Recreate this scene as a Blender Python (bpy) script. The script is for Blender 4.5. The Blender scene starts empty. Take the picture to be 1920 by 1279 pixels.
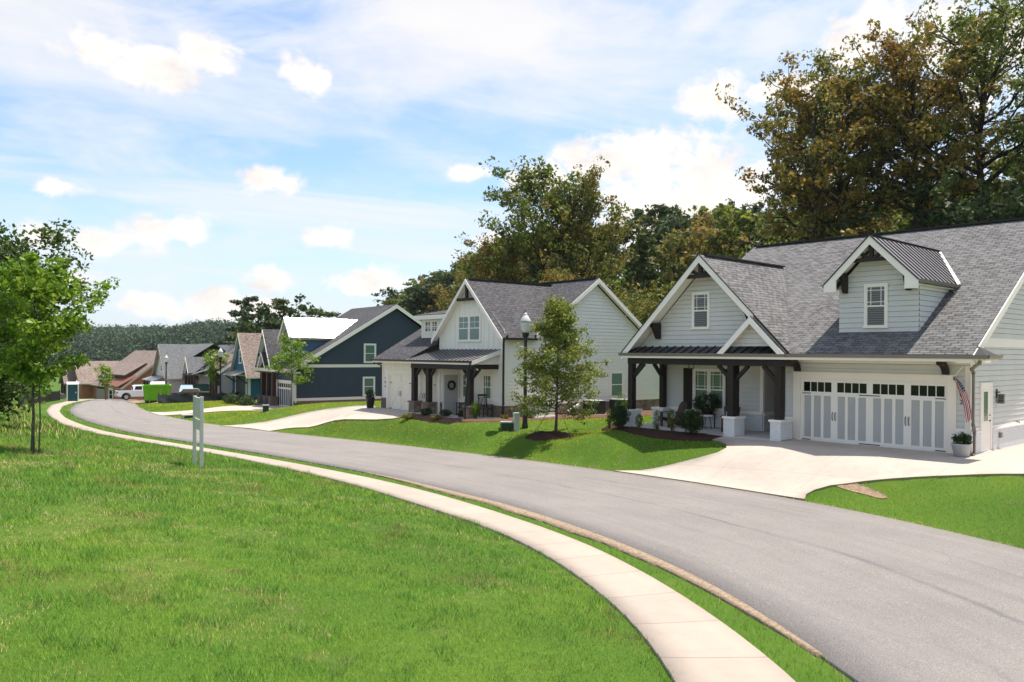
import bpy, bmesh, math, random
import numpy as np
from mathutils import Vector, Matrix, noise as mnoise
R=math.radians
SC=bpy.context.scene; COL=SC.collection
# ---------------------------------------------------------------- camera
cam=bpy.data.cameras.new('camera'); cam.sensor_width=36; cam.lens=28.125; cam.clip_start=.1; cam.clip_end=9000
cam.shift_y=.0117
camo=bpy.data.objects.new('camera',cam); COL.objects.link(camo)
camo.location=(0,0,3.0); camo.rotation_euler=(R(90),R(-0.4),0); SC.camera=camo
# ---------------------------------------------------------------- sky, sun, exposure
SUN=Vector((.302,.165,1.0)).normalized()
SUN_EL=math.asin(SUN.z); SUN_AZ=math.atan2(SUN.x,SUN.y)
SC.view_settings.view_transform='Standard'; SC.view_settings.look='None'; SC.view_settings.exposure=0.72; SC.view_settings.gamma=1
world=bpy.data.worlds.new('World'); SC.world=world; world.use_nodes=True
def build_world():
    nt=world.node_tree; nt.nodes.clear(); N=nt.nodes.new; L=nt.links.new
    out=N('ShaderNodeOutputWorld'); bg=N('ShaderNodeBackground'); bg.inputs[1].default_value=.12
    sky=N('ShaderNodeTexSky'); sky.sky_type='NISHITA'; sky.sun_disc=False; sky.sun_elevation=SUN_EL; sky.sun_rotation=SUN_AZ
    sky.air_density=1.0; sky.dust_density=1.2; sky.ozone_density=1.6
    tc=N('ShaderNodeTexCoord'); sep=N('ShaderNodeSeparateXYZ'); L(tc.outputs['Generated'],sep.inputs[0])
    def M(op,a,b=None,c=None,clamp=False):
        n=N('ShaderNodeMath'); n.operation=op; n.use_clamp=clamp
        for i,v in enumerate((a,b,c)):
            if v is None: continue
            if isinstance(v,(int,float)): n.inputs[i].default_value=v
            else: L(v,n.inputs[i])
        return n.outputs[0]
    def MR(v,a,b,c,d):
        n=N('ShaderNodeMapRange'); n.interpolation_type='SMOOTHSTEP'; L(v,n.inputs[0])
        for i,q in enumerate((a,b,c,d)): n.inputs[1+i].default_value=q
        return n.outputs[0]
    x,y,z=sep.outputs
    # direction -> cloud layer plane (perspective of a flat layer) and az/el pair
    zz=M('MAXIMUM',z,.02)
    zz2=M('ADD',zz,.10)
    cu=M('DIVIDE',x,zz2); cv=M('DIVIDE',y,zz2)
    az=M('ARCTAN2',x,y); el=M('ARCSINE',z)
    def comb(a,b,c=0.0):
        n=N('ShaderNodeCombineXYZ')
        for i,v in enumerate((a,b,c)):
            if isinstance(v,(int,float)): n.inputs[i].default_value=v
            else: L(v,n.inputs[i])
        return n.outputs[0]
    def noise(vec,scale,detail=6,rough=.55,dist=0.0):
        n=N('ShaderNodeTexNoise'); n.inputs['Scale'].default_value=scale; n.inputs['Detail'].default_value=detail
        n.inputs['Roughness'].default_value=rough; n.inputs['Distortion'].default_value=dist; L(vec,n.inputs['Vector']); return n.outputs[0]
    # thin high cloud, streaked from the left up to the right
    sx=M('ADD',M('MULTIPLY',cu,.32),M('MULTIPLY',cv,.22)); sy=M('SUBTRACT',M('MULTIPLY',cv,1.0),M('MULTIPLY',cu,.55))
    n1=noise(comb(sx,sy,3.1),1.15,9,.62,.5)
    veil=MR(n1,.40,.68,0,1)
    n3=noise(comb(az,M('MULTIPLY',el,3.2),7.7),3.2,7,.6,.4)
    veil2=MR(n3,.42,.70,0,1)
    veil=M('MULTIPLY',M('MAXIMUM',M('MULTIPLY',veil,.85),M('MULTIPLY',veil2,.8)),MR(el,.0,.12,.55,1))
    # white sheet across the top middle
    def blob(a0,e0,ra,re,soft=1.0):
        da=M('DIVIDE',M('SUBTRACT',az,a0),ra); de=M('DIVIDE',M('SUBTRACT',el,e0),re)
        return M('SUBTRACT',1.0,M('SQRT',M('ADD',M('MULTIPLY',da,da),M('MULTIPLY',de,de))))
    sheet=M('MAXIMUM',blob(-.03,.385,.40,.15),blob(-.62,.36,.36,.12))
    sheet=M('MAXIMUM',sheet,blob(.30,.50,.5,.2))
    sn=noise(comb(az,M('MULTIPLY',el,1.6),1.3),5.0,8,.6,.6)
    sheet=MR(M('ADD',sheet,M('MULTIPLY',M('SUBTRACT',sn,.5),1.5)),0.05,1.0,0,.85)
    # cumulus at fixed directions (azimuth, elevation, half width, half height)
    B=[(-.455,.352,.075,.035),(-.385,.372,.04,.03),(-.52,.375,.06,.03),(-.262,.345,.035,.03),(-.31,.215,.042,.018),(-.285,.210,.03,.016),
       (-.235,.143,.04,.016),(-.51,.135,.05,.02),(-.45,.145,.045,.028),(-.40,.15,.04,.022),(-.56,.205,.04,.016),(-.56,.09,.05,.02),
       (-.44,.055,.05,.02),(-.38,.06,.05,.024),(-.32,.05,.05,.02),(-.30,.09,.035,.018),(-.19,.088,.05,.016),(-.16,.09,.03,.02),
       (.105,.235,.065,.036),(.165,.245,.06,.04),(.05,.215,.035,.02),(.19,.185,.12,.06),(.235,.225,.07,.06),(.30,.21,.04,.04),(.16,.155,.05,.028),
       (-.02,.135,.025,.02),(.015,.215,.03,.018),(.42,.39,.05,.045),(.46,.415,.045,.045),(.53,.40,.07,.06),(.60,.39,.08,.06),(.57,.33,.05,.04),
       (.25,.32,.05,.03),(.31,.33,.03,.02),(.36,.34,.05,.03),(-.06,.225,.03,.01),(-.59,.14,.03,.02)]
    cb=None
    for b in B:
        a_=math.atan(b[0]); k_=math.cos(a_); e_=math.atan(b[1]*k_); q=blob(a_,e_,b[2]*k_*k_,b[3]*k_*math.cos(e_)**2); q=M('MAXIMUM',q,-1.5); cb=q if cb is None else M('MAXIMUM',cb,q)
    cn=noise(comb(az,M('MULTIPLY',el,1.25),0.4),26.0,8,.62,.35)
    cn2=noise(comb(az,el,5.4),9.0,4,.5,.2)
    cum=M('ADD',cb,M('ADD',M('MULTIPLY',M('SUBTRACT',cn,.5),2.3),M('MULTIPLY',M('SUBTRACT',cn2,.5),.9)))
    cum=MR(cum,-.15,.62,0,1)
    shade=noise(comb(az,M('MULTIPLY',el,1.8),9.4),16.0,5,.6,.2)
    # colours
    rgb=N('ShaderNodeMixRGB'); rgb.blend_type='MULTIPLY'; rgb.inputs[0].default_value=1; L(sky.outputs[0],rgb.inputs[1]); rgb.inputs[2].default_value=SKYTINT
    def mix(f,a,col):
        n=N('ShaderNodeMixRGB'); L(f,n.inputs[0]); L(a,n.inputs[1])
        if isinstance(col,tuple): n.inputs[2].default_value=col
        else: L(col,n.inputs[2])
        return n.outputs[0]
    hz=MR(el,-.02,.24,.80,0)
    c=mix(hz,rgb.outputs[0],HAZEC)
    c=mix(veil,c,VEILC)
    c=mix(sheet,c,SHEETC)
    cr=N('ShaderNodeValToRGB'); cr.color_ramp.elements[0].position=.32; cr.color_ramp.elements[0].color=tuple(v*.80 for v in CUMC[:3])+(1,)
    cr.color_ramp.elements[1].position=.55; cr.color_ramp.elements[1].color=(1,1,1,1)
    n=N('ShaderNodeValToRGB'); n.color_ramp.elements[0].position=.3; n.color_ramp.elements[0].color=(.80,.80,.84,1); n.color_ramp.elements[1].position=.56; n.color_ramp.elements[1].color=(1,1,1,1)
    L(shade,n.inputs[0])
    mm=N('ShaderNodeMixRGB'); mm.blend_type='MULTIPLY'; mm.inputs[0].default_value=1; mm.inputs[1].default_value=CUMC; L(n.outputs[0],mm.inputs[2])
    c=mix(cum,c,mm.outputs[0])
    L(c,bg.inputs[0]); L(bg.outputs[0],out.inputs[0])
SKYTINT=(.98,1.07,1.13,1); HAZEC=(4.15,4.7,5.25,1); VEILC=(4.7,4.85,5.1,1); SHEETC=(5.3,5.1,4.95,1); CUMC=(6.0,5.6,5.2,1)
build_world()
sl=bpy.data.lights.new('sun','SUN'); sl.energy=4.5; sl.angle=R(.53); sl.color=(1.0,.93,.84)
so=bpy.data.objects.new('sun',sl); COL.objects.link(so); so.rotation_euler=SUN.to_track_quat('Z','Y').to_euler()
# ---------------------------------------------------------------- terrain height
RL=[(4.4,-12),(4.5,-4),(4.4,2),(4.1,6),(3.8,8.8),(3.4,11.8),(2.8,14.0),(2.0,15.9),(1.4,17.4),(0.8,18.5),(-0.2,20.5),(-1.7,22.5),(-3.3,24.9),(-5.5,27.7),(-7.6,30.2),(-11.3,34.5),(-14.6,38.0),(-17.2,40.7),(-20.5,44.1),(-24.2,48.4),(-28.4,53.8),(-32.9,60.2),(-38.4,69.4),(-44.1,80.4),(-49.7,93.0),(-55,106),(-60,122),(-64,140)]
RR=[(11.6,-12),(11.6,-4),(11.5,2),(11.0,8),(10.5,12),(9.95,15.2),(9.4,17.3),(8.7,19.2),(7.9,21.3),(6.7,23.2),(5.4,25.2),(3.8,27.4),(3.0,28.5),(1.3,30.8),(-1.1,33.7),(-4.1,37.1),(-7.0,40.1),(-10.5,43.5),(-14.7,47.5),(-18.4,51.1),(-22.1,55.4),(-26.7,61.5),(-31.0,68.3),(-35.9,77.0),(-40.6,86.3),(-45.6,98.5),(-50,111),(-54,125),(-58,141)]
SL=[(0.4,-12),(0.9,-4),(1.4,2),(1.75,6),(1.85,8.7),(1.8,9.9),(1.6,11.2),(1.3,12.4),(1.0,13.6),(0.55,14.8),(0.1,16.0),(-0.8,17.7),(-2.6,20.5),(-4.1,22.9),(-6.7,26.4),(-9.8,30.2),(-12.9,33.8),(-16.0,37.0),(-20.7,41.7),(-24.9,46.4),(-28.6,51.0),(-33.8,58.6),(-39.8,68.4),(-46.4,80.6),(-52.2,94.0),(-57.6,107.4),(-62.6,123),(-66.5,140)]
SR=[(1.9,-12),(2.4,-4),(2.9,2),(3.15,6),(3.2,8.7),(3.05,10.0),(2.8,11.3),(2.45,12.5),(2.1,13.8),(1.7,15.1),(1.1,16.4),(0.3,17.9),(-1.5,21.1),(-3.1,23.5),(-5.2,26.2),(-8.1,29.7),(-11.9,33.9),(-14.9,37.1),(-19.8,42.0),(-23.6,46.2),(-27.4,51.0),(-32.4,58.0),(-38.3,67.7),(-44.8,79.9),(-50.6,93.4),(-56,106.8),(-61,122.4),(-65,139.6)]
HY=[-20,8,15,25,36,46,60,72,90,105,125,160,260]; HH=[3.5,3.55,3.7,4.0,4.4,4.7,5.0,5.35,5.9,6.5,7.7,9.5,14]
# control points for the ground on the house side
def loc2w(O,phi,u,w):
    a=math.radians(phi); return (O[0]+u*math.cos(a)+w*math.sin(a), O[1]-u*math.sin(a)+w*math.cos(a))
AO=(13.79,24.07); BO=(-7.485,46.34); CO=(-17.9,66.0)
CP=[]
for u,w in [(0,-1),(-3,0),(-6,-1),(-9,-1),(-12.5,-1),(-12.5,4),(-12,10),(-6,8),(0,4),(0,9),(4,0),(4,8),(8,4),(9,-3),(0,14),(5,14),(-12,16),(3,-3)]: CP.append(loc2w(AO,47.8,u,w)+(0.,))
for u,w in [(0,0),(3,0),(5,-1),(8,-.8),(9.7,1),(9.7,4),(9.7,8),(11,12),(0,6),(4,10),(-2,2),(-2,10)]: CP.append(loc2w(BO,50.9,u,w)+(-.27,))
for u,w in [(0,0),(0,4),(0,9),(-5,0),(-8,-1),(-8,6),(-3,12),(1,13)]: CP.append(loc2w(CO,54.8,u,w)+(-1.72,))
CP+=[(-31,85,-2.3),(-27,92,-2.3),(-38,103,-3.2),(-30,110,-3.2),(-45,125,-4.7),(-36,128,-4.6),(-62,150,-6),(-30,150,-5),(0,110,-1.5),(20,80,1),(-15,110,-2.5),(14,60,0),(0,62,-.2),(30,40,.5),(40,20,.5),(25,5,-.2),(16,12,-.3),(18,0,-.4),(30,-10,-.4)]
CP=np.array(CP)
PADS=[(AO,47.8,-12.7,5,-1.2,14,-.015,4.5),(BO,50.9,-.3,10.5,-.6,15,-.27,4.0),(CO,54.8,-8.5,.3,-1.2,17,-1.72,4.0),((1.88,34.0),0,-.7,.7,-.7,.7,-.50,2.2)]
def segdist(P,C):
    """min distance of points P(n,2) to polyline C"""
    C=np.asarray(C,float); best=np.full(len(P),1e9)
    for a,b in zip(C[:-1],C[1:]):
        ab=b-a; t=np.clip(((P-a)@ab)/(ab@ab),0,1); q=a+t[:,None]*ab
        best=np.minimum(best,np.hypot(P[:,0]-q[:,0],P[:,1]-q[:,1]))
    return best
def xat(C,y):
    C=np.asarray(C,float); return np.interp(y,C[:,1],C[:,0])
def sm(t): t=np.clip(t,0,1); return t*t*(3-2*t)
def zroad(y): return 3.0-np.interp(y,HY,HH)
def hillz(x,y):
    s=.95*x+.31*y
    h=.33*np.maximum(0,s-34)
    h=np.where(h>0,34*(1-np.exp(-h/34)),0)
    f=24*(1-np.exp(-np.maximum(0,s-27)/24))*sm((y-95)/60)
    return np.maximum(h,f)
def height(x,y):
    x=np.atleast_1d(np.asarray(x,float)); y=np.atleast_1d(np.asarray(y,float)); P=np.stack([x,y],1)
    dR=np.where(x>xat(RR,y),segdist(P,RR),0); dL=np.where(x<xat(SL,y),segdist(P,SL),0)
    z0=zroad(y)
    num=np.zeros(len(x)); den=np.zeros(len(x))
    for cx,cy,cz in CP:
        w=1/((x-cx)**2+(y-cy)**2+.6)**1.6; num+=w*cz; den+=w
    F=num/den
    near=sm((170-np.hypot(x,y))/60)
    t=.6*sm(dR/5.5)+.4*np.clip(dR/5.5,0,1)
    z=z0*(1-t)+F*t
    for O,phi,u0,u1,w0,w1,pz,fall in PADS:
        a=math.radians(phi); dx=x-O[0]; dy=y-O[1]
        u=dx*math.cos(a)-dy*math.sin(a); w=dx*math.sin(a)+dy*math.cos(a)
        d=np.hypot(np.maximum(np.maximum(u0-u,u-u1),0),np.maximum(np.maximum(w0-w,w-w1),0))
        k=sm(1-d/fall)*np.where(dR>0,1,0)*sm(dR/1.6); z=z*(1-k)+pz*k
    sl=np.interp(y,[0,35,60,90],[.13,.13,.035,.0])
    z=z+np.where(dL>0,sl*20*(1-np.exp(-dL/20)),0)
    z=z+hillz(x,y)
    far=-12.0+hillz(x,y)
    r=np.hypot(x,y)
    k=sm((r-250)/150)*1.0
    z=z*(1-k)+(far)*k
    return z
# ---------------------------------------------------------------- helpers
Z3=Vector((0,0,1))
def tagd(o,label=None,cat=None,group=None,kind=None):
    if label: o['label']=label
    if cat: o['category']=cat
    if group: o['group']=group
    if kind: o['kind']=kind
    return o
def empty(name,loc,rz=0,label=None,cat=None,group=None):
    o=bpy.data.objects.new(name,None); COL.objects.link(o); o.location=loc; o.rotation_euler=(0,0,rz); o.empty_display_size=.3
    return tagd(o,label,cat,group)
class MB:
    def __init__(s): s.v=[]; s.f=[]; s.uv=[]; s.mi=[]; s.cur=0
    def add(s,pts,faces,uvs=None):
        b=len(s.v); s.v+= [tuple(p) for p in pts]
        for i,f in enumerate(faces):
            s.f.append(tuple(b+k for k in f)); s.mi.append(s.cur)
            s.uv.append(uvs[i] if uvs else None)
    def quad(s,*p,uv=None): s.add(p,[tuple(range(len(p)))],[uv] if uv else None)
    def box(s,x0,x1,y0,y1,z0,z1):
        p=[(x0,y0,z0),(x1,y0,z0),(x1,y1,z0),(x0,y1,z0),(x0,y0,z1),(x1,y0,z1),(x1,y1,z1),(x0,y1,z1)]
        s.add(p,[(0,3,2,1),(4,5,6,7),(0,1,5,4),(1,2,6,5),(2,3,7,6),(3,0,4,7)])
    def bar(s,p0,p1,w,h=None,up=Z3):
        p0=Vector(p0);p1=Vector(p1); d=(p1-p0).normalized(); up=Vector(up)
        if abs(d.dot(up))>.98: up=Vector((1,0,0))
        a=d.cross(up).normalized(); b=a.cross(d).normalized(); h=h or w
        pts=[]
        for p in (p0,p1):
            for sa,sb in ((-1,-1),(1,-1),(1,1),(-1,1)): pts.append(p+a*sa*w/2+b*sb*h/2)
        s.add(pts,[(0,1,2,3),(7,6,5,4),(0,4,5,1),(1,5,6,2),(2,6,7,3),(3,7,4,0)])
    def plank(s,p0,p1,n,t,h):
        """board whose top outer edge runs p0->p1; thickness t along n (inwards), height h straight down"""
        p0=Vector(p0);p1=Vector(p1);n=Vector(n)*t; z=Vector((0,0,-h))
        pts=[p0,p1,p1+z,p0+z,p0+n,p1+n,p1+n+z,p0+n+z]
        s.add(pts,[(0,1,2,3),(7,6,5,4),(0,4,5,1),(1,5,6,2),(2,6,7,3),(3,7,4,0)])
    def slab(s,pts,t,uvs=True):
        """top polygon pts extruded down by t; uv in metres along eave / slope"""
        P=[Vector(p) for p in pts]; n=(P[1]-P[0]).cross(P[2]-P[0]).normalized()
        if n.z<0: P.reverse(); n=-n
        e=Vector((-n.y,n.x,0))
        e=e.normalized() if e.length>1e-4 else Vector((1,0,0)); u=n.cross(e)
        uv=[(p.dot(e),p.dot(u)) for p in P]; k=len(P)
        Q=[p-Vector((0,0,t)) for p in P]
        s.add(P,[tuple(range(k))],[uv]); s.add(Q,[tuple(reversed(range(k)))])
        for i in range(k):
            j=(i+1)%k; s.add([P[i],Q[i],Q[j],P[j]],[(0,1,2,3)])
    def tube(s,path,rad,seg=8,cap=True):
        path=[Vector(p) for p in path]; 
        if isinstance(rad,(int,float)): rad=[rad]*len(path)
        pts=[]; ref=None
        for i,p in enumerate(path):
            d=(path[min(i+1,len(path)-1)]-path[max(i-1,0)]).normalized()
            if ref is None: ref=Vector((1,0,0)) if abs(d.x)<.9 else Vector((0,1,0))
            a=(ref-d*ref.dot(d)).normalized(); b=d.cross(a); ref=a
            for k in range(seg):
                t=2*math.pi*k/seg; pts.append(p+a*math.cos(t)*rad[i]+b*math.sin(t)*rad[i])
        F=[]
        for i in range(len(path)-1):
            for k in range(seg):
                k2=(k+1)%seg; F.append((i*seg+k,i*seg+k2,(i+1)*seg+k2,(i+1)*seg+k))
        if cap: F.append(tuple(reversed(range(seg)))); F.append(tuple((len(path)-1)*seg+k for k in range(seg)))
        s.add(pts,F)
    def lathe(s,prof,c=(0,0,0),seg=20):
        pts=[]; 
        for r,z in prof:
            for k in range(seg):
                t=2*math.pi*k/seg; pts.append((c[0]+r*math.cos(t),c[1]+r*math.sin(t),c[2]+z))
        F=[]
        for i in range(len(prof)-1):
            for k in range(seg):
                k2=(k+1)%seg; F.append((i*seg+k,i*seg+k2,(i+1)*seg+k2,(i+1)*seg+k))
        F.append(tuple(reversed(range(seg)))); F.append(tuple((len(prof)-1)*seg+k for k in range(seg)))
        s.add(pts,F)
    def prism(s,prof,axis,a,b):
        """closed 2d profile extruded along axis from a to b. axis 0: prof=(y,z); 1: prof=(x,z); 2: prof=(x,y)"""
        k=len(prof)
        def P(q,t): return {0:(t,q[0],q[1]),1:(q[0],t,q[1]),2:(q[0],q[1],t)}[axis]
        pts=[P(q,a) for q in prof]+[P(q,b) for q in prof]
        F=[tuple(range(k)),tuple(reversed(range(k,2*k)))]+[(i,i+k,(i+1)%k+k,(i+1)%k) for i in range(k)]
        s.add(pts,F)
    # plane-relative
    def pbox(s,pl,s0,s1,z0,z1,d0,d1):
        O,ex,n=pl; pts=[]
        for d in (d0,d1):
            for a,z in ((s0,z0),(s1,z0),(s1,z1),(s0,z1)): pts.append(O+ex*a+Z3*z+n*d)
        s.add(pts,[(0,3,2,1),(4,5,6,7),(0,1,5,4),(1,2,6,5),(2,3,7,6),(3,0,4,7)])
    def ppoly(s,pl,poly,d=0.0):
        O,ex,n=pl; s.add([O+ex*a+Z3*z+n*d for a,z in poly],[tuple(range(len(poly)))],[[(a,z) for a,z in poly]])
    def siding(s,pl,poly,h=.17,lap=.018,gap=.010):
        O,ex,n=pl; zmin=min(z for _,z in poly); zmax=max(z for _,z in poly)
        k=math.floor(zmin/h); z=k*h
        while z<zmax:
            lo_=max(z,zmin); g=gap if z>=zmin-1e-6 else 0
            q=clipz(clipz(poly,lo_+g,1),min(z+h,zmax),-1)
            if len(q)>=3:
                s.add([O+ex*a+Z3*c+n*(lap*(1-(c-z)/h)) for a,c in q],[tuple(range(len(q)))],[[(a,c) for a,c in q]])
                lo=[a for a,c in q if abs(c-lo_-g)<1e-5]
                if len(lo)>=2 and g:
                    a0,a1=min(lo),max(lo); s.add([O+ex*a0+Z3*(z+g)+n*lap,O+ex*a1+Z3*(z+g)+n*lap,O+ex*a1+Z3*(z+g)-n*.035,O+ex*a0+Z3*(z+g)-n*.035,O+ex*a1+Z3*z-n*.035,O+ex*a0+Z3*z-n*.035,O+ex*a1+Z3*z,O+ex*a0+Z3*z],[(0,1,2,3),(3,2,4,5),(5,4,6,7)])
            z+=h
    def batten(s,pl,poly,step=.4,bw=.05,bt=.02):
        s.ppoly(pl,poly); a0=min(a for a,_ in poly); a1=max(a for a,_ in poly); a=a0+step*.5
        while a<a1:
            zs=[]
            for i in range(len(poly)):
                (x0,z0),(x1,z1)=poly[i],poly[(i+1)%len(poly)]
                if (x0-a)*(x1-a)<0: zs.append(z0+(z1-z0)*(a-x0)/(x1-x0))
            if len(zs)>=2: s.pbox(pl,a-bw/2,a+bw/2,min(zs),max(zs),0,bt)
            a+=step
    def build(s,name,mats,parent=None,smooth=False,bevel=0,**kw):
        me=bpy.data.meshes.new(name); me.from_pydata(s.v,[],s.f)
        ul=me.uv_layers.new(name='UVMap')
        ms=mats if isinstance(mats,(list,tuple)) else [mats]
        for m in ms: me.materials.append(m)
        me.polygons.foreach_set('material_index',s.mi)
        uvs=np.zeros(len(me.loops)*2,dtype=np.float32); i=0
        for f,u in zip(s.f,s.uv):
            if u:
                for k in range(len(f)): uvs[(i+k)*2]=u[k][0]; uvs[(i+k)*2+1]=u[k][1]
            i+=len(f)
        ul.data.foreach_set('uv',uvs)
        if smooth: me.polygons.foreach_set('use_smooth',[True]*len(me.polygons))
        me.update()
        o=bpy.data.objects.new(name,me); COL.objects.link(o)
        if parent: o.parent=parent
        if bevel:
            b=o.modifiers.new('bevel','BEVEL'); b.width=bevel; b.segments=2; b.limit_method='ANGLE'
        return tagd(o,**kw)
def clipz(poly,z0,sgn):
    out=[]; n=len(poly)
    for i in range(n):
        (a0,c0),(a1,c1)=poly[i],poly[(i+1)%n]; i0=(c0-z0)*sgn>=-1e-9; i1=(c1-z0)*sgn>=-1e-9
        if i0: out.append((a0,c0))
        if i0!=i1:
            t=(z0-c0)/(c1-c0); out.append((a0+(a1-a0)*t,z0))
    return out
def PF(w,sgn=-1): return (Vector((0,w,0)),Vector((1,0,0)),Vector((0,sgn,0)))     # front wall plane (faces the street)
def PR(u,sgn=1): return (Vector((u,0,0)),Vector((0,1,0)),Vector((sgn,0,0)))      # side wall plane
def copy_tree(o,parent=None):
    c=o.copy(); COL.objects.link(c); c.parent=parent
    for k in ('label','group'):
        pass
    for ch in list(o.children): copy_tree(ch,c)
    return c
def text_mesh(name,txt,size,mat,parent,loc,rot,ext=.006):
    cu=bpy.data.curves.new(name,'FONT'); cu.body=txt; cu.size=size; cu.extrude=ext; cu.align_x='CENTER'
    t=bpy.data.objects.new('tmp_text',cu); COL.objects.link(t); bpy.context.view_layer.update()
    me=bpy.data.meshes.new_from_object(t.evaluated_get(bpy.context.evaluated_depsgraph_get())); bpy.data.objects.remove(t)
    me.name=name; me.materials.clear(); me.materials.append(mat)
    o=bpy.data.objects.new(name,me); COL.objects.link(o); o.parent=parent; o.location=loc; o.rotation_euler=rot
    return o
def npmesh(name,co,faces,mats,parent=None,mi=None,uv=None,smooth=False,nv=3,**kw):
    """fast mesh: co (N,3), faces (M,nv)"""
    me=bpy.data.meshes.new(name); n=len(co); m=len(faces)
    me.vertices.add(n); me.vertices.foreach_set('co',np.asarray(co,np.float32).ravel())
    me.loops.add(m*nv); me.loops.foreach_set('vertex_index',np.asarray(faces,np.int32).ravel())
    me.polygons.add(m); me.polygons.foreach_set('loop_start',np.arange(0,m*nv,nv,dtype=np.int32)); 
    try: me.polygons.foreach_set('loop_total',np.full(m,nv,dtype=np.int32))
    except Exception: pass
    if mi is not None: me.polygons.foreach_set('material_index',np.asarray(mi,np.int32))
    if uv is not None:
        l=me.uv_layers.new(name='UVMap'); l.data.foreach_set('uv',np.asarray(uv,np.float32).ravel())
    ms=mats if isinstance(mats,(list,tuple)) else [mats]
    for q in ms: me.materials.append(q)
    if smooth: me.polygons.foreach_set('use_smooth',np.ones(m,bool))
    me.update(calc_edges=True)
    o=bpy.data.objects.new(name,me); COL.objects.link(o)
    if parent: o.parent=parent
    return tagd(o,**kw)
# ---------------------------------------------------------------- materials
class NT:
    def __init__(s,name,rough=.7,spec=.3,metal=0.0):
        s.m=bpy.data.materials.new(name); s.m.use_nodes=True; s.t=s.m.node_tree; s.t.nodes.clear()
        s.out=s.N('ShaderNodeOutputMaterial'); s.b=s.N('ShaderNodeBsdfPrincipled'); s.L(s.b.outputs[0],s.out.inputs[0])
        s.b.inputs['Roughness'].default_value=rough; s.b.inputs['Specular IOR Level'].default_value=spec; s.b.inputs['Metallic'].default_value=metal
        s.tc=None
    def N(s,t): return s.t.nodes.new(t)
    def L(s,a,b): s.t.links.new(a,b)
    def co(s,kind='Object',scale=None):
        if s.tc is None: s.tc=s.N('ShaderNodeTexCoord')
        o=s.tc.outputs[kind]
        if scale is None: return o
        m=s.N('ShaderNodeMapping'); m.inputs['Scale'].default_value=scale; s.L(o,m.inputs[0]); return m.outputs[0]
    def noise(s,vec,scale,detail=4,rough=.55,dist=0):
        n=s.N('ShaderNodeTexNoise'); n.inputs['Scale'].default_value=scale; n.inputs['Detail'].default_value=detail; n.inputs['Roughness'].default_value=rough; n.inputs['Distortion'].default_value=dist
        s.L(vec,n.inputs['Vector']); return n.outputs[0]
    def ramp(s,v,stops,interp='LINEAR'):
        n=s.N('ShaderNodeValToRGB'); n.color_ramp.interpolation=interp; e=n.color_ramp.elements
        while len(e)<len(stops): e.new(.5)
        for q,(p,c) in zip(e,stops): q.position=p; q.color=tuple(c)+(1,) if len(c)==3 else c
        s.L(v,n.inputs[0]); return n.outputs[0]
    def mix(s,f,a,b,mode='MIX'):
        n=s.N('ShaderNodeMixRGB'); n.blend_type=mode
        for i,v in ((0,f),(1,a),(2,b)):
            if isinstance(v,(int,float)): n.inputs[i].default_value=v
            elif isinstance(v,tuple): n.inputs[i].default_value=v+(1,) if len(v)==3 else v
            else: s.L(v,n.inputs[i])
        return n.outputs[0]
    def math(s,op,a,b=0.0,clamp=False):
        n=s.N('ShaderNodeMath'); n.operation=op; n.use_clamp=clamp
        for i,v in enumerate((a,b)):
            if isinstance(v,(int,float)): n.inputs[i].default_value=v
            else: s.L(v,n.inputs[i])
        return n.outputs[0]
    def mr(s,v,a,b,c,d):
        n=s.N('ShaderNodeMapRange'); s.L(v,n.inputs[0])
        for i,q in enumerate((a,b,c,d)): n.inputs[1+i].default_value=q
        return n.outputs[0]
    def color(s,c): 
        if isinstance(c,tuple): s.b.inputs['Base Color'].default_value=c+(1,) if len(c)==3 else c
        else: s.L(c,s.b.inputs['Base Color'])
        return s
    def bump(s,h,strength=.4,dist=.02):
        n=s.N('ShaderNodeBump'); n.inputs['Strength'].default_value=strength; n.inputs['Distance'].default_value=dist; s.L(h,n.inputs['Height']); s.L(n.outputs[0],s.b.inputs['Normal']); return s
def sc(c,k): return tuple(min(1,v*k) for v in c)
def paint(name,c,rough=.6,var=.07,spec=.3,metal=0,scale=1.3,bump=0):
    n=NT(name,rough,spec,metal); v=n.noise(n.co(),scale,5,.6); f=n.noise(n.co(),scale*22,3,.6)
    a=n.ramp(v,[(.3,sc(c,1-var)),(.7,sc(c,1+var))]); n.color(n.mix(.35,a,n.ramp(f,[(.3,sc(c,1-var)),(.7,sc(c,1+var))])))
    if bump: n.bump(f,bump,.01)
    return n.m
def shingle(name,a,b,c,mortar_or_shadow):
    n=NT(name,.85,.2); uv=n.co('UV'); 
    br=n.N('ShaderNodeTexBrick'); br.offset=.5; br.inputs['Scale'].default_value=1; br.inputs['Brick Width'].default_value=.30; br.inputs['Row Height'].default_value=.145
    br.inputs['Mortar Size'].default_value=.022; br.inputs['Mortar Smooth'].default_value=.5; br.inputs['Bias'].default_value=0
    br.inputs['Color1'].default_value=a+(1,); br.inputs['Color2'].default_value=b+(1,); br.inputs['Mortar'].default_value=mortar_or_shadow+(1,); n.L(uv,br.inputs['Vector'])  # dark lines between courses paint in the row shadows
    v=n.noise(n.co('UV',(3.3,6.9,1)),1.0,1,.5); w=n.noise(uv,.35,3,.5); g=n.noise(uv,60,2,.6)
    x=n.mix(n.mr(v,.48,.62,0,.5),br.outputs[0],c); x=n.mix(n.mr(g,.3,.7,0,.3),x,sc(b,.6)); x=n.mix(n.mr(w,.35,.7,0,.28),x,sc(a,1.15))
    n.color(x); n.bump(br.outputs['Fac'],.6,-.012); return n.m
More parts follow.
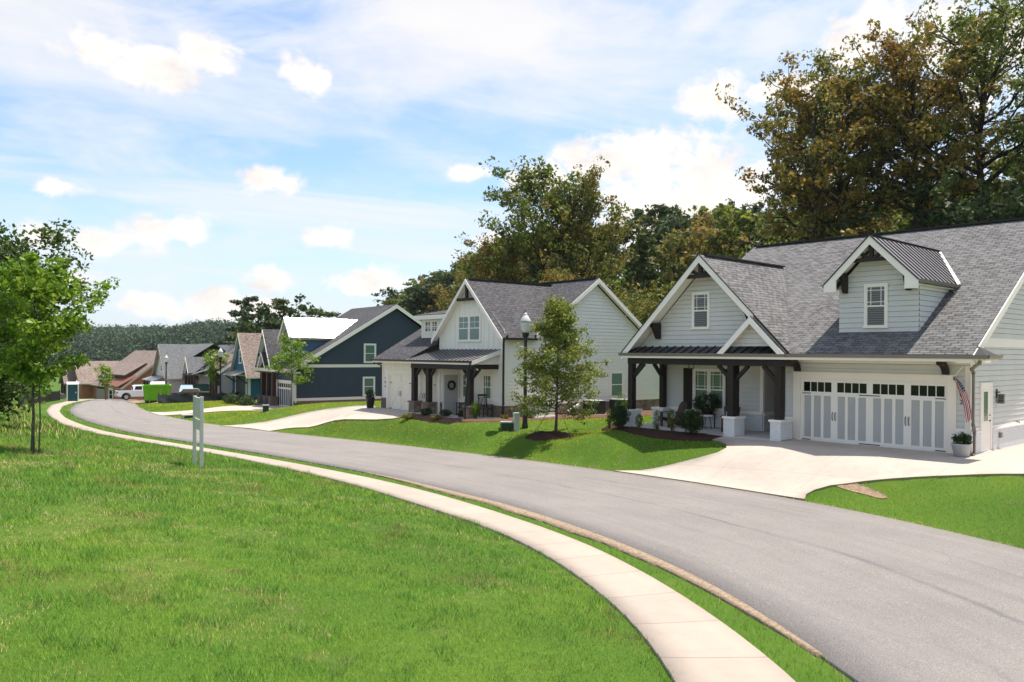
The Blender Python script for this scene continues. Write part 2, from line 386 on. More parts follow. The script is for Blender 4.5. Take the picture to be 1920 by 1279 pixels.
def brickm(name,a,b,mortar_or_shadow,bw=.22,rh=.075,bump=.5,ms=.008,rough=.8):
    n=NT(name,rough,.25); uv=n.co('UV')
    br=n.N('ShaderNodeTexBrick'); br.inputs['Scale'].default_value=1; br.inputs['Brick Width'].default_value=bw; br.inputs['Row Height'].default_value=rh; br.inputs['Mortar Size'].default_value=ms
    br.inputs['Color1'].default_value=a+(1,); br.inputs['Color2'].default_value=b+(1,); br.inputs['Mortar'].default_value=mortar_or_shadow+(1,); n.L(uv,br.inputs['Vector'])
    f=n.noise(uv,9,4,.6); n.color(n.mix(.25,br.outputs[0],n.ramp(f,[(.3,sc(a,.8)),(.7,sc(a,1.15))]))); n.bump(br.outputs['Fac'],bump,-.01); return n.m
def stonem(name,cols,mortar_or_shadow=(.16,.13,.11),scale=3.2):
    n=NT(name,.85,.2); uv=n.co('UV',(1,2.0,1)); vo=n.N('ShaderNodeTexVoronoi'); vo.inputs['Scale'].default_value=scale; n.L(uv,vo.inputs['Vector'])
    ve=n.N('ShaderNodeTexVoronoi'); ve.feature='DISTANCE_TO_EDGE'; ve.inputs['Scale'].default_value=scale; n.L(uv,ve.inputs['Vector'])
    sp=n.N('ShaderNodeSeparateColor'); n.L(vo.outputs['Color'],sp.inputs[0]); k=len(cols)
    c=n.ramp(sp.outputs[0],[(i/(k-1),q) for i,q in enumerate(cols)],'CONSTANT' if 0 else 'LINEAR'); f=n.noise(uv,14,4,.7); c=n.mix(.3,c,n.ramp(f,[(.3,(.05,.04,.035)),(.7,(.4,.35,.3))]))
    e=n.mr(ve.outputs['Distance'],.0,.07,0,1); n.color(n.mix(e,mortar_or_shadow,c)); n.bump(e,.7,.02); return n.m
def leafm(name,stops,trans=.35,rough=.55,patch=.0,pc=(.2,.08,.02),pscale=.35,upn=0):
    n=NT(name,rough,.25); g=n.N('ShaderNodeNewGeometry'); r=g.outputs['Random Per Island']
    c=n.ramp(r,stops)
    if patch:
        v=n.noise(n.co(),pscale,3,.6); c=n.mix(n.mr(v,.45,.65,0,patch),c,pc)
    n.color(c)
    if upn:   # shading normal bent upward so blades brighten like flat sunlit turf
        a=n.N('ShaderNodeVectorMath'); a.operation='SCALE'; a.inputs['Scale'].default_value=1-upn; n.L(g.outputs['Normal'],a.inputs[0]); b=n.N('ShaderNodeVectorMath'); b.operation='ADD'; n.L(a.outputs[0],b.inputs[0]); b.inputs[1].default_value=(0,0,upn); c2=n.N('ShaderNodeVectorMath'); c2.operation='NORMALIZE'; n.L(b.outputs[0],c2.inputs[0]); n.L(c2.outputs[0],n.b.inputs['Normal'])
    tr=n.N('ShaderNodeBsdfTranslucent'); n.L(n.mix(.0,c,c),tr.inputs[0]); mx=n.N('ShaderNodeMixShader'); mx.inputs[0].default_value=trans
    n.L(n.b.outputs[0],mx.inputs[1]); n.L(tr.outputs[0],mx.inputs[2]); n.L(mx.outputs[0],n.out.inputs[0]); return n.m
MT={}
MT['siding_grey']=paint('grey_siding_paint',(.615,.60,.57),.55,.06)
MT['siding_white']=paint('white_siding_paint',(.84,.79,.725),.5,.04)
MT['siding_navy']=paint('navy_siding_paint',(.046,.064,.088),.55,.10)
MT['siding_teal']=paint('teal_siding_paint',(.025,.115,.185),.55,.08)
MT['siding_blue']=paint('blue_siding_paint',(.07,.14,.21),.55,.08)
MT['siding_tan']=paint('tan_siding_paint',(.38,.16,.062),.6,.1)
MT['siding_cream']=paint('cream_siding_paint',(.66,.62,.55),.6,.06)
MT['white']=paint('white_trim_paint',(.86,.80,.725),.5,.03)
MT['white_warm']=paint('warm_white_paint',(.86,.775,.665),.5,.03)
MT['tan_trim']=paint('taupe_trim_paint',(.34,.29,.23),.6,.06)
MT['grey_panel']=paint('grey_garage_panel_paint',(.44,.435,.425),.55,.04)
MT['timber']=paint('dark_stained_timber',(.022,.016,.013),.6,.3,.3,scale=6,bump=.2)
MT['timber_red']=paint('reddish_stained_timber',(.07,.03,.02),.6,.3,.3,scale=6)
MT['black']=paint('black_metal',(.012,.012,.013),.45,.1,.5)
MT['gutter']=paint('bronze_grey_gutter_metal',(.19,.17,.145),.45,.06,.5)
MT['shingle_grey']=shingle('grey_asphalt_shingle',(.185,.180,.176),(.085,.082,.082),(.24,.232,.225),(.022,.021,.021))
MT['shingle_dark']=shingle('charcoal_asphalt_shingle',(.098,.094,.098),(.050,.048,.052),(.135,.129,.131),(.015,.014,.016))
MT['shingle_brown']=shingle('brown_asphalt_shingle',(.30,.235,.20),(.16,.115,.095),(.40,.33,.28),(.07,.05,.045))
MT['shingle_slate']=shingle('slate_grey_shingle',(.17,.175,.18),(.11,.115,.12),(.24,.24,.24),(.05,.05,.05))
def metalroof(name,c,rough=.35,metal=.6): return paint(name,c,rough,.06,.5,metal)
MT['metal_dark']=metalroof('dark_bronze_standing_seam_metal',(.06,.06,.068),.42,.55)
MT['metal_mid']=metalroof('bronze_standing_seam_metal',(.42,.39,.385),.38,.75)
MT['metal_bright']=metalroof('galvanised_standing_seam_metal',(.93,.92,.90),.30,.65)
MT['metal_red']=metalroof('copper_red_standing_seam_metal',(.40,.19,.13),.5,.3)
MT['metal_rib']=paint('dark_seam_rib',(.018,.016,.018),.5,.1,.4)
MT['brick_white']=brickm('painted_white_brick',(.74,.74,.73),(.68,.68,.68),(.55,.55,.55))
MT['stone_brown']=stonem('brown_fieldstone_veneer',[(.10,.055,.04),(.22,.14,.10),(.30,.22,.16),(.13,.09,.075),(.36,.27,.20)])
MT['stone_grey']=stonem('grey_brown_fieldstone_veneer',[(.09,.07,.06),(.2,.15,.125),(.14,.10,.09),(.30,.26,.22)],scale=4.2)
MT['glass']=NT('dark_window_glass',.10,.35).color((.008,.009,.010)).m
MT['glass_green_refl']=NT('painted_green_reflection_glass',.12,.7).color((.12,.195,.175)).m  # green of reflected trees painted into the base colour
def blindm(name,a,b,per=.075):
    n=NT(name,.12,.7); sp=n.N('ShaderNodeSeparateXYZ'); n.L(n.co(),sp.inputs[0]); f=n.math('FRACT',n.math('DIVIDE',sp.outputs[2],per)); n.color(n.ramp(f,[(.0,a),(.42,a),(.5,b),(.95,b)])); return n.m
MT['glass_blind']=blindm('window_glass_over_slatted_blind',(.008,.009,.010),(.105,.11,.108))
MT['glass_blind_green_refl']=blindm('blind_glass_with_painted_reflection',(.06,.11,.09),(.16,.22,.19),.06)  # blind stripes with the reflected green mixed into their colour
MT['mulch']=(lambda n:(n.color(n.ramp(n.noise(n.co(),38,5,.75),[(.3,(.012,.007,.006)),(.5,(.05,.026,.02)),(.72,(.13,.07,.05))])).bump(n.noise(n.co(),30,4,.7),1,.04),n.m)[1])(NT('dark_bark_mulch',.95,.1))
MT['mulch_light']=(lambda n:(n.color(n.ramp(n.noise(n.co(),30,5,.75),[(.3,(.04,.02,.014)),(.5,(.14,.075,.055)),(.72,(.26,.16,.12))])).bump(n.noise(n.co(),30,4,.7),1,.04),n.m)[1])(NT('reddish_bark_mulch',.95,.1))
MT['bark']=(lambda n:(n.color(n.ramp(n.noise(n.co('Object',(6,6,1.2)),3,5,.65),[(.3,(.035,.026,.02)),(.7,(.17,.14,.115))])).bump(n.noise(n.co('Object',(6,6,1)),4,5,.7),.8,.03),n.m)[1])(NT('grey_brown_bark',.9,.15))
MT['bark_dark']=(lambda n:(n.color(n.ramp(n.noise(n.co('Object',(5,5,1)),3,5,.65),[(.3,(.02,.015,.012)),(.7,(.09,.07,.058))])),n.m)[1])(NT('dark_bark',.9,.15))
# ---------------------------------------------------------------- curves of the street
rng=np.random.default_rng(11)
def smooth_curve(P,step=.5,sig=3):
    P=np.array(P,float); d=np.r_[0,np.cumsum(np.hypot(*np.diff(P,axis=0).T))]; n=int(d[-1]/step)+1; t=np.linspace(0,d[-1],n)
    Q=np.stack([np.interp(t,d,P[:,0]),np.interp(t,d,P[:,1])],1); k=np.arange(-4*sig,4*sig+1); g=np.exp(-.5*(k/sig)**2); g/=g.sum()
    out=[]
    for c in (0,1):
        a=np.r_[2*Q[0,c]-Q[4*sig:0:-1,c],Q[:,c],2*Q[-1,c]-Q[-2:-4*sig-2:-1,c]]; out.append(np.convolve(a,g,'valid'))
    return np.stack(out,1)
cRL,cRR,cSL,cSR=[smooth_curve(c) for c in (RL,RR,SL,SR)]
def loft_strip(name,A,B,m,cols,zoff,mat,thick=.1):
    """sheet between two curves; uv = metres along, metres across"""
    d=np.r_[0,np.cumsum(np.hypot(*np.diff(A,axis=0).T))]; Bm=[]; j=0
    for i,p in enumerate(A):
        dd=np.hypot(*(B-p).T); lo=max(0,j-2); j=lo+int(np.argmin(dd[lo:lo+60])); Bm.append(B[j])
    Bm=np.array(Bm); k=np.ones(7)/7
    for c in (0,1): Bm[3:-3,c]=np.convolve(Bm[:,c],k,'valid')
    co=[];uv=[]
    for q in range(cols+1):
        t=q/cols; P=A*(1-t)+Bm*t; w=np.hypot(*(Bm-A).T)*t; z=height(P[:,0],P[:,1])+zoff
        co.append(np.c_[P,z]); uv.append(np.c_[d,w])
    n=len(A); co=np.concatenate(co); uv=np.concatenate(uv); F=[]
    for q in range(cols):
        i=np.arange(n-1)+q*n; F.append(np.stack([i,i+1,i+1+n,i+n],1))
    F=np.concatenate(F)
    # skirts
    sk=[];base=len(co)
    for q in (0,cols):
        e=co[q*n:(q+1)*n].copy(); e[:,2]-=thick; sk.append(e)
    co2=np.concatenate([co]+sk); uv2=np.concatenate([uv,uv[:n],uv[-n:]]); i=np.arange(n-1)
    F=np.concatenate([F,np.stack([i,i+base,i+1+base,i+1],1),np.stack([i+cols*n,i+1+cols*n,i+1+base+n,i+base+n],1)])
    # make top faces point up
    a,b,c=[co2[F[0,k]] for k in (0,1,2)]
    if np.cross(b-a,c-a)[2]<0: F=F[:,::-1]
    return npmesh(name,co2,F,mat,nv=4,uv=uv2[F.ravel()],smooth=False,kind='structure')
def pip(P,poly):
    x,y=P[:,0],P[:,1]; ins=np.zeros(len(P),bool); n=len(poly)
    for i in range(n):
        x0,y0=poly[i];x1,y1=poly[(i+1)%n]
        if y0==y1: continue
        c=((y0>y)!=(y1>y))&(x<(x1-x0)*(y-y0)/(y1-y0)+x0); ins^=c
    return ins
def chaikin(P,n=2):
    for _ in range(n):
        Q=[]
        for i in range(len(P)):
            a=P[i];b=P[(i+1)%len(P)]; Q+= [(a[0]*.75+b[0]*.25,a[1]*.75+b[1]*.25),(a[0]*.25+b[0]*.75,a[1]*.25+b[1]*.75)]
        P=Q
    return P
from mathutils.geometry import delaunay_2d_cdt
def densify(poly,step):
    out=[]
    for i in range(len(poly)):
        a=np.array(poly[i],float);b=np.array(poly[(i+1)%len(poly)],float); n=max(1,int(np.hypot(*(b-a))/step))
        for k in range(n): out.append(tuple(a+(b-a)*k/n))
    return out
def fill_poly(name,poly,step,zoff,mat,hump=0,noise_amp=0,thick=.12,**kw):
    B=densify(poly,step); xs=[p[0] for p in B]; ys=[p[1] for p in B]
    gx,gy=np.meshgrid(np.arange(min(xs)+step/2,max(xs),step),np.arange(min(ys)+step/2,max(ys),step)); P=np.stack([gx.ravel(),gy.ravel()],1)
    P=P[pip(P,poly)]; cl=np.array(B+[B[0]]); P=P[segdist(P,cl)>step*.45]
    pts=[Vector(p) for p in B]+[Vector(p) for p in P]; nb=len(B)
    v,e,f,*_=delaunay_2d_cdt(pts,[(i,(i+1)%nb) for i in range(nb)],[list(range(nb))],1,1e-4)
    V=np.array([(q.x,q.y) for q in v]); z=height(V[:,0],V[:,1])+zoff; d=segdist(V,cl)
    z+=hump*sm(d/.5)
    if noise_amp: z+=noise_amp*rng.normal(size=len(z))*sm(d/.2)
    co=np.c_[V,z]; F=np.array([list(q) for q in f])
    n=len(co); sk=[];skf=[]
    for i in range(nb):
        j=(i+1)%nb; skf+= [(i,n+i,n+j),(i,n+j,j)]
    e=co[:nb].copy(); e[:,2]-=thick; co=np.concatenate([co,e]); F=np.concatenate([F,np.array(skf)])
    a,b,c=[co[F[0,k]] for k in (0,1,2)]
    if np.cross(b-a,c-a)[2]<0: F=F[:,::-1]
    uv=co[F.ravel()][:,:2]
    return npmesh(name,co,F,mat,uv=uv,**kw)
def LW(O,phi,u,w): return loc2w(O,phi,u,w)
def A_(u,w): return loc2w(AO,47.8,u,w)
def B_(u,w): return loc2w(BO,50.9,u,w)
def C_(u,w): return loc2w(CO,54.8,u,w)
# outlines of driveways and planting beds (metres, on the ground)
DRV_A=[(3.55,27.75),(4.4,27.3),(5.37,27.0),(6.2,26.75),(6.9,26.75),(7.26,27.0),(7.36,27.4),(7.25,27.95),(7.1,28.3),(7.5,28.75),A_(-7.75,-1.12),A_(-5.9,-1.12),A_(-5.6,-.05),A_(0.05,-.05),A_(.05,14),A_(9,14),(26,18),(20,18.2),(16.5,19.2),(14.5,19.9),(13.11,20.45),(11.71,21.0),(10.38,21.7),(9.75,22.0),(9.3,22.15),(8.9,22.3),(8.45,22.25),(8.1,21.95),(7.84,21.35),(7.5,21.85),(6.7,23.1),(5.4,25.1)]
DRV_B=[(-18.6,51.1),(-17.2,50.9),(-15.47,50.45),(-13.8,50.5),(-12.6,50.35),(-11.26,49.95),(-9.6,49.4),(-8.34,48.6),B_(-.6,-.05),B_(5.4,-.05),B_(5.4,-.55),B_(4.3,-.95),(-5.35,41.6),(-6.2,41.75),(-7.2,42.5),(-8.2,43.45),(-9.3,44.5),(-10.6,45.5),(-11.8,46.5),(-12.7,47.1),(-13.4,47.3),(-14.2,46.95),(-16,48.9)]
DRV_C=[(-30.4,67.1),(-28,66.0),(-26.12,65.8),(-25.0,66.6),(-23.9,68.1),(-22.6,69.3),C_(-5.2,-.05),C_(-.1,-.05),C_(.1,-.9),(-17.6,63.2),(-18.6,62.3),(-20.2,62.0),(-22.6,62.4),(-24.68,62.1),(-26.2,62.0),(-26.95,61.6),(-28.5,64)]
MUL_A=[(4.1,34.6),(3.75,33.9),(4.0,32.6),(4.5,31.2),(5.2,29.9),(5.9,29.05),(6.7,28.45),(7.1,28.3),(7.55,28.75),A_(-7.75,-1.0),A_(-12.6,-1.0),A_(-13.4,-.6),A_(-13.4,.4)]
MUL_B=[(-5.3,41.5),(-4.6,40.2),(-3.6,39.0),(-2.6,38.2),(-1.4,37.7),(-.2,38.2),(.9,38.9),(2.6,39.8),(4.4,40.5),(6.3,41.2),(7.6,42.4),(9.2,44.4),B_(9.72,12),B_(9.72,1.27),B_(9.5,-.2),B_(9.3,-.6),B_(4.3,-.6),B_(3.9,-.7)]
MUL_C=[(-18.2,64.6),(-17.2,62.2),(-16.0,62.6),(-15.0,64.2),(-12,66.5),(-8.6,69.2),C_(.02,12),C_(.02,0.0),C_(-.3,-.2)]
DIRT_A=[(9.0,22.35),(9.25,22.3),(9.5,22.15),(9.62,21.8),(9.75,21.2),(9.75,20.6),(9.55,20.6),(9.38,21.2),(9.15,21.8)]
def road_mat():
    n=NT('weathered_asphalt',.9,.2); uv=n.co('UV'); ob=n.co()
    agg=n.noise(ob,55,3,.8); agg2=n.noise(ob,17,4,.75); big=n.noise(ob,.5,4,.6); st=n.noise(n.co('UV',(.16,2.6,1)),1.0,5,.65,.4)
    c=n.ramp(agg,[(.30,(.08,.073,.067)),(.5,(.235,.212,.192)),(.68,(.40,.36,.325))])
    c=n.mix(n.mr(agg2,.35,.7,.0,.35),c,(.15,.14,.14)); c=n.mix(n.mr(st,.40,.66,0,.42),c,(.155,.145,.15)); c=n.mix(n.mr(big,.4,.75,0,.35),c,(.32,.285,.26))
    sp=n.N('ShaderNodeSeparateXYZ'); n.L(uv,sp.inputs[0]); wob=n.noise(n.co('UV',(.25,0,1)),1,3,.5); wob2=n.noise(n.co('UV',(2.2,.3,1)),1,5,.7)
    t=n.math('ADD',sp.outputs[1],n.math('MULTIPLY',n.math('SUBTRACT',wob,.5),.7)); t=n.math('ADD',t,n.math('MULTIPLY',n.math('SUBTRACT',wob2,.5),.25))
    seam=n.math('SUBTRACT',1.0,n.math('MULTIPLY',n.math('ABSOLUTE',n.math('SUBTRACT',t,3.45)),9.0),True)
    brk=n.mr(n.noise(n.co('UV',(.5,4,1)),1,4,.7),.35,.6,.1,1); c=n.mix(n.math('MULTIPLY',n.math('MULTIPLY',seam,brk),.62),c,(.10,.095,.10))
    seam2=n.math('SUBTRACT',1.0,n.math('MULTIPLY',n.math('ABSOLUTE',n.math('SUBTRACT',t,5.3)),12.0),True); c=n.mix(n.math('MULTIPLY',n.math('MULTIPLY',seam2,brk),.3),c,(.11,.1,.1))
    vo=n.N('ShaderNodeTexVoronoi'); vo.feature='DISTANCE_TO_EDGE'; vo.inputs['Scale'].default_value=.55; wv=n.N('ShaderNodeMixRGB'); wv.blend_type='ADD'; wv.inputs[0].default_value=.22
    nz=n.N('ShaderNodeTexNoise'); nz.inputs['Scale'].default_value=2.5; nz.inputs['Detail'].default_value=5; n.L(ob,nz.inputs['Vector']); n.L(ob,wv.inputs[1]); n.L(nz.outputs['Color'],wv.inputs[2]); n.L(wv.outputs[0],vo.inputs['Vector'])
    cr=n.mr(vo.outputs['Distance'],0,.012,1,0); c=n.mix(n.math('MULTIPLY',n.math('MULTIPLY',cr,n.mr(big,.50,.62,0,1)),.28),c,(.09,.085,.085))
    n.color(c); n.bump(agg,.8,.016); return n.m
def concrete(name,c=(.50,.455,.40),joint=0,jw=.012,grid=False):
    n=NT(name,.85,.25); ob=n.co(); a=n.noise(ob,.7,5,.6); f=n.noise(ob,30,4,.7); s2=n.noise(n.co('Object',(1,1,1)),3.5,5,.7)
    x=n.ramp(a,[(.3,sc(c,.90)),(.7,sc(c,1.07))]); x=n.mix(n.mr(f,.35,.7,0,.22),x,sc(c,.8)); x=n.mix(n.mr(s2,.50,.75,0,.38),x,(.31,.25,.20))
    if joint:
        uv=n.co('UV'); sp=n.N('ShaderNodeSeparateXYZ'); n.L(uv,sp.inputs[0])
        if joint>0:
            fr=n.math('FRACT',n.math('DIVIDE',sp.outputs[0],joint)); d=n.math('MULTIPLY',n.math('ABSOLUTE',n.math('SUBTRACT',fr,.5)),joint)
            j=n.mr(d,0,jw,1,0); wn=n.N('ShaderNodeTexWhiteNoise'); wn.noise_dimensions='1D'; n.L(n.math('FLOOR',n.math('ADD',n.math('DIVIDE',sp.outputs[0],joint),.5)),wn.inputs['W'])
            x=n.mix(n.mr(wn.outputs[0],0,1,0,.22),x,sc(c,.78))
        if grid:
            g=grid; rot=n.N('ShaderNodeMapping'); rot.inputs['Rotation'].default_value=(0,0,g[0]); n.L(ob,rot.inputs[0]); s3=n.N('ShaderNodeSeparateXYZ'); n.L(rot.outputs[0],s3.inputs[0]); js=[]
            for o_,off in ((s3.outputs[0],g[2]),(s3.outputs[1],g[3])):
                fr=n.math('FRACT',n.math('DIVIDE',n.math('ADD',o_,off),g[1])); js.append(n.mr(n.math('MULTIPLY',n.math('ABSOLUTE',n.math('SUBTRACT',fr,.5)),g[1]),0,.014,1,0))
            j=n.math('MAXIMUM',js[0],js[1])
        x=n.mix(n.math('MULTIPLY',j,.65 if not grid else .35),x,(.13,.10,.08)); n.bump(j,.5,-.01)
    n.color(x); return n.m
def ground_mat():
    n=NT('soil_and_turf',.95,.1); ob=n.co(); a=n.noise(ob,.22,5,.6); b=n.noise(ob,1.4,5,.65); f=n.noise(ob,18,4,.75)
    c=n.ramp(a,[(.3,(.05,.105,.012)),(.5,(.075,.14,.015)),(.7,(.11,.165,.02))]); c=n.mix(n.mr(f,.35,.7,0,.55),c,(.03,.07,.01)); c=n.mix(n.mr(b,.6,.75,0,.5),c,(.15,.12,.06)); n.color(c); n.bump(f,.6,.03); return n.m
MT['road']=road_mat(); MT['walk']=concrete('sidewalk_concrete',(.40,.33,.27),1.22,.016)
MT['drive']=concrete('driveway_concrete',(.45,.385,.325),-1,grid=(R(47.8),3.1,.4,1.1)); MT['ground']=ground_mat(); MT['slab']=concrete('porch_slab_concrete',(.50,.47,.44))
MT['dirt']=(lambda n:(n.color(n.ramp(n.noise(n.co(),14,5,.75),[(.3,(.12,.08,.05)),(.5,(.28,.20,.13)),(.72,(.48,.38,.27))])).bump(n.noise(n.co(),20,4,.7),.9,.05),n.m)[1])(NT('bare_gritty_soil',.95,.1))
# ground sheet
def axis(fine,fs,mid,ms,far):
    a=list(np.arange(fine[0],fine[1],fs)); b=list(np.arange(mid[0],fine[0],ms))+list(np.arange(fine[1],mid[1]+ms,ms)); c=[]
    for s in (-1,1):
        e=mid[0] if s<0 else mid[1]+ms; st=ms
        while abs(e)<far: st*=1.35; e+=s*st; c.append(e)
    return np.array(sorted(set(round(v,3) for v in a+b+c)))
gx=axis((-34,16),.4,(-110,110),2.0,5000); gy=axis((3,76),.4,(-20,210),2.0,5000)
GX,GY=np.meshgrid(gx,gy); H=height(GX.ravel(),GY.ravel()).reshape(GX.shape)
P2=np.stack([GX.ravel(),GY.ravel()],1); polyroad=list(map(tuple,cRL))+list(map(tuple,cRR[::-1])); polywalk=list(map(tuple,cSL))+list(map(tuple,cSR[::-1]))
dep=np.zeros(len(P2)); near=(abs(P2[:,0])<90)&(P2[:,1]<160)&(P2[:,1]>-20)
for pl_ in (polyroad,polywalk,DRV_A,DRV_B,DRV_C):
    ins=np.zeros(len(P2),bool); ins[near]=pip(P2[near],pl_); idx=np.where(ins)[0]
    if len(idx): d=segdist(P2[idx],np.array(pl_+[pl_[0]])); dep[idx]=np.maximum(dep[idx],.06*sm((d-.02)/.35))
G=np.c_[P2,H.ravel()-dep]; nx=len(gx); ny=len(gy); i=(np.arange(ny-1)[:,None]*nx+np.arange(nx-1)[None,:]).ravel()
ground=npmesh('ground',G,np.stack([i,i+1,i+1+nx,i+nx],1),MT['ground'],nv=4,smooth=True,kind='structure')
road=loft_strip('road',cRL,cRR,1,8,.02,MT['road'],.12)
walk=loft_strip('sidewalk',cSL,cSR,1,3,.045,MT['walk'],.16)
# gravelly shoulder between verge and asphalt
def strip_poly(C,i0,i1,w0,w1): 
    P=C[i0:i1]; T=np.gradient(P,axis=0); T/=np.hypot(*T.T)[:,None]; Nn=np.c_[-T[:,1],T[:,0]]; k=np.sin(np.linspace(0,math.pi,len(P)))[:,None]
    wob=1+.35*np.array([mnoise.noise(Vector((p[0]*.8,p[1]*.8,0))) for p in P])[:,None]
    return [tuple(p) for p in P+Nn*w0]+[tuple(p) for p in (P+Nn*(w1*k*wob+.05))[::-1]]
MT['grit']=(lambda n:(n.color(n.ramp(n.noise(n.co(),16,5,.8),[(.3,(.13,.09,.06)),(.55,(.32,.24,.17)),(.72,(.45,.37,.28))])).bump(n.noise(n.co(),40,3,.7),.6,.02),n.m)[1])(NT('pale_roadside_grit',.95,.1))
i9=int(np.argmin(abs(cRL[:,1]-9.3))); i28=int(np.argmin(abs(cRL[:,1]-27)))
fill_poly('road_shoulder',strip_poly(cRL,i9,i28,-.03,.30),.3,.033,MT['grit'],kind='structure')
fill_poly('driveway',DRV_A,.5,.05,MT['drive'],thick=.2,kind='structure'); fill_poly('driveway',DRV_B,.6,.05,MT['drive'],thick=.2,kind='structure'); fill_poly('driveway',DRV_C,.7,.05,MT['drive'],thick=.2,kind='structure')
fill_poly('mulch_bed',chaikin(MUL_A,1),.18,.03,MT['mulch'],.07,.016,kind='structure'); fill_poly('mulch_bed',chaikin(MUL_B,1),.22,.03,MT['mulch_light'],.06,.016,kind='structure'); fill_poly('mulch_bed',chaikin(MUL_C,1),.25,.03,MT['mulch_light'],.05,.012,kind='structure')
fill_poly('bare_soil',chaikin(DIRT_A,1),.1,.02,MT['dirt'],.02,.012,kind='structure')
TREE_S=(1.88,34.35)
ring=[(TREE_S[0]-.25+1.02*math.cos(t)*(1+.08*math.sin(3*t)),TREE_S[1]-.45+1.1*math.sin(t)) for t in np.linspace(0,2*math.pi,26)[:-1]]
fill_poly('mulch_bed',ring,.12,.02,MT['mulch'],.12,.02,kind='structure')
# bilinear height lookup for scattering
_gx=np.arange(-75,40.1,.5); _gy=np.arange(2,125.1,.5); _G=height(*[q.ravel() for q in np.meshgrid(_gx,_gy)]).reshape(len(_gy),len(_gx))
def hz(x,y):
    a=np.clip((np.asarray(x)+75)/.5,0,len(_gx)-1.001); b=np.clip((np.asarray(y)-2)/.5,0,len(_gy)-1.001); i=a.astype(int); j=b.astype(int); fa=a-i; fb=b-j
    return _G[j,i]*(1-fa)*(1-fb)+_G[j,i+1]*fa*(1-fb)+_G[j+1,i]*(1-fa)*fb+_G[j+1,i+1]*fa*fb
def h1(x,y): return float(height(x,y)[0])
# ---------------------------------------------------------------- grass
def vnoise(x,y,s,seed=0):
    xi=x*s+seed*17.3; yi=y*s+seed*9.1; i=np.floor(xi).astype(int); j=np.floor(yi).astype(int); fx=sm(xi-i); fy=sm(yi-j)
    def h(a,b): 
        q=np.sin(a*127.1+b*311.7+seed*74.7)*43758.5453; return q-np.floor(q)
    return h(i,j)*(1-fx)*(1-fy)+h(i+1,j)*fx*(1-fy)+h(i,j+1)*(1-fx)*fy+h(i+1,j+1)*fx*fy
def fbm(x,y,s,seed=0): return (vnoise(x,y,s,seed)+.5*vnoise(x,y,s*2.1,seed+1)+.25*vnoise(x,y,s*4.3,seed+2))/1.75
def candidates(n,y0,y1,pow_,xl,xr):
    u=rng.random(n); 
    # pdf over y proportional to y**pow_
    p=pow_+1; y=(y0**p+u*(y1**p-y0**p))**(1/p) if abs(p)>1e-6 else y0*(y1/y0)**u
    x=y*(xl+(xr-xl)*rng.random(n)); return np.stack([x,y],1)
def blades(name,P,hgt,wid,lean,mat,mi=None,**kw):
    n=len(P); z=hz(P[:,0],P[:,1]); a=rng.random(n)*2*math.pi; b=rng.random(n)*2*math.pi; dx=np.cos(a)*wid/2; dy=np.sin(a)*wid/2; lx=np.cos(b)*lean*hgt; ly=np.sin(b)*lean*hgt
    co=np.empty((n,3,3)); co[:,0]=np.c_[P[:,0]-dx,P[:,1]-dy,z-.01]; co[:,1]=np.c_[P[:,0]+dx,P[:,1]+dy,z-.01]; co[:,2]=np.c_[P[:,0]+lx,P[:,1]+ly,z+hgt]
    return npmesh(name,co.reshape(-1,3),np.arange(3*n).reshape(-1,3),mat,mi=mi,**kw)
gm=lambda nm,st,patch,pc,ps,tr=.4: leafm(nm,[(p,tuple(min(1,v*(1.0 if 'straw' in nm else .93)*w) for v,w in zip(c,(1.0,1,.75))) ) for p,c in st],.3,.7,patch,tuple(v*.93 for v in pc),ps,.62)
GL=[gm('rough_green_grass',[(0,(.062,.185,.014)),(.45,(.125,.31,.02)),(.8,(.22,.40,.035)),(1,(.40,.49,.12))],.6,(.27,.37,.03),.7,.5),
    gm('dry_straw_grass',[(0,(.42,.32,.16)),(1,(.62,.52,.30))],0,(0,0,0),1),
    gm('deep_green_grass',[(0,(.06,.18,.02)),(1,(.13,.30,.035))],.3,(.09,.22,.02),.4,.5),
    gm('bronze_weedy_grass',[(0,(.17,.13,.055)),(1,(.30,.25,.10))],0,(0,0,0),1)]
GRN=[gm('mown_lawn_grass',[(0,(.21,.34,.008)),(.6,(.33,.43,.010)),(1,(.45,.49,.02))],.8,(.56,.46,.010),.25,.5),
    gm('green_lawn_grass',[(0,(.13,.31,.010)),(1,(.24,.42,.014))],.2,(.10,.24,.015),.4,.5),GL[1]]
BARE=[(-4.35,13.6,.33),(-4.75,13.35,.2),(-5.45,13.5,.25),(-5.3,12.1,.28),(-5.75,11.95,.2),(-4.55,10.85,.30),(-3.9,10.7,.2),(-1.8,8.1,.14),(-10.1,22.3,.7),(-8.6,21.6,.6),(-12.6,21.3,.8),(-10.9,24.3,.5),(-2.0,16.2,.3),(-1.3,15.7,.3),(-5.2,9.5,.3),(-7.2,20.6,.5),(-2.7,15.4,.35),(-6.4,18.6,.4),(-14.0,23.9,.7)]
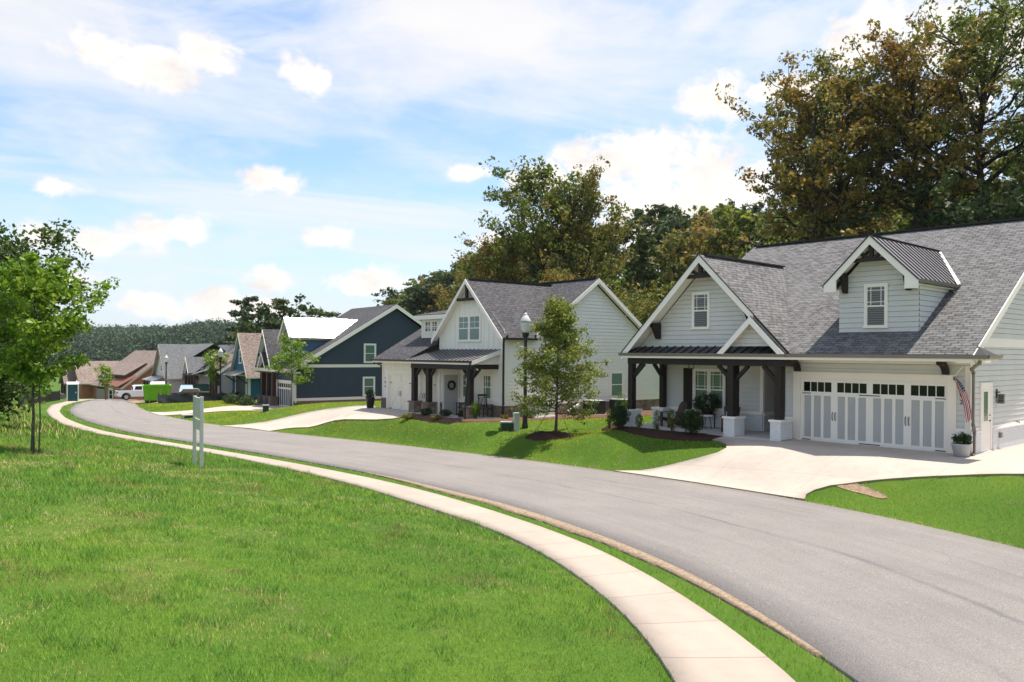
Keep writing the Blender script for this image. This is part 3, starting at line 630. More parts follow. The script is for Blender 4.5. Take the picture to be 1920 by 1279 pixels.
def left_grass():
    P=candidates(int(620000*GD),5.2,60,-.45,-.80,.34); x,y=P.T; sx=np.interp(y,cSL[:,1],cSL[:,0]); P=P[x<sx+.03]; x,y=P.T
    bare=fbm(x,y,.55,3)
    sp_=np.zeros(len(P))
    for bx,by,br in BARE: sp_=np.maximum(sp_,1-np.hypot((x-bx)/1.35,y-by)/br+.9*(fbm(x,y,2.6,6)-.5))
    bare=np.maximum(bare,np.where(sp_>.25,.8,np.where(sp_>0,.70,0))); keep=~((bare>.735)&(rng.random(len(P))<.25)); P=P[keep]; bare=bare[keep]; sp_=sp_[keep]; x,y=P.T
    d=np.clip(y/8,.6,9); tuf=fbm(x,y,1.3,8); big=fbm(x,y,.28,5)
    t2=vnoise(x,y,3.2,51); t3=vnoise(x,y,7.5,52); tf=np.clip(t2*.6+t3*.4-.55,0,1)*2.2
    hgt=(.015+.034*rng.random(len(P))+.06*np.clip(tuf-.50,0,1)*2+.085*tf)*(1+.10*d)*np.interp(x/y,[-.7,-.35,0],[1.5,1.15,.95])*np.interp(y,[8,16,22],[.8,1.1,1.25])
    wid=.0052*d**.85; r=rng.random(len(P)); mi=np.zeros(len(P),int); dry=fbm(x,y,.8,21); mi[(r<.02)|((dry>.70)&(r<.5))|((bare>.735)&(r<.88))|((bare>.69)&(r<.45))]=1; mi[(big<.47)&(r>.35)]=2; mi[(tf>.18)&(r>.2)]=2; mi[((fbm(x,y,.9,33)>.67)&(r>.55)&(y>9))|((np.abs(sp_-.0)<.22)&(sp_!=0)&(r>.7))]=3
    hgt[mi==1]*=.7; hgt[bare>.735]*=.5; wid=wid*np.where((bare>.69)&(mi==1),1.5,1)
    blades('rough_grass',P,hgt,wid,.25+.7*rng.random(len(P)),GL,mi,kind='stuff')
def verge_grass():
    P=candidates(int(330000*GD),7,95,-.2,-.75,.8); x,y=P.T; a=np.interp(y,cSR[:,1],cSR[:,0]); b=np.interp(y,cRL[:,1],cRL[:,0]); P=P[(x>a-.02)&(x<b+.04)]; x,y=P.T; a=np.interp(y,cSR[:,1],cSR[:,0]); b=np.interp(y,cRL[:,1],cRL[:,0])
    t=(x-a)/(b-a); gr=np.clip((y-9.3)*(27-y)/60,0,1); lim=1-.18*gr+.10*(fbm(x,y,1.2,2)-.5)*2; k=(t<lim)|(rng.random(len(P))<.34); P=P[k]; t=t[k]; lim=lim[k]; x,y=P.T; d=np.clip(y/8,.6,9)
    r=rng.random(len(P)); mi=np.zeros(len(P),int); mi[(t>lim-.22)&(r<.45)]=1; mi[(t>lim)]=1; mi[(r>.8)]=2
    hgt=(.035+.05*rng.random(len(P)))*(1+.09*d)*np.interp(y,[8,20],[1.1,.8]); tall=rng.random(len(P))<.004*(y>14); hgt[tall]*=3
    blades('verge_grass',P,hgt,.0055*d**.85,.2+.5*rng.random(len(P)),GL,mi,kind='stuff')
def inrect(P,O,phi,u0,u1,w0,w1):
    a=math.radians(phi); dx=P[:,0]-O[0]; dy=P[:,1]-O[1]; u=dx*math.cos(a)-dy*math.sin(a); w=dx*math.sin(a)+dy*math.cos(a); return (u>u0)&(u<u1)&(w>w0)&(w<w1)
def right_grass():
    P=candidates(int(1000000*GD),12,100,.1,-.66,.85); x,y=P.T; b=np.interp(y,cRR[:,1],cRR[:,0]); P=P[(x>b-.03)]
    k=np.ones(len(P),bool)
    for pl_ in (DRV_A,DRV_B,DRV_C,chaikin(MUL_A,1),chaikin(MUL_B,1),chaikin(MUL_C,1),ring): k&=~pip(P,pl_)
    k&=~(pip(P,DIRT_A)&(rng.random(len(P))<.70))
    for q in ((AO,47.8,-12.6,.2,-1.1,16),(BO,50.9,-.3,9.8,0,16),(CO,54.8,-9,.2,0,18),(BO,50.9,4,9.8,-.6,3)): k&=~inrect(P,*q)
    k&=~((P[:,1]>90)&(P[:,0]>-40))
    P=P[k]; x,y=P.T; b=np.interp(y,cRR[:,1],cRR[:,0]); e=x-b; d=np.clip(y/8,.6,12); r=rng.random(len(P)); mi=np.zeros(len(P),int); f=fbm(x,y,.2,14); mi[((f<.42)&(r>.4))|((e<1.3)&(r<.6))]=1; mi[(e<.12)&(r<.9)]=2; mi[(e<.0)]=2
    mi[(x>8)&(y<23)&(r<.6)&(e>.12)]=1
    blades('lawn_grass',P,(.022+.024*rng.random(len(P)))*(1+.09*d),.0062*d**.85,.3+.5*rng.random(len(P)),GRN,mi,kind='stuff')
GD=1.0
left_grass(); verge_grass(); right_grass()
# ---------------------------------------------------------------- house components
def window(root,pl,s0,s1,z0,z1,grid='none',pane='glass_blind',trim=.10,double=False,name='window',sill=True):
    """trim boards + sashes; panes as sub-parts"""
    W=MT['white']; m=MB(); t=trim; d=.045
    m.pbox(pl,s0,s0+t,z0,z1,0,d); m.pbox(pl,s1-t,s1,z0,z1,0,d); m.pbox(pl,s0+t,s1-t,z1-t,z1,0,d-.003); m.pbox(pl,s0-.02 if sill else s0+t,s1+.02 if sill else s1-t,z0,z0+t*.8,0,d+(.03 if sill else -.003))
    fr=m.build(name,W,root)
    xs=[(s0+t,s1-t)] if not double else [(s0+t,(s0+s1)/2-.05),((s0+s1)/2+.05,s1-t)]
    if double:
        q=MB(); q.pbox(pl,(s0+s1)/2-.05,(s0+s1)/2+.05,z0+t*.8,z1-t,0,d-.006); q.build('mullion',W,fr)
    for a,b in xs:
        g=MB(); g.ppoly(pl,[(a,z0+.05),(b,z0+.05),(b,z1-t),(a,z1-t)],.018); g.build('pane',MT[pane],fr)
        h=MB(); e=.035; zb=z0+t*.8; zt=z1-t; zm=(zb+zt)/2; y=.034
        h.pbox(pl,a,a+e,zb,zt,.004,y); h.pbox(pl,b-e,b,zb,zt,.004,y); h.pbox(pl,a+e,b-e,zt-e,zt,.004,y-.002); h.pbox(pl,a+e,b-e,zb,zb+e,.004,y-.002); h.pbox(pl,a+e,b-e,zm-.025,zm+.025,.004,y-.002)
        k=.011; y2=.028; A,B=a+e,b-e
        if grid=='prairie':
            o=min(.11,(B-A)*.2); p0=zm+.025;p1=zt-e
            for c in (A+o,B-o): h.pbox(pl,c-k,c+k,p0,p1,.004,y2)
            for c in (p0+o,p1-o): h.pbox(pl,A,B,c-k,c+k,.004,y2-.002)
        if grid in('2x2','2x2both'):
            h.pbox(pl,(A+B)/2-k,(A+B)/2+k,zm+.025,zt-e,.004,y2); c=(zm+zt)/2; h.pbox(pl,A,B,c-k,c+k,.004,y2-.002)
        if grid=='3x3':
            h.pbox(pl,(A+B)/2-k,(A+B)/2+k,zb,zt,.004,y2)
            for q in (1/3,2/3): c=zb+(zt-zb)*q; h.pbox(pl,A,B,c-k,c+k,.004,y2-.002)
        h.build('sash',W,fr)
    return fr
def part(root,name,mat,fn,**kw):
    m=MB(); fn(m); return m.build(name,MT[mat] if isinstance(mat,str) else mat,root,**kw)
def seam_ribs(m,p_ridge0,p_ridge1,p_eave0,p_eave1,step,h=.035,w=.035):
    """ribs run from the ridge line to the eave line"""
    a0,a1,b0,b1=[Vector(p) for p in (p_ridge0,p_ridge1,p_eave0,p_eave1)]; n=max(1,int(max((a1-a0).length,(b1-b0).length)/step))
    for i in range(n+1):
        t=i/n; p=a0.lerp(a1,t); q=b0.lerp(b1,t)
        if (p-q).length<.05: continue
        m.bar(p+Vector((0,0,h/2)),q+Vector((0,0,h/2)),w,h)
def gutter(root,p0,p1,n,mat='gutter',hgt=.11,dep=.12):
    p0=Vector(p0);p1=Vector(p1);n=Vector(n)
    def f(m):
        prof=[(0,0),(0,-hgt),(dep*.55,-hgt),(dep*.8,-hgt*.55),(dep,0),(dep-.01,0),(dep*.72,-hgt*.5),(dep*.5,-hgt+.01),(.01,-hgt+.01),(.01,0)]
        k=len(prof); pts=[p0+n*a+Z3*b for a,b in prof]+[p1+n*a+Z3*b for a,b in prof]
        m.add(pts,[(i,i+k,(i+1)%k+k,(i+1)%k) for i in range(k)]); m.add([pts[i] for i in (0,1,2,3,4)],[(0,1,2,3,4)]); m.add([pts[k+i] for i in (0,1,2,3,4)],[(4,3,2,1,0)])
    return part(root,'gutter',mat,f)
def gable_truss(root,uc,w,zb,half,ztop,mat='timber',sx=.10,fan=True,dep=.14):
    def f(m):
        m.box(uc-half,uc+half,w,w+dep,zb,zb+sx*1.3); m.box(uc-sx*.75,uc+sx*.75,w+.01,w+dep-.01,zb+sx*1.3,ztop)
        if fan:
            for s in (-1,1): m.bar((uc+s*.1,w+dep/2,zb+sx*1.2),(uc+s*half*.52,w+dep/2,zb+(ztop-zb)*.50),dep*.8,sx*.9,up=(0,1,0))
    return part(root,'gable_truss',mat,f)
def rake_bracket(root,u,w0,w1,z1,z0,mat='timber',wd=.13,name='bracket'):
    """curved bracket between wall (w1) and overhang (w0)"""
    th=.17; out=[];inn=[]
    for i in range(8):
        t=i/7*math.pi/2; out.append((w0+(w1-w0)*math.sin(t),z0+(z1-z0)*math.cos(t))); inn.append((w0+(w1-th-w0)*math.sin(t),z0+(z1-.17-z0)*math.cos(t)))
    def f(m):
        for i in range(7): m.prism([out[i],out[i+1],inn[i+1],inn[i]],0,u-wd/2,u+wd/2)
    return part(root,name,mat,f)
def front_gable(root,uc,half,ze,slope,w0,wwall,back,mat_roof,trim='white',thick=.10,fh=.24,left=True,right=True,metal=None,ret=0,soffit=True,capblack=False,ribstep=.4,rname='gable_roof'):
    """gable facing the street: ridge along w at uc. back=(w of ridge end, w of eave end)"""
    back=(back[0]+.12,back[1]+(.12 if back[1]-w0>.05 else 0)); zr=ze+half*slope; R0=(uc,w0,zr); R1=(uc,back[0],zr)
    for s,on in ((-1,left),(1,right)):
        if not on: continue
        e0=(uc+s*half,w0,ze); e1=(uc+s*half,back[1],ze)
        rf=part(root,rname,mat_roof,lambda m:m.slab([R0,R1,e1,e0] if abs(back[1]-w0)>.05 else [R0,R1,e0],thick))
        if metal:
            def rb(m,s=s):
                n=int((back[0]-w0)/ribstep)
                for i in range(n+1):
                    w=w0+i*ribstep; wl=min(1,1 if w<=back[1] else (back[0]-w)/(back[0]-back[1]))
                    p=Vector((uc,w,zr)); q=Vector((uc+s*half*wl,w,zr-half*slope*wl))
                    if wl>.04: m.bar(p+Z3*.015,q+Z3*.015,.035,.04)
                m.bar(Vector((uc,w0,zr+.02)),Vector((uc,back[0],zr+.02)),.10,.04)
            part(root,'seam_ribs','metal_rib',rb)
        # rake fascia
        part(root,'rake_board',trim,lambda m:m.add(*rake(R0,e0,s,fh,thick)))
        if soffit:
            part(root,'soffit',trim,lambda m:m.slab([(uc,w0+.03,zr-thick-.004),(uc,wwall,zr-thick-.004),(uc+s*(half-.03),wwall,ze+.03*slope-thick-.004),(uc+s*(half-.03),w0+.03,ze+.03*slope-thick-.004)],.03))
def rake(R0,e0,s,fh,thick,t=.035):
    """board hanging under the front roof edge, plumb cut"""
    k=fh*1.0; a=Vector(R0);b=Vector(e0); y=Vector((0,-t,0)); top=Vector((0,0,-.02)); bot=Vector((0,0,-k-thick*.5))
    # mitre at the ridge, square at the tail
    p=[a+top,b+top,b+bot,a+bot]; q=[v+y for v in p]
    return (p+q,[(0,1,2,3),(7,6,5,4),(0,4,5,1),(1,5,6,2),(2,6,7,3),(3,7,4,0)])
def adir(p,s): return p
def downspout(root,path,mat='gutter',w=.075):
    def f(m):
        for a,b in zip(path[:-1],path[1:]): m.bar(a,b,w,w*.8)
        for a in path[1:-1]: m.box(a[0]-w/2,a[0]+w/2,a[1]-w/2,a[1]+w/2,a[2]-w/2,a[2]+w/2)
    return part(root,'downspout',mat,f)
# ================================================================ HOUSE A: pale grey house nearest on the right
def house_a():
    r=empty('grey_house',(AO[0],AO[1],0),-R(47.8),'pale grey house with wide double garage door, dark timber porch posts and gabled dormer','house')
    ZE=3.05; T=.583; SL='siding_grey'
    # walls: siding, painted brick base, trim
    def walls(m):
        f0=PF(0); m.siding(f0,[(-6.0,.78),(-5.68,.78),(-5.68,2.74),(-6.0,2.74)]); m.siding(f0,[(-.37,.78),(0,.78),(0,2.74),(-.37,2.74)]); m.siding(f0,[(-5.68,2.39),(-.37,2.39),(-.37,2.74),(-5.68,2.74)])
        s0=PR(0); m.siding(s0,[(0,.72),(14.2,.72),(14.2,3.3),(0.25,3.3),(0,3.05)]); m.siding(s0,[(.62,3.58),(14.2,3.58),(7.4,7.85)])
        m.siding(PF(-.55),[(-12.15,3.28),(-5.5,3.28),(-8.86,6.5)]); m.siding(PF(-1.0),[(-7.7,3.3),(-5.66,3.3),(-6.68,4.25)])
        w=PF(1.3); m.siding(w,[(-12.3,.80),(-7.65,.80),(-7.65,2.9),(-12.3,2.9)])
        m.siding(PR(-7.65),[(1.3,.80),(3.4,.80),(3.4,2.9),(1.3,2.9)]); m.siding(PF(3.4),[(-7.65,.80),(-6.0,.80),(-6.0,2.9),(-7.65,2.9)]); m.siding(PR(-6.0,-1),[(0,.80),(3.4,.80),(3.4,2.9),(0,2.9)])
        m.siding(PR(-12.3,-1),[(1.3,0),(14.2,0),(14.2,3),(7.4,3),(1.3,3)]); m.siding(PR(-11.3,-1),[(.62,3),(14.2,3),(7.4,7.85)]); m.siding(PF(14.2,1),[(-12.3,0),(0,0),(0,3),(-12.3,3)])
    part(r,'wall',SL,walls)
    def base(m):
        for pl,a,b in ((PF(0),-6.0,-5.68),(PF(0),-.37,.0),(PR(0),1.9,14.2),(PF(1.3),-12.3,-7.65),(PR(-7.65),1.3,3.4),(PF(3.4),-7.65,-6.0),(PR(-6.0,-1),0,3.4),(PR(0),0,.82)):
            m.ppoly(pl,[(a,-.3),(b,-.3),(b,.68),(a,.68)],.05); 
            O,ex,n=pl; e=[O+ex*b+Z3*-.3+n*.05,O+ex*b+Z3*.68+n*.05,O+ex*b+Z3*.68,O+ex*b-Z3*.3]; m.add(e,[(0,1,2,3)],[[(0,-.3),(0,.68),(.05,.68),(.05,-.3)]])
            e=[O+ex*a+Z3*-.3+n*.05,O+ex*a+Z3*.68+n*.05,O+ex*a+Z3*.68,O+ex*a-Z3*.3]; m.add(e,[(0,1,2,3)],[[(0,-.3),(0,.68),(.05,.68),(.05,-.3)]])
    part(r,'brick_base','brick_white',base)
    def trim(m):
        for pl,a,b in ((PF(0),-6.0,-5.68),(PF(0),-.37,.07),(PR(0),1.9,14.2),(PF(1.3),-12.3,-7.65),(PR(-7.65),1.3,3.4),(PF(3.4),-7.65,-6.0),(PR(0),0,.82)):
            m.pbox(pl,a,b,.68,.72,0,.09); m.pbox(pl,a,b,.722,.80,0,.03)
        m.pbox(PF(0),-.13,.022,.80,2.72,0,.024); m.pbox(PR(0),.0,.10,.80,3.05,0,.022); m.pbox(PF(1.3),-7.77,-7.63,.8,2.88,0,.024); m.pbox(PR(-7.65),1.3,1.42,.8,2.88,0,.022); m.pbox(PF(1.3),-12.32,-12.18,.8,2.88,0,.024)
        m.pbox(PR(0),.1,14.2,3.3,3.58,0,.026); m.pbox(PF(0),-6.0,.02,2.74,2.90,0,.026)
    part(r,'trim','white',trim)
    part(r,'soffit','white_warm',lambda m:(m.box(-12.5,.42,-1.2,0,2.90,2.935),m.box(-12.5,-6.0,0,3.4,2.902,2.93)))
    part(r,'fascia','white',lambda m:(m.box(-12.55,.45,-1.22,-1.19,2.84,3.02),m.box(.0,.45,-1.2,.35,2.80,2.9)))
    # main roof
    rg=7.4; zr=ZE+T*(rg+1.2)
    part(r,'roof','shingle_grey',lambda m:(m.slab([(.45,-1.2,ZE),(.45,rg,zr),(-11.75,rg,zr),(-11.75,2.0,ZE+T*3.2),(-8.86,4.7,ZE+T*5.9),(-5.25,-1.2,ZE)],.10),m.slab([(.45,rg,zr),(.45,16,ZE),(-11.75,16,ZE),(-11.75,rg,zr)],.10)))
    part(r,'ridge_cap','shingle_dark',lambda m:(m.bar((-11.6,rg,zr+.02),(.3,rg,zr+.02),.28,.06),m.bar((-8.86,-.9,6.73),(-8.86,4.85,6.73),.26,.06)))
    for s in (0,1):
        pass
    def rakeb(m):
        for (a,b) in (((.45,-1.2,ZE),(.45,rg,zr)),((.45,16,ZE),(.45,rg,zr))):
            a=Vector(a);b=Vector(b); m.add([a-Z3*.02,b-Z3*.02,b-Z3*.27,a-Z3*.27,a-Z3*.02+Vector((.035,0,0)),b-Z3*.02+Vector((.035,0,0)),b-Z3*.27+Vector((.035,0,0)),a-Z3*.27+Vector((.035,0,0))],[(0,1,2,3),(7,6,5,4),(0,4,5,1),(1,5,6,2),(2,6,7,3),(3,7,4,0)])
        m.slab([(0,-1.1,ZE+.06-.11),(.44,-1.1,ZE+.06-.11),(.44,rg,zr-.11),(0,rg,zr-.11)],.03)
    part(r,'rake_board','white',rakeb)
    part(r,'eave_return','shingle_grey',lambda m:m.add([(.45,-1.2,3.0),(.82,-1.2,3.0),(.82,-.1,3.0),(.45,-.1,3.0),(.45,-.75,3.30),(.0,-.75,3.3)],[(0,1,4),(1,2,4),(2,3,4),(0,3,2,1)]))
    part(r,'eave_return_box','white',lambda m:m.box(.3,.78,-1.16,-.15,2.88,2.99))
    gutter(r,(-12.65,-1.2,3.035),(.84,-1.2,3.035),(0,-1,0)); gutter(r,(.80,-1.2,3.034),(.80,-.1,3.034),(1,0,0))
    # big front gable + entry gable
    front_gable(r,-8.86,3.69,3.03,1.0,-1.2,-.55,(5.08,2.0),'shingle_grey',fh=.25,right=False)
    R0=(-8.86,-1.2,6.72)
    part(r,'gable_roof','shingle_grey',lambda m:m.slab([R0,(-8.86,5.08,6.72),(-5.2,-1.2,3.06)],.1))
    part(r,'rake_board','white',lambda m:(m.add(*rake(R0,(-6.58,-1.2,4.44),1,.25,.1)),))
    part(r,'soffit','white',lambda m:m.slab([(-8.86,-1.17,6.60),(-8.86,-.55,6.60),(-5.35,-.55,3.09),(-5.35,-1.17,3.09)],.03))
    part(r,'drip_edge','metal_rib',lambda m:(m.bar((-8.86,-1.245,6.735),(-12.57,-1.245,3.03),.035,.03,up=(0,1,0)),m.bar((-8.86,-1.245,6.735),(-5.18,-1.245,3.05),.035,.03,up=(0,1,0))))
    # entry gable
    E0=(-6.66,-1.30,4.36)
    part(r,'entry_gable_roof','shingle_grey',lambda m:(m.slab([E0,(-6.66,-.9,4.36),(-8.02,-.9,3.0),(-8.02,-1.30,3.0)],.07),m.slab([(-6.66,-1.30,4.36),(-6.66,-.95,4.36),(-5.3,-.95,3.0),(-5.3,-1.30,3.0)],.07)))
    part(r,'rake_board','white',lambda m:(m.add(*rake(E0,(-7.74,-1.3,3.28),-1,.22,.1)),m.add(*rake(E0,(-5.58,-1.3,3.28),1,.22,.1)),m.prism([(-7.74,3.27),(-7.74,3.02),(-7.99,3.03)],1,-1.335,-1.30),m.prism([(-5.58,3.27),(-5.58,3.02),(-5.33,3.03)],1,-1.335,-1.30),m.slab([(-6.66,-1.28,4.27),(-6.66,-1.0,4.27),(-7.9,-1.0,3.03),(-7.9,-1.28,3.03)],.03)))
    part(r,'porch_apron_roof','metal_dark',lambda m:m.slab([(-12.45,-1.2,3.03),(-5.35,-1.2,3.03),(-5.35,-.53,3.31),(-12.45,-.53,3.31)],.03))
    def ar(m):
        u=-12.2
        while u<-5.4: m.bar((u,-1.2,3.05),(u,-.55,3.322),.03,.035); u+=.365
    part(r,'seam_ribs','metal_rib',ar)
    gable_truss(r,-8.86,-1.16,5.86,.76,6.42); 
    for u in (-11.15,-6.98):
        zt=6.55-abs(u+8.86)-.04; part(r,'rake_bracket','timber',lambda m:m.prism([(-.55,zt),(-1.10,zt),(-1.10,zt-.12),(-.98,zt-.20),(-.72,zt-.62),(-.55,zt-.62)],0,u-.08,u+.08))
    window(r,PF(-.55),-9.60,-8.80,3.96,5.38,'prairie','glass_blind',.075)
    # porch
    part(r,'porch_floor','slab',lambda m:m.box(-12.6,-5.55,-1.12,3.4,-.25,.07),kind=None)
    def piers(u0,u1,w0,w1,col=None):
        p=part(r,'pier','brick_white',lambda m:[m.ppoly(pl,[(a,-.3),(b,-.3),(b,.68),(a,.68)]) for pl,a,b in ((PF(w0),u0,u1),(PR(u1),w0,w1),(PR(u0,-1),w0,w1),(PF(w1,1),u0,u1))])
        part(p,'cap','white',lambda m:m.box(u0-.04,u1+.04,w0-.04,w1+.04,.68,.755))
        return p
    piers(-12.45,-12.05,-1.13,-.55); piers(-12.5,-11.95,.75,1.28); piers(-7.82,-7.36,-1.13,-.45); piers(-5.95,-5.55,-1.13,-.35)
    def col(u0,u1,w0,w1,braces):
        c=part(r,'column','timber',lambda m:m.box(u0,u1,w0,w1,.755,2.6),bevel=.008)
        for (du,dw) in braces:
            uc=(u0+u1)/2; wc=(w0+w1)/2; a=Vector((uc+du*.10,wc+dw*.1,2.08)); b=Vector((uc+du*.62,wc+dw*.62,2.6)); part(c,'brace','timber',lambda m:m.bar(a,b,.11,.13))
    col(-12.35,-12.12,-1.05,-.80,[(1,0),(0,1)]); col(-12.30,-12.10,.95,1.2,[(0,-1)]); col(-7.72,-7.48,-1.05,-.62,[(-1,0),(1,0)]); col(-5.84,-5.60,-1.05,-.78,[(-1,0)])
    part(r,'beam','timber',lambda m:(m.box(-12.38,-5.22,-1.04,-.80,2.6,2.86),m.box(-12.34,-12.1,-.8,1.28,2.62,2.86)),bevel=.008)
    window(r,PF(1.3),-10.82,-9.30,.74,2.42,'prairie','glass_blind_green_refl',.085,double=True)
    for u in (-11.30,-9.27):
        part(r,'shutter','timber',lambda m:[m.box(u+.004+i*.145,u+.14+i*.145,1.26,1.3,.70,2.43) for i in range(3)]+[m.box(u+.02,u+.42,1.235,1.262,z,z+.09) for z in (.95,2.1)])
    dr=part(r,'front_door','timber',lambda m:m.box(-7.2,-6.28,3.34,3.4,.07,2.12)); part(dr,'door_frame','white',lambda m:(m.box(-7.3,-7.2,3.33,3.4,.07,2.22),m.box(-6.28,-6.18,3.33,3.4,.07,2.22),m.box(-7.2,-6.28,3.33,3.4,2.12,2.22)))
    # garage door
    g=part(r,'garage_door','grey_panel',lambda m:(m.box(-5.42,-.62,.05,.09,0,2.2),[m.box(-5.4,-.64,.049,.052,z,z+.008) for z in (.38,.76,1.14,1.5)]))
    part(g,'door_frame','white_warm',lambda m:(m.box(-5.68,-5.42,-.05,.06,-.02,2.39),m.box(-.62,-.37,-.05,.06,-.02,2.39),m.box(-5.42,-.62,-.052,.06,2.19,2.39),m.box(-5.72,-.33,-.09,0,2.39,2.42)))
    def stiles(m):
        u0,u1=-5.42,-.62; L=(u1-u0)/4; y0,y1=.018,.05
        m.box(u0,u1,y0,y1,0.0,.16); m.box(u0,u1,y0,y1,1.60,1.74); m.box(u0,u1,y0,y1,2.07,2.2)
        for i in range(4):
            a=u0+i*L; b=a+L; pw=(L-.12*2-.10*2)/3
            m.box(a,a+.12,y0,y1,.16,1.60); m.box(b-.12,b,y0,y1,.16,1.60)
            for k in (1,2): c=a+.12+k*pw+(k-1)*.10; m.box(c,c+.10,y0,y1,.16,1.60)
            m.box(a,a+.10,y0,y1,1.74,2.07); m.box(b-.10,b,y0,y1,1.74,2.07); q=(L-.2)/4
            for k in (1,2,3): c=a+.10+k*q; m.box(c-.012,c+.012,y0,y1,1.74,2.07)
    part(g,'stiles','white',stiles)
    for i in range(4):
        L=1.2; a=-5.42+i*L; part(g,'window_pane','glass',lambda m:m.box(a+.1,a+L-.1,.032,.05,1.74,2.07))
    for u,l in ((-5.36,.3),(-.98,.3),(-3.36,.68)):
        for z in (1.665,.06): part(g,'strap_hinge','black',lambda m:m.box(u,u+l,-.0,.018,z,z+.025))
    for u in (-4.27,-4.17,-1.87,-1.77): part(g,'handle','black',lambda m:m.tube([(u,.018,.78),(u-.0,-.03,.83),(u,-.035,.92),(u,-.03,1.01),(u,.018,1.06)],.013,6))
    for u in (-5.50,-.66): rake_bracket(r,u,-.62,0,2.9,2.43,name='eave_bracket',wd=.17)
    t=text_mesh('house_number','0',.17,MT['black'],r,(-.235,-.02,1.77),(R(90),0,0)); t2=text_mesh('house_number','2',.17,MT['black'],r,(-.235,-.02,1.55),(R(90),0,0)); t3=text_mesh('house_number','1',.17,MT['black'],r,(-.235,-.02,1.99),(R(90),0,0))
    downspout(r,[(.62,-1.12,2.93),(.60,-1.1,2.80),(.12,-.25,2.62),(.12,-.10,2.5),(.12,-.10,.95),(.18,-.16,.72),(.18,-.16,.12),(.16,-.30,.05)],w=.08)
    # side entrance
    d=part(r,'side_door','white',lambda m:m.box(0,.035,.92,1.72,.05,2.06)); part(d,'door_frame','white',lambda m:(m.box(0,.055,.80,.92,0,2.18),m.box(0,.055,1.72,1.84,0,2.18),m.box(0,.053,.92,1.72,2.06,2.18),m.box(-.0,.09,.9,1.74,-.05,.04)))
    part(d,'pane','glass_blind_green_refl',lambda m:m.box(.035,.042,1.05,1.44,.98,1.90)); part(d,'pane_frame','white',lambda m:(m.box(.035,.05,1.0,1.05,.93,1.95),m.box(.035,.05,1.44,1.49,.93,1.95),m.box(.035,.049,1.05,1.44,1.90,1.95),m.box(.035,.049,1.05,1.44,.93,.98)))
    part(d,'handle','black',lambda m:m.lathe([(.03,0),(.035,.02),(.02,.04)],(.05,1.62,.96),8)); part(d,'deadbolt','black',lambda m:m.lathe([(.025,0),(.02,.03)],(.05,1.62,1.14),8))
    l=part(r,'wall_lantern','black',lambda m:(m.box(0,.03,2.28,2.40,1.68,1.95),m.box(.03,.12,2.32,2.36,1.84,1.87),m.box(.05,.23,2.25,2.43,1.78,1.80),m.box(.05,.23,2.25,2.43,1.50,1.52),[m.box(x,x+.012,y,y+.012,1.52,1.78) for x in (.055,.215) for y in (2.255,2.413)]))
    part(l,'glass_body','glass_blind',lambda m:m.box(.075,.205,2.275,2.405,1.53,1.77))
    part(r,'outdoor_tap','black',lambda m:(m.tube([(0,4.35,.80),(.10,4.35,.80),(.12,4.35,.75)],.015,6),m.box(.07,.09,4.31,4.39,.83,.845)))
    part(r,'dryer_vent','gutter',lambda m:(m.box(.05,.12,2.45,2.62,.40,.56),m.prism([(.05,.56),(.16,.40),(.05,.40)],1,2.44,2.63)))
    # dormer
    uc=-2.82; dw=.06; ze=5.36; hf=1.52
    part(r,'dormer_wall',SL,lambda m:(m.siding(PF(dw),[(-4.08,3.76),(-1.50,3.76),(-1.50,5.35),(uc,6.68),(-4.08,5.35)]),m.siding(PR(-1.5),[(dw,3.76),(2.7,5.34),(dw,5.34)]),m.siding(PR(-4.08,-1),[(dw,3.76),(2.7,5.34),(dw,5.34)])))
    part(r,'dormer_trim','white',lambda m:(m.pbox(PR(-1.5),dw,2.6,5.12,5.3,0,.03),m.pbox(PR(-4.08,-1),dw,2.6,5.12,5.3,0,.03)))
    front_gable(r,uc,hf,ze,1.0,-.5,dw,(5.37,2.77),'metal_mid',fh=.26,metal=True,thick=.06,ribstep=.365,rname='dormer_roof')
    part(r,'drip_edge','metal_rib',lambda m:(m.bar((uc,-.545,ze+hf+.01),(uc-hf,-.545,ze+.01),.03,.04,up=(0,1,0)),m.bar((uc,-.545,ze+hf+.01),(uc+hf,-.545,ze+.01),.03,.04,up=(0,1,0))))
    part(r,'valley_flashing','white',lambda m:(m.slab([(uc,5.45,6.93),(uc+.02,5.25,6.86),(uc+hf+.02,2.7,5.40),(uc+hf+.04,2.9,5.46)],.02),m.slab([(uc,5.45,6.93),(uc-.02,5.25,6.86),(uc-hf-.02,2.7,5.40),(uc-hf-.04,2.9,5.46)],.02)))
    for s in (-1,1):
        part(r,'eave_return','white',lambda m:m.box(min(uc+s*1.28,uc+s*(hf+.0)),max(uc+s*1.28,uc+s*(hf+.0)),-.535,-.3,ze-.30,ze-.07) if 0 else m.prism([(uc+s*hf,ze-.02),(uc+s*hf,ze-.26),(uc+s*(hf-.42),ze-.26),(uc+s*(hf-.42),ze+.38)],1,-.538,-.50))
        gutter(r,(uc+s*hf,-.5,ze+.02),(uc+s*hf,2.75,ze+.02),(s,0,0))
        part(r,'soffit','white',lambda m:m.box(min(uc+s*1.27,uc+s*1.5),max(uc+s*1.27,uc+s*1.5),-.48,2.55,ze-.14,ze-.11))
        zt=ze+hf-1.02-.12; part(r,'dormer_bracket','timber',lambda m:m.prism([(dw,zt),(-.44,zt),(-.44,zt-.12),(-.34,zt-.18),(-.10,zt-.66),(dw,zt-.66)],0,uc+s*1.02-.065,uc+s*1.02+.065))
    gable_truss(r,uc,-.45,6.05,.66,6.62,sx=.09)
    downspout(r,[(uc+hf+.05,2.65,5.3),(uc+hf-.05,2.45,5.15),(uc+hf+.1,2.2,5.08)],w=.07)
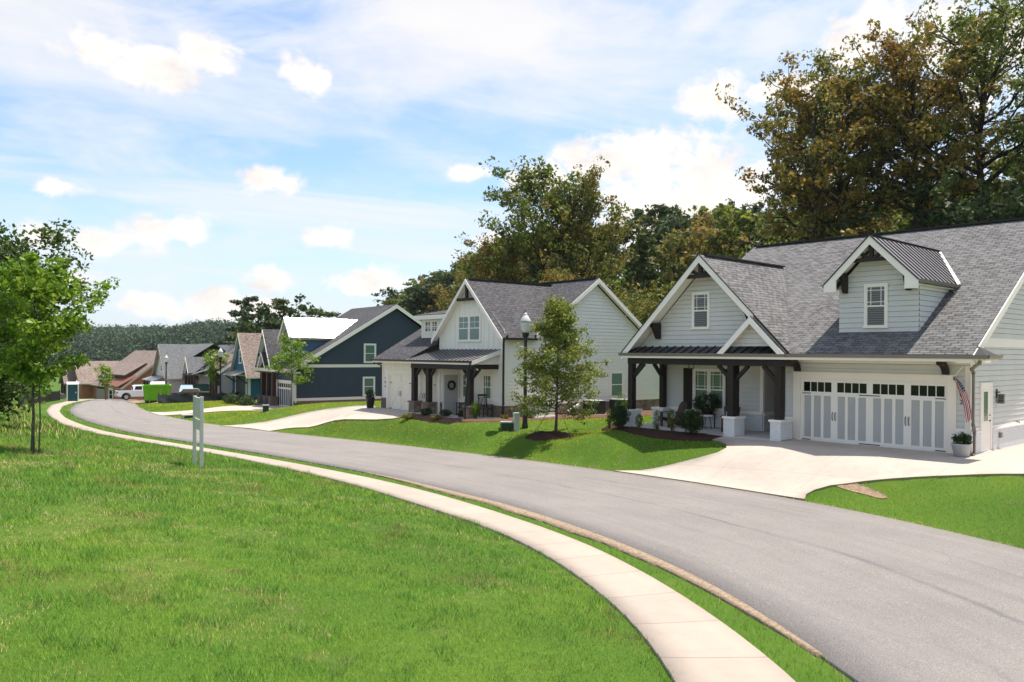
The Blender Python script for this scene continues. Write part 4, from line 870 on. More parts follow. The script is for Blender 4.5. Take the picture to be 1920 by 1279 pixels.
    window(r,PF(dw),-3.23,-2.46,3.90,5.36,'prairie','glass_blind',.075)
    part(r,'flood_light','white',lambda m:(m.lathe([(.06,0),(.06,.02)],(-.75,-.4,2.87),10),m.lathe([(.02,0),(.05,.10)],(-.70,-.45,2.76),10)))
    return r
HA=house_a()
# ================================================================ HOUSE B: white board-and-batten house in the middle
def box_return(m,u0,u1,w0,w1,z0,z1): m.box(u0,u1,w0,w1,z0,z1)
def xdoor(root,u0,u1,z1,halves,mat='white_warm',y=0.0):
    g=part(root,'garage_door',mat,lambda m:(m.box(u0,u1,y+.05,y+.09,0,z1)))
    part(g,'door_frame','white_warm',lambda m:(m.box(u0-.16,u0,y-.04,y+.06,-.02,z1+.16),m.box(u1,u1+.16,y-.04,y+.06,-.02,z1+.16),m.box(u0,u1,y-.042,y+.06,z1,z1+.16)))
    L=(u1-u0)/halves
    for i in range(halves):
        a=u0+i*L; b=a+L; c=(a+b)/2
        def f(m):
            Y0,Y1=y+.02,y+.05
            for x in (a,c-.045,b-.09): m.box(x,x+.09,Y0,Y1,.0,z1)
            m.box(a+.09,b-.09,Y0+.003,Y1,1.5,1.6); m.box(a+.09,b-.09,Y0+.003,Y1,0,.12); m.box(a+.09,b-.09,Y0+.003,Y1,z1-.10,z1)
            for p,q in ((a+.09,c-.045),(c+.045,b-.09)):
                m.bar((p+.03,y+.04,.14),(q-.03,y+.04,1.48),.07,.02,up=(0,1,0)); m.bar((q-.03,y+.043,.14),(p+.03,y+.043,1.48),.07,.02,up=(0,1,0))
        part(g,'cross_braced_leaf',mat,f)
        for u in (a+.05,b-.30): 
            for z in (1.54,.07): part(g,'strap_hinge','black',lambda m:m.box(u,u+.25,y-.0,y+.02,z,z+.03))
        for s in (-1,1): part(g,'handle','black',lambda m:m.tube([(c+s*.045,y+.02,.82),(c+s*.09,y-.02,.88),(c+s*.10,y-.025,.95),(c+s*.09,y-.02,1.02),(c+s*.045,y+.02,1.08)],.014,6))
    return g
def house_b():
    r=empty('white_farmhouse',(BO[0],BO[1],-.27),-R(50.9),'white board-and-batten house with cross-braced garage doors and stone-based porch posts','house')
    W='siding_white'; ZE=2.87; T=.56; rg=7.5; zr=ZE+T*(rg+.5)
    def walls(m):
        m.batten(PF(0),[(0,.0),(.55,.0),(.55,2.75),(0,2.75)]); m.batten(PF(0),[(.55,2.2),(5.9,2.2),(5.9,2.75),(.55,2.75)],.3); m.batten(PF(0),[(5.76,0),(5.9,0),(5.9,2.2),(5.76,2.2)])
        m.batten(PF(1.27),[(5.9,.68),(9.7,.68),(9.7,3.4),(5.9,3.4)],.42); m.batten(PF(1.275),[(4.0,3.38),(9.7,3.38),(9.7,4.45),(6.85,7.0),(4.0,4.45)],.42)
        m.batten(PR(5.9),[(0,.68),(1.27,.68),(1.27,2.9),(0,2.9)]); m.ppoly(PR(4.0,-1),[(1.27,3.3),(3.5,4.2),(3.5,4.6),(1.27,4.5)])
    part(r,'board_and_batten_wall',W,walls)
    def side(m):
        m.siding(PR(9.7),[(1.27,.9),(13.4,.9),(13.4,3.0),(7.5,7.12),(3.1,4.12),(1.27,4.12)],.185); m.siding(PR(0,-1),[(0,0),(13.4,0),(13.4,2.95),(7.5,7.12),(0,2.95)],.185); m.ppoly(PF(13.4,1),[(0,-.3),(9.7,-.3),(9.7,3),(0,3)])
        m.ppoly(PR(9.2),[(-.45,2.68),(1.27,2.68),(1.27,3.35)],0)
    part(r,'lap_siding_wall',W,side)
    def stone(m):
        for pl,a,b in ((PR(9.7),1.27,13.4),(PF(1.27),5.9,9.7),(PR(5.9),0.0,1.27)):
            m.ppoly(pl,[(a,-.6),(b,-.6),(b,.64),(a,.64)],.05); O,ex,n=pl
            for q in (a,b): m.add([O+ex*q+Z3*-.6+n*.05,O+ex*q+Z3*.64+n*.05,O+ex*q+Z3*.64,O+ex*q-Z3*.6],[(0,1,2,3)])
    part(r,'stone_base','stone_brown',stone); part(r,'corner_stone','stone_brown',lambda m:m.box(-.05,.40,-.06,.3,-.6,.64))
    def tr(m):
        m.pbox(PR(9.7),1.2,13.4,.64,.90,0,.06); m.pbox(PF(1.27),5.92,9.76,.64,.84,0,.06); m.pbox(PR(9.7),1.27,1.40,.90,4.3,0,.03); m.pbox(PF(1.27),9.58,9.73,.84,4.5,0,.03); m.pbox(PF(0),-.02,.12,.0,2.72,0,.03); m.pbox(PF(0),5.78,5.93,0,2.7,0,.035); m.pbox(PF(0),-.02,5.93,2.62,2.76,0,.033); m.pbox(PF(1.27),4.0,4.12,3.4,4.5,0,.03)
    part(r,'trim','white',tr)
    part(r,'soffit','white_warm',lambda m:(m.box(-.3,9.35,-.48,0,2.735,2.765),m.box(3.2,9.3,0.0,1.27,2.70,2.73)))
    part(r,'fascia','white',lambda m:m.box(-.3,9.4,-.515,-.485,2.68,2.84))
    part(r,'roof','shingle_dark',lambda m:(m.slab([(-.32,-.5,ZE),(3.3,-.5,ZE),(4.0,1.27,ZE+T*1.77),(4.0,rg,zr),(-.32,rg,zr)],.09),m.slab([(10.07,3.05,zr-.7*4.45),(10.07,rg,zr),(6.3,rg,zr),(6.3,5.6,zr-.7*1.9)],.09),m.slab([(10.07,rg,zr),(10.07,13.7,zr-.7*6.2),(-.32,13.7,zr-.7*6.2),(-.32,rg,zr)],.09)))
    part(r,'ridge_cap','metal_rib',lambda m:(m.bar((-.2,rg,zr+.02),(9.9,rg,zr+.02),.26,.05),m.bar((6.85,1.1,7.12),(6.85,6.9,7.12),.24,.05)))
    part(r,'porch_roof','metal_mid',lambda m:m.slab([(3.3,-.5,ZE+.01),(9.4,-.5,ZE+.01),(9.4,1.3,3.45),(4.0,1.3,3.45)],.04))
    def ribs(m):
        n=17
        for i in range(n+1):
            u=3.32+i*(6.06/n); p0=Vector((u,-.5,ZE+.02)); p1=Vector((max(u,4.02) ,1.3,3.46)); 
            if u<4.02: t=(u-3.3)/.72; p1=Vector((u,-.5+1.8*t,ZE+.02+.58*t))
            if (p1-p0).length>.15: m.bar(p0,p1,.035,.04)
    part(r,'seam_ribs','metal_rib',ribs)
    part(r,'porch_rake_board','white',lambda m:m.add([(9.41,-.5,2.87),(9.41,1.3,3.45),(9.41,1.3,3.22),(9.41,-.5,2.66),(9.36,-.5,2.87),(9.36,1.3,3.45),(9.36,1.3,3.22),(9.36,-.5,2.66)],[(0,3,2,1),(4,5,6,7),(0,1,5,4),(1,2,6,5),(2,3,7,6),(3,0,4,7)]))
    gutter(r,(-.4,-.5,2.87),(9.4,-.5,2.87),(0,-1,0),'black',.10,.11)
    gutter(r,(10.02,.92,4.02),(10.02,3.1,4.02),(1,0,0),'black',.10,.11)
    # steep front gable
    front_gable(r,6.85,3.15,4.0,.99,.92,1.27,(7.0,3.1),'shingle_dark',fh=.22,thick=.08)
    def rk(m):
        for a,b in (((10.07,3.05,zr-.7*4.45),(10.07,rg,zr)),((10.07,13.7,zr-.7*6.2),(10.07,rg,zr))):
            a=Vector(a);b=Vector(b); x=Vector((.035,0,0)); m.add([a-Z3*.02,b-Z3*.02,b-Z3*.26,a-Z3*.26,a-Z3*.02+x,b-Z3*.02+x,b-Z3*.26+x,a-Z3*.26+x],[(0,1,2,3),(7,6,5,4),(0,4,5,1),(1,5,6,2),(2,6,7,3),(3,7,4,0)])
        m.slab([(9.72,3.2,zr-.7*4.3-.1),(10.06,3.2,zr-.7*4.3-.1),(10.06,rg,zr-.1),(9.72,rg,zr-.1)],.03); m.slab([(9.72,13.6,zr-.7*6.1-.1),(10.06,13.6,zr-.7*6.1-.1),(10.06,rg,zr-.1),(9.72,rg,zr-.1)],.03)
    part(r,'rake_board','white',rk)
    gable_truss(r,6.85,.95,5.98,.82,6.86,sx=.11,fan=False)
    window(r,PF(1.27),5.72,7.78,3.84,5.28,'2x2','glass_green_refl',.10,double=True)
    window(r,PF(1.27),6.15,7.0,.86,2.22,'2x2','glass_blind_green_refl',.09); window(r,PF(1.27),7.95,8.82,.86,2.22,'2x2','glass_blind_green_refl',.09)
    window(r,PR(9.7),8.75,9.85,.82,2.30,'none','glass_green_refl',.10)
    # dormer over the garage
    part(r,'dormer_wall',W,lambda m:(m.batten(PF(1.7),[(1.45,4.0),(4.6,4.0),(4.6,5.35),(1.45,5.35)],.3),m.ppoly(PR(1.45,-1),[(1.7,4.0),(4.2,5.3),(1.7,5.3)]),m.ppoly(PR(4.6),[(1.7,4.0),(4.2,5.3),(1.7,5.3)])))
    part(r,'dormer_roof','shingle_dark',lambda m:(m.slab([(1.15,1.42,5.42),(5.2,1.42,5.42),(5.2,4.6,6.05),(2.6,4.6,6.05)],.08),m.slab([(1.15,1.42,5.42),(2.6,4.6,6.05),(1.15,4.6,5.45)],.08)))
    part(r,'dormer_fascia','white',lambda m:(m.box(1.13,5.2,1.38,1.41,5.14,5.38),m.box(1.11,1.14,1.38,4.3,5.14,5.36),m.box(1.16,5.2,1.42,1.7,5.16,5.18)))
    for i in range(3): window(r,PF(1.7),1.82+i*.72,1.82+i*.72+.68,4.38,5.10,'3x3','glass',.07,sill=False,name='dormer_window')
    # porch
    part(r,'porch_floor','slab',lambda m:m.box(3.7,9.65,-.75,1.27,-.5,.06))
    for u,wd in ((3.95,.62),(5.35,.62),(9.0,.55)):
        p=part(r,'pier','stone_brown',lambda m:[m.ppoly(pl,[(a,-.5),(b,-.5),(b,.60),(a,.60)]) for pl,a,b in ((PF(-.62),u-.09,u+wd-.18),(PR(u+wd-.18),-.62,-.16),(PR(u-.09,-1),-.62,-.16),(PF(-.16,1),u-.09,u+wd-.18))])
        part(p,'cap','stone_grey',lambda m:m.box(u-.14,u+wd-.13,-.67,-.11,.60,.68)); c=part(r,'column','timber',lambda m:m.box(u,u+.28,-.52,-.26,.68,2.45),bevel=.01)
        for s in (-1,1):
            if (u<4 and s<0): continue
            part(c,'brace','timber',lambda m:m.bar((u+.14+s*.10,-.39,1.98),(u+.14+s*.56,-.39,2.46),.12,.13))
        if u>8: part(c,'brace','timber',lambda m:m.bar((u+.14,-.30,1.98),(u+.14,.18,2.46),.12,.13))
    part(r,'beam','timber',lambda m:(m.box(3.85,9.42,-.50,-.28,2.43,2.69),m.box(9.02,9.26,-.28,1.27,2.45,2.68)),bevel=.01)
    xdoor(r,.73,5.6,2.05,2)
    for i,ch in enumerate('104'): text_mesh('house_number',ch,.20,MT['black'],r,(.34,-.03,1.72-i*.24),(R(90),0,0))
    d=part(r,'front_door','grey_panel',lambda m:m.box(5.92,5.96,.25,1.12,.06,2.1)); part(d,'door_frame','white',lambda m:(m.box(5.9,5.955,.13,.25,.06,2.2),m.box(5.9,5.955,1.12,1.22,.06,2.2),m.box(5.9,5.955,.25,1.12,2.1,2.2)))  # grey door colour puts the shade of the alcove into the paint
    downspout(r,[(10.10,1.18,4.15),(10.02,1.15,4.0),(9.79,1.15,3.88),(9.79,1.15,.75),(9.86,1.08,.60),(9.86,1.08,-.25),(9.95,1.0,-.36)],'black',.085)
    downspout(r,[(9.35,-.55,2.77),(9.32,-.62,2.62),(9.32,-.80,.85),(9.36,-.86,.60),(9.36,-.86,-.2)],'black',.07)
    downspout(r,[(-.35,-.5,2.76),(-.30,-.4,2.66),(-.08,-.06,2.5),(-.06,-.06,.7)],'black',.07)
    part(r,'vent_light','white',lambda m:m.lathe([(.05,0),(.07,.03),(.04,.08)],(9.76,9.9,5.35),8))
    part(r,'drain_pipe','white',lambda m:m.tube([(9.82,5.9,1.5),(9.82,5.9,-.3)],.05,8)); 
    return r
HB=house_b()
# ================================================================ HOUSE C: navy house
def house_c():
    r=empty('navy_house',(CO[0],CO[1],-1.72),-R(54.8),'navy blue house with bright galvanised dormer roof and white trim bands','house')
    ZE=3.27;T=.594;rg=9.1;zr=ZE+T*(rg+.5)
    def walls(m):
        m.siding(PR(0),[(0,.85),(17.5,.85),(17.5,3.39),(.3,3.39),(0,3.2)],.18); m.siding(PR(0),[(.5,3.66),(16.9,3.66),(rg,zr-.35)],.18); m.siding(PF(0),[(-4.9,.0),(-4.4,.0),(-4.4,3.1),(-4.9,3.1)],.18); m.siding(PF(0),[(-4.4,2.3),(0,2.3),(0,3.1),(-4.4,3.1)],.18); m.siding(PF(0),[(-.34,0),(0,0),(0,2.3),(-.34,2.3)],.18)
        m.ppoly(PF(17.5,1),[(-9,0),(0,0),(0,3.3),(-9,3.3)]); m.ppoly(PR(-9,-1),[(0,0),(17.5,0),(17.5,3.3),(rg,zr-.35),(0,3.3)])
    part(r,'wall','siding_navy',walls)
    part(r,'porch_wall','siding_blue',lambda m:(m.siding(PF(1.0),[(-9,.0),(-4.9,.0),(-4.9,3.2),(-9,3.2)],.18),m.siding(PR(-4.9,-1),[(0,0),(1,0),(1,3.1),(0,3.1)],.18),m.siding(PF(-.1),[(-8.6,3.4),(-4.85,3.4),(-6.7,6.2)],.18)))
    part(r,'stone_base','stone_grey',lambda m:(m.box(-.12,.05,-.05,17.5,-1,.62),))
    part(r,'trim','white',lambda m:(m.pbox(PR(0),-.05,17.5,.62,.85,0,.07),m.pbox(PR(0),.3,17.2,3.39,3.65,0,.035),m.pbox(PR(0),-.04,.12,.85,3.2,0,.03),m.pbox(PF(0),-.20,.03,.0,3.1,0,.033),m.pbox(PR(0),0.0,.12,-.05,.62,.05,.09)))
    part(r,'roof','shingle_dark',lambda m:(m.slab([(.38,-.5,ZE),(.38,rg,zr),(-9.3,rg,zr),(-9.3,-.5,ZE)],.1),m.slab([(.38,rg,zr),(.38,18.7,ZE),(-9.3,18.7,ZE),(-9.3,rg,zr)],.1)))
    def rk(m):
        for a,b in (((.38,-.5,ZE),(.38,rg,zr)),((.38,18.7,ZE),(.38,rg,zr))):
            a=Vector(a);b=Vector(b); x=Vector((.04,0,0)); m.add([a-Z3*.02,b-Z3*.02,b-Z3*.36,a-Z3*.36,a-Z3*.02+x,b-Z3*.02+x,b-Z3*.36+x,a-Z3*.36+x],[(0,1,2,3),(7,6,5,4),(0,4,5,1),(1,5,6,2),(2,6,7,3),(3,7,4,0)])
        m.slab([(0,-.4,ZE-.07),(.37,-.4,ZE-.07),(.37,rg,zr-.13),(0,rg,zr-.13)],.03); m.slab([(0,18.6,ZE-.07),(.37,18.6,ZE-.07),(.37,rg,zr-.13),(0,rg,zr-.13)],.03); m.box(-9.3,.42,-.56,-.52,ZE-.3,ZE-.05); m.box(-9.3,.42,-.52,0,ZE-.22,ZE-.19); m.box(.0,.42,-.5,.35,ZE-.36,ZE-.24)
    part(r,'rake_board','white',rk); gutter(r,(-9.4,-.56,ZE-.02),(.45,-.56,ZE-.02),(0,-1,0),'white',.12,.12)
    window(r,PR(0),6.05,7.22,.88,2.57,'none','glass_green_refl',.13); window(r,PR(0),6.13,7.30,3.76,5.46,'none','glass_green_refl',.13)
    # dormer with bright metal roof
    uc=-2.85
    part(r,'dormer_wall','siding_blue',lambda m:(m.siding(PF(.45),[(-4.0,3.7),(-1.7,3.7),(-1.7,6.0),(uc,7.3),(-4.0,6.0)],.18),m.siding(PR(-1.7),[(.45,3.7),(4.2,5.92),(.45,5.92)],.18),m.siding(PR(-4.0,-1),[(.45,3.7),(4.2,5.92),(.45,5.92)],.18)))
    part(r,'dormer_trim','white',lambda m:(m.pbox(PR(-1.7),.45,4.1,5.72,5.92,0,.03),m.pbox(PR(-1.7),.45,.6,3.8,5.72,0,.03)))
    front_gable(r,uc,1.5,5.9,1.15,.05,.45,(6.95,4.0),'metal_bright',fh=.3,thick=.06,rname='dormer_roof')
    def rb(m):
        w=.3
        while w<6.8:
            t=1 if w<4 else (6.95-w)/2.95; m.bar((uc,w,7.64),(uc+1.5*t,w,7.64-1.725*t),.03,.03); w+=.42
    part(r,'seam_ribs','metal_bright',rb)
    gutter(r,(uc+1.5,.05,5.92),(uc+1.5,4.0,5.92),(1,0,0),'white')
    # porch gable and entry gable
    front_gable(r,-6.72,2.15,3.35,1.55,-.55,-.1,(6.0,.0),'shingle_dark',fh=.24); front_gable(r,-6.4,1.1,3.3,1.25,-.75,-.45,(1.5,-.1),'shingle_dark',fh=.2,rname='entry_gable_roof')
    gable_truss(r,-6.72,-.5,5.85,.5,6.4); rake_bracket(r,-8.0,-.5,-.1,4.5,4.0,name='rake_bracket',wd=.2)
    part(r,'apron_roof','metal_dark',lambda m:m.slab([(-9.2,-.55,3.3),(-4.5,-.55,3.3),(-4.5,-.1,3.5),(-9.2,-.1,3.5)],.03))
    part(r,'beam','timber_red',lambda m:m.box(-8.9,-4.5,-.5,-.25,2.85,3.1))
    for u in (-7.2,-5.72,-4.3):
        p=part(r,'pier','stone_grey',lambda m:[m.ppoly(pl,[(a,-.3),(b,-.3),(b,.75),(a,.75)]) for pl,a,b in ((PF(-.75),u-.2,u+.5),(PR(u+.5),-.75,-.1),(PR(u-.2,-1),-.75,-.1),(PF(-.1,1),u-.2,u+.5))]); part(p,'cap','stone_grey',lambda m:m.box(u-.25,u+.55,-.8,-.05,.75,.82)); part(r,'column','timber_red',lambda m:m.box(u,u+.3,-.52,-.22,.82,2.85))
    part(r,'porch_floor','slab',lambda m:m.box(-9,-4.6,-.7,1.0,-.4,.05)); window(r,PF(1.0),-8.0,-6.2,.8,2.4,'none','glass_blind_green_refl',.12)
    g=part(r,'garage_door','siding_navy',lambda m:m.box(-4.22,-.5,.05,.1,0,2.12)); part(g,'door_frame','white',lambda m:(m.box(-4.4,-4.22,-.05,.06,0,2.28),m.box(-.5,-.32,-.05,.06,0,2.28),m.box(-4.22,-.5,-.05,.06,2.12,2.28)))
    def st(m):
        y0,y1=.02,.05; m.box(-4.22,-.5,y0,y1,0,.13); m.box(-4.22,-.5,y0,y1,1.52,1.66); m.box(-4.22,-.5,y0,y1,2.0,2.12)
        for i in range(9): c=-4.22+i*.465; m.box(max(c-.04,-4.22),min(c+.04,-.5),y0,y1,.13,1.52); m.box(max(c-.04,-4.22),min(c+.04,-.5),y0,y1,1.66,2.0)
    part(g,'stiles','white',st); part(g,'window_pane','glass',lambda m:m.box(-4.2,-.52,.035,.052,1.66,2.0))
    return r
HC=house_c()
# ================================================================ far houses, from simple gabled volumes
def gblock(r,u0,u1,w0,w1,z0,ze,slope,axis,wall,roof,oh=.35,trim='white',lap=.2,th=.1,wallname='wall',roofname='roof',front=True):
    def walls(m):
        if axis=='w':
            c=(u0+u1)/2; hp=(u1-u0)/2*slope; f=[(u0,z0),(u1,z0),(u1,ze),(c,ze+hp),(u0,ze)]
            m.siding(PF(w0),f,lap); m.ppoly(PF(w1,1),f); m.siding(PR(u1),[(w0,z0),(w1,z0),(w1,ze),(w0,ze)],lap); m.siding(PR(u0,-1),[(w0,z0),(w1,z0),(w1,ze),(w0,ze)],lap)
        else:
            c=(w0+w1)/2; hp=(w1-w0)/2*slope; f=[(w0,z0),(w1,z0),(w1,ze),(c,ze+hp),(w0,ze)]
            m.siding(PR(u1),f,lap); m.siding(PR(u0,-1),f,lap); m.siding(PF(w0),[(u0,z0),(u1,z0),(u1,ze),(u0,ze)],lap); m.ppoly(PF(w1,1),[(u0,z0),(u1,z0),(u1,ze),(u0,ze)])
    part(r,wallname,wall,walls)
    e=ze-oh*slope+.08
    if axis=='w':
        c=(u0+u1)/2; zr=ze+(u1-u0)/2*slope+.08
        part(r,roofname,roof,lambda m:[m.slab([(c,w0-oh,zr),(c,w1+oh,zr),(x,w1+oh,e),(x,w0-oh,e)],th) for x in (u0-oh,u1+oh)])
        part(r,'rake_board',trim,lambda m:[m.add(*rake((c,w0-oh,zr),(x,w0-oh,e),s,.28,th)) for x,s in ((u0-oh,-1),(u1+oh,1))]+[m.slab([(c,w0-oh+.03,zr-th-.01),(c,w0,zr-th-.01),(x,w0,e-th-.01),(x,w0-oh+.03,e-th-.01)],.03) for x in (u0-oh,u1+oh)])
        part(r,'eave_board',trim,lambda m:(m.box(u1+oh,u1+oh+.1,w0-oh,w1+oh,e-.16,e-.01),m.box(u0-oh-.1,u0-oh,w0-oh,w1+oh,e-.16,e-.01)))
    else:
        c=(w0+w1)/2; zr=ze+(w1-w0)/2*slope+.08
        part(r,roofname,roof,lambda m:[m.slab([(u0-oh,c,zr),(u1+oh,c,zr),(u1+oh,x,e),(u0-oh,x,e)],th) for x in (w0-oh,w1+oh)])
        def rk(m):
            for q in (w0-oh,w1+oh):
                a=Vector((u1+oh,q,e));b=Vector((u1+oh,c,zr)); x=Vector((.05,0,0)); m.add([a-Z3*.02,b-Z3*.02,b-Z3*.34,a-Z3*.34,a-Z3*.02+x,b-Z3*.02+x,b-Z3*.34+x,a-Z3*.34+x],[(0,1,2,3),(7,6,5,4),(0,4,5,1),(1,5,6,2),(2,6,7,3),(3,7,4,0)])
        part(r,'rake_board',trim,rk); part(r,'eave_board',trim,lambda m:m.box(u0-oh,u1+oh,w0-oh-.1,w0-oh,e-.16,e-.01))
def posts(r,us,w,z0,z1,mat='timber_red',wd=.25,beam=True):
    for u in us: part(r,'column',mat,lambda m:m.box(u,u+wd,w,w+wd,z0,z1))
    if beam: part(r,'beam',mat,lambda m:m.box(min(us)-.1,max(us)+wd+.1,w,w+.25,z1,z1+.28))
def house_d():
    r=empty('teal_house',(-26.3,80,-1.7),-R(56),'teal house with steep brown shingle gable and grey metal awning','house')
    gblock(r,-6,0,0,9,0,2.45,1.35,'w','siding_teal','shingle_brown',oh=.3,trim='siding_cream')
    window(r,PF(0),-3.5,-2.5,3.4,4.9,'none','glass_blind',.12)
    gblock(r,-8.9,-6,-1.2,8,0,2.7,.7,'u','siding_cream','shingle_dark',oh=.3); front_gable(r,-7.6,1.2,2.85,1.3,-1.8,-1.4,(1.2,-.6),'shingle_brown',fh=.2,trim='siding_cream')
    posts(r,(-8.7,-7.6,-6.4),-1.75,0,2.5)
    part(r,'awning_roof','metal_mid',lambda m:m.slab([(-4.9,-1.3,2.25),(-.3,-1.3,2.25),(-.3,0,2.75),(-4.9,0,2.75)],.05))
    for u in (-4.7,-.6): part(r,'awning_brace','timber',lambda m:m.bar((u,-1.1,2.2),(u,-.02,1.45),.12,.12))
    g=part(r,'painted_dark_opening','black',lambda m:m.box(-4.6,-.9,-.03,.01,0,2.15)); part(g,'door_frame','white',lambda m:(m.box(-4.8,-4.6,-.05,.02,0,2.3),m.box(-.9,-.7,-.05,.02,0,2.3),m.box(-4.6,-.9,-.05,.02,2.15,2.3)))  # black sheet on the wall paints the shaded garage interior
    part(r,'trim','siding_cream',lambda m:(m.pbox(PR(0),-.05,.18,0,2.3,0,.03),m.pbox(PF(0),-.2,.03,0,2.4,0,.03)))
    return r
def house_e():
    r=empty('charcoal_roofed_house',(-33.7,93,-2.6),-R(55),'cream house with dark charcoal roof behind the street lamp and young tree','house')
    gblock(r,-16,-.4,0,8,0,2.9,.86,'u','siding_cream','shingle_slate',oh=.35)
    gblock(r,-3.6,2.6,.9,6,2.7,4.5,.5,'u','siding_cream','shingle_slate',oh=.35,wallname='upper_wall',roofname='upper_roof'); window(r,PF(.9),-2.6,-1.2,3.1,4.3,'none','glass',.14)
    part(r,'front_wall','siding_cream',lambda m:m.siding(PF(-.06),[(-5.4,0),(-.4,0),(-.4,2.9),(-5.4,2.9)],.2))
    part(r,'painted_dark_opening','black',lambda m:m.box(-4.6,-1.0,-.14,-.07,0,2.15)); part(r,'door_frame','white',lambda m:(m.box(-4.8,-4.6,-.16,-.06,0,2.35),m.box(-1.0,-.8,-.16,-.06,0,2.35),m.box(-4.6,-1,-.16,-.06,2.15,2.35)))  # solid black panel stands in for the dark inside of the garage
    front_gable(r,-8.2,1.5,2.9,1.3,-2.2,-1.8,(1.2,-1.6),'shingle_slate',fh=.22); part(r,'porch_roof','shingle_slate',lambda m:m.slab([(-10.5,-1.9,2.75),(-5.6,-1.9,2.75),(-5.6,.2,3.4),(-10.5,.2,3.4)],.08))
    posts(r,(-10.2,-8.6,-7.2,-5.9),-1.8,0,2.5)
    return r
def house_f():
    r=empty('cream_house',(-43,100,-3.4),-R(56),'cream house with long grey shingle roof behind the green skip','house')
    gblock(r,-8,0,0,5.2,0,3.25,.98,'w','siding_cream','shingle_slate',oh=.45,trim='tan_trim'); window(r,PF(0),-4.6,-3.4,3.6,5.4,'2x2','glass',.14)
    part(r,'trim','white',lambda m:(m.pbox(PR(0),-.06,.2,0,2.9,0,.04),m.pbox(PF(0),-.25,.04,0,3.1,0,.04)))
    part(r,'dormer_wall','siding_cream',lambda m:(m.siding(PR(-.1),[(2.9,3.1),(5.1,3.1),(5.1,6.35),(2.9,4.45)],.2),m.siding(PF(2.9),[(-2.4,4.0),(-.1,3.0),(-.1,4.4)],.2)))
    part(r,'dormer_roof','shingle_slate',lambda m:m.slab([(.35,2.3,4.0),(.35,5.4,6.75),(-4.2,5.4,7.1),(-2.6,2.3,4.6)],.08)); part(r,'dormer_fascia','tan_trim',lambda m:m.bar((.38,2.3,3.93),(.38,5.4,6.68),.05,.2))
    part(r,'awning_roof','metal_mid',lambda m:m.slab([(-8.6,-1.6,2.6),(-1.2,-1.6,2.6),(-1.2,0,3.15),(-8.6,0,3.15)],.06)); posts(r,(-8.2,-6.2,-4,-1.8),-1.5,0,2.35,'timber')
    part(r,'painted_dark_opening','black',lambda m:m.box(-7.6,-2,-.04,.01,0,2.1))  # flat black panel, garage shade put into its colour
    part(r,'rear_roof','shingle_slate',lambda m:(m.slab([(-7,5.2,7.35),(1.5,5.2,7.35),(1.5,11,3.6),(-7,11,3.6)],.1),m.slab([(-7,5.2,7.35),(1.5,5.2,7.35),(1.5,2.5,5.6),(-7,2.5,5.6)],.1)))
    return r
def house_g():
    r=empty('brown_house',(-61.8,122,-4.67),-R(48),'tan brown house with low brown roofs and copper red awning roof','house')
    T='siding_tan'; B='shingle_brown'
    gblock(r,-15.2,-7.4,-1.6,7,0,2.6,.82,'w',T,B,oh=.4,trim='tan_trim'); front_gable(r,-12.2,1.9,2.3,1.15,-3.4,-3.0,(0,-2.0),B,fh=.25,trim='tan_trim',rname='entry_gable_roof'); posts(r,(-14,-12.6,-10.6,-9.6),-3.1,0,2.1,'timber_red',.35)
    gblock(r,-7.6,8.5,0,13,0,2.5,.78,'u',T,B,oh=.45,trim='tan_trim'); part(r,'trim','tan_trim',lambda m:m.pbox(PR(8.5),.6,12.5,2.6,2.8,0,.04))
    gblock(r,-4.5,6.0,1.3,6,2.5,4.3,.6,'u',T,B,oh=.6,trim='timber_red',wallname='upper_wall',roofname='upper_roof'); window(r,PF(1.3),-4.2,-2.6,3.4,4.2,'none','glass',.1)
    part(r,'awning_roof','metal_red',lambda m:(m.slab([(.4,-.9,2.45),(8.7,-.9,2.45),(8.7,1.8,3.95),(.4,1.8,3.95)],.06),[m.bar((u,-.9,2.5),(u,1.8,4.0),.06,.06) for u in np.arange(.5,8.7,.8)]))
    g=part(r,'garage_door','tan_trim',lambda m:(m.box(-5.0,-.6,-.1,-.02,0,2.15),[m.box(u,u+.1,-.13,-.1,0,1.6) for u in np.arange(-5,-.7,.72)],m.box(-5.0,-.6,-.13,-.1,1.5,1.65))); part(g,'window_pane','glass',lambda m:m.box(-4.8,-.8,-.115,-.102,1.7,2.0))
    window(r,PF(0),1.2,3.4,.1,2.0,'none','glass',.3)
    part(r,'terrace_wall','stone_grey',lambda m:m.box(-13.5,-8,-4.2,-3.8,-.3,.75))
    return r
def house_h():
    r=empty('far_brown_house',(-79.5,150,-6),-R(48),'distant small house with brown gabled roof behind the portable toilet','house')
    gblock(r,-8,1,0,10,0,2.4,.45,'w','siding_cream','shingle_brown',oh=.4); window(r,PF(0),-5,-3,.8,2.0,'none','glass',.12)
HD=house_d(); HE=house_e(); HF=house_f(); HG=house_g(); HH_=house_h()
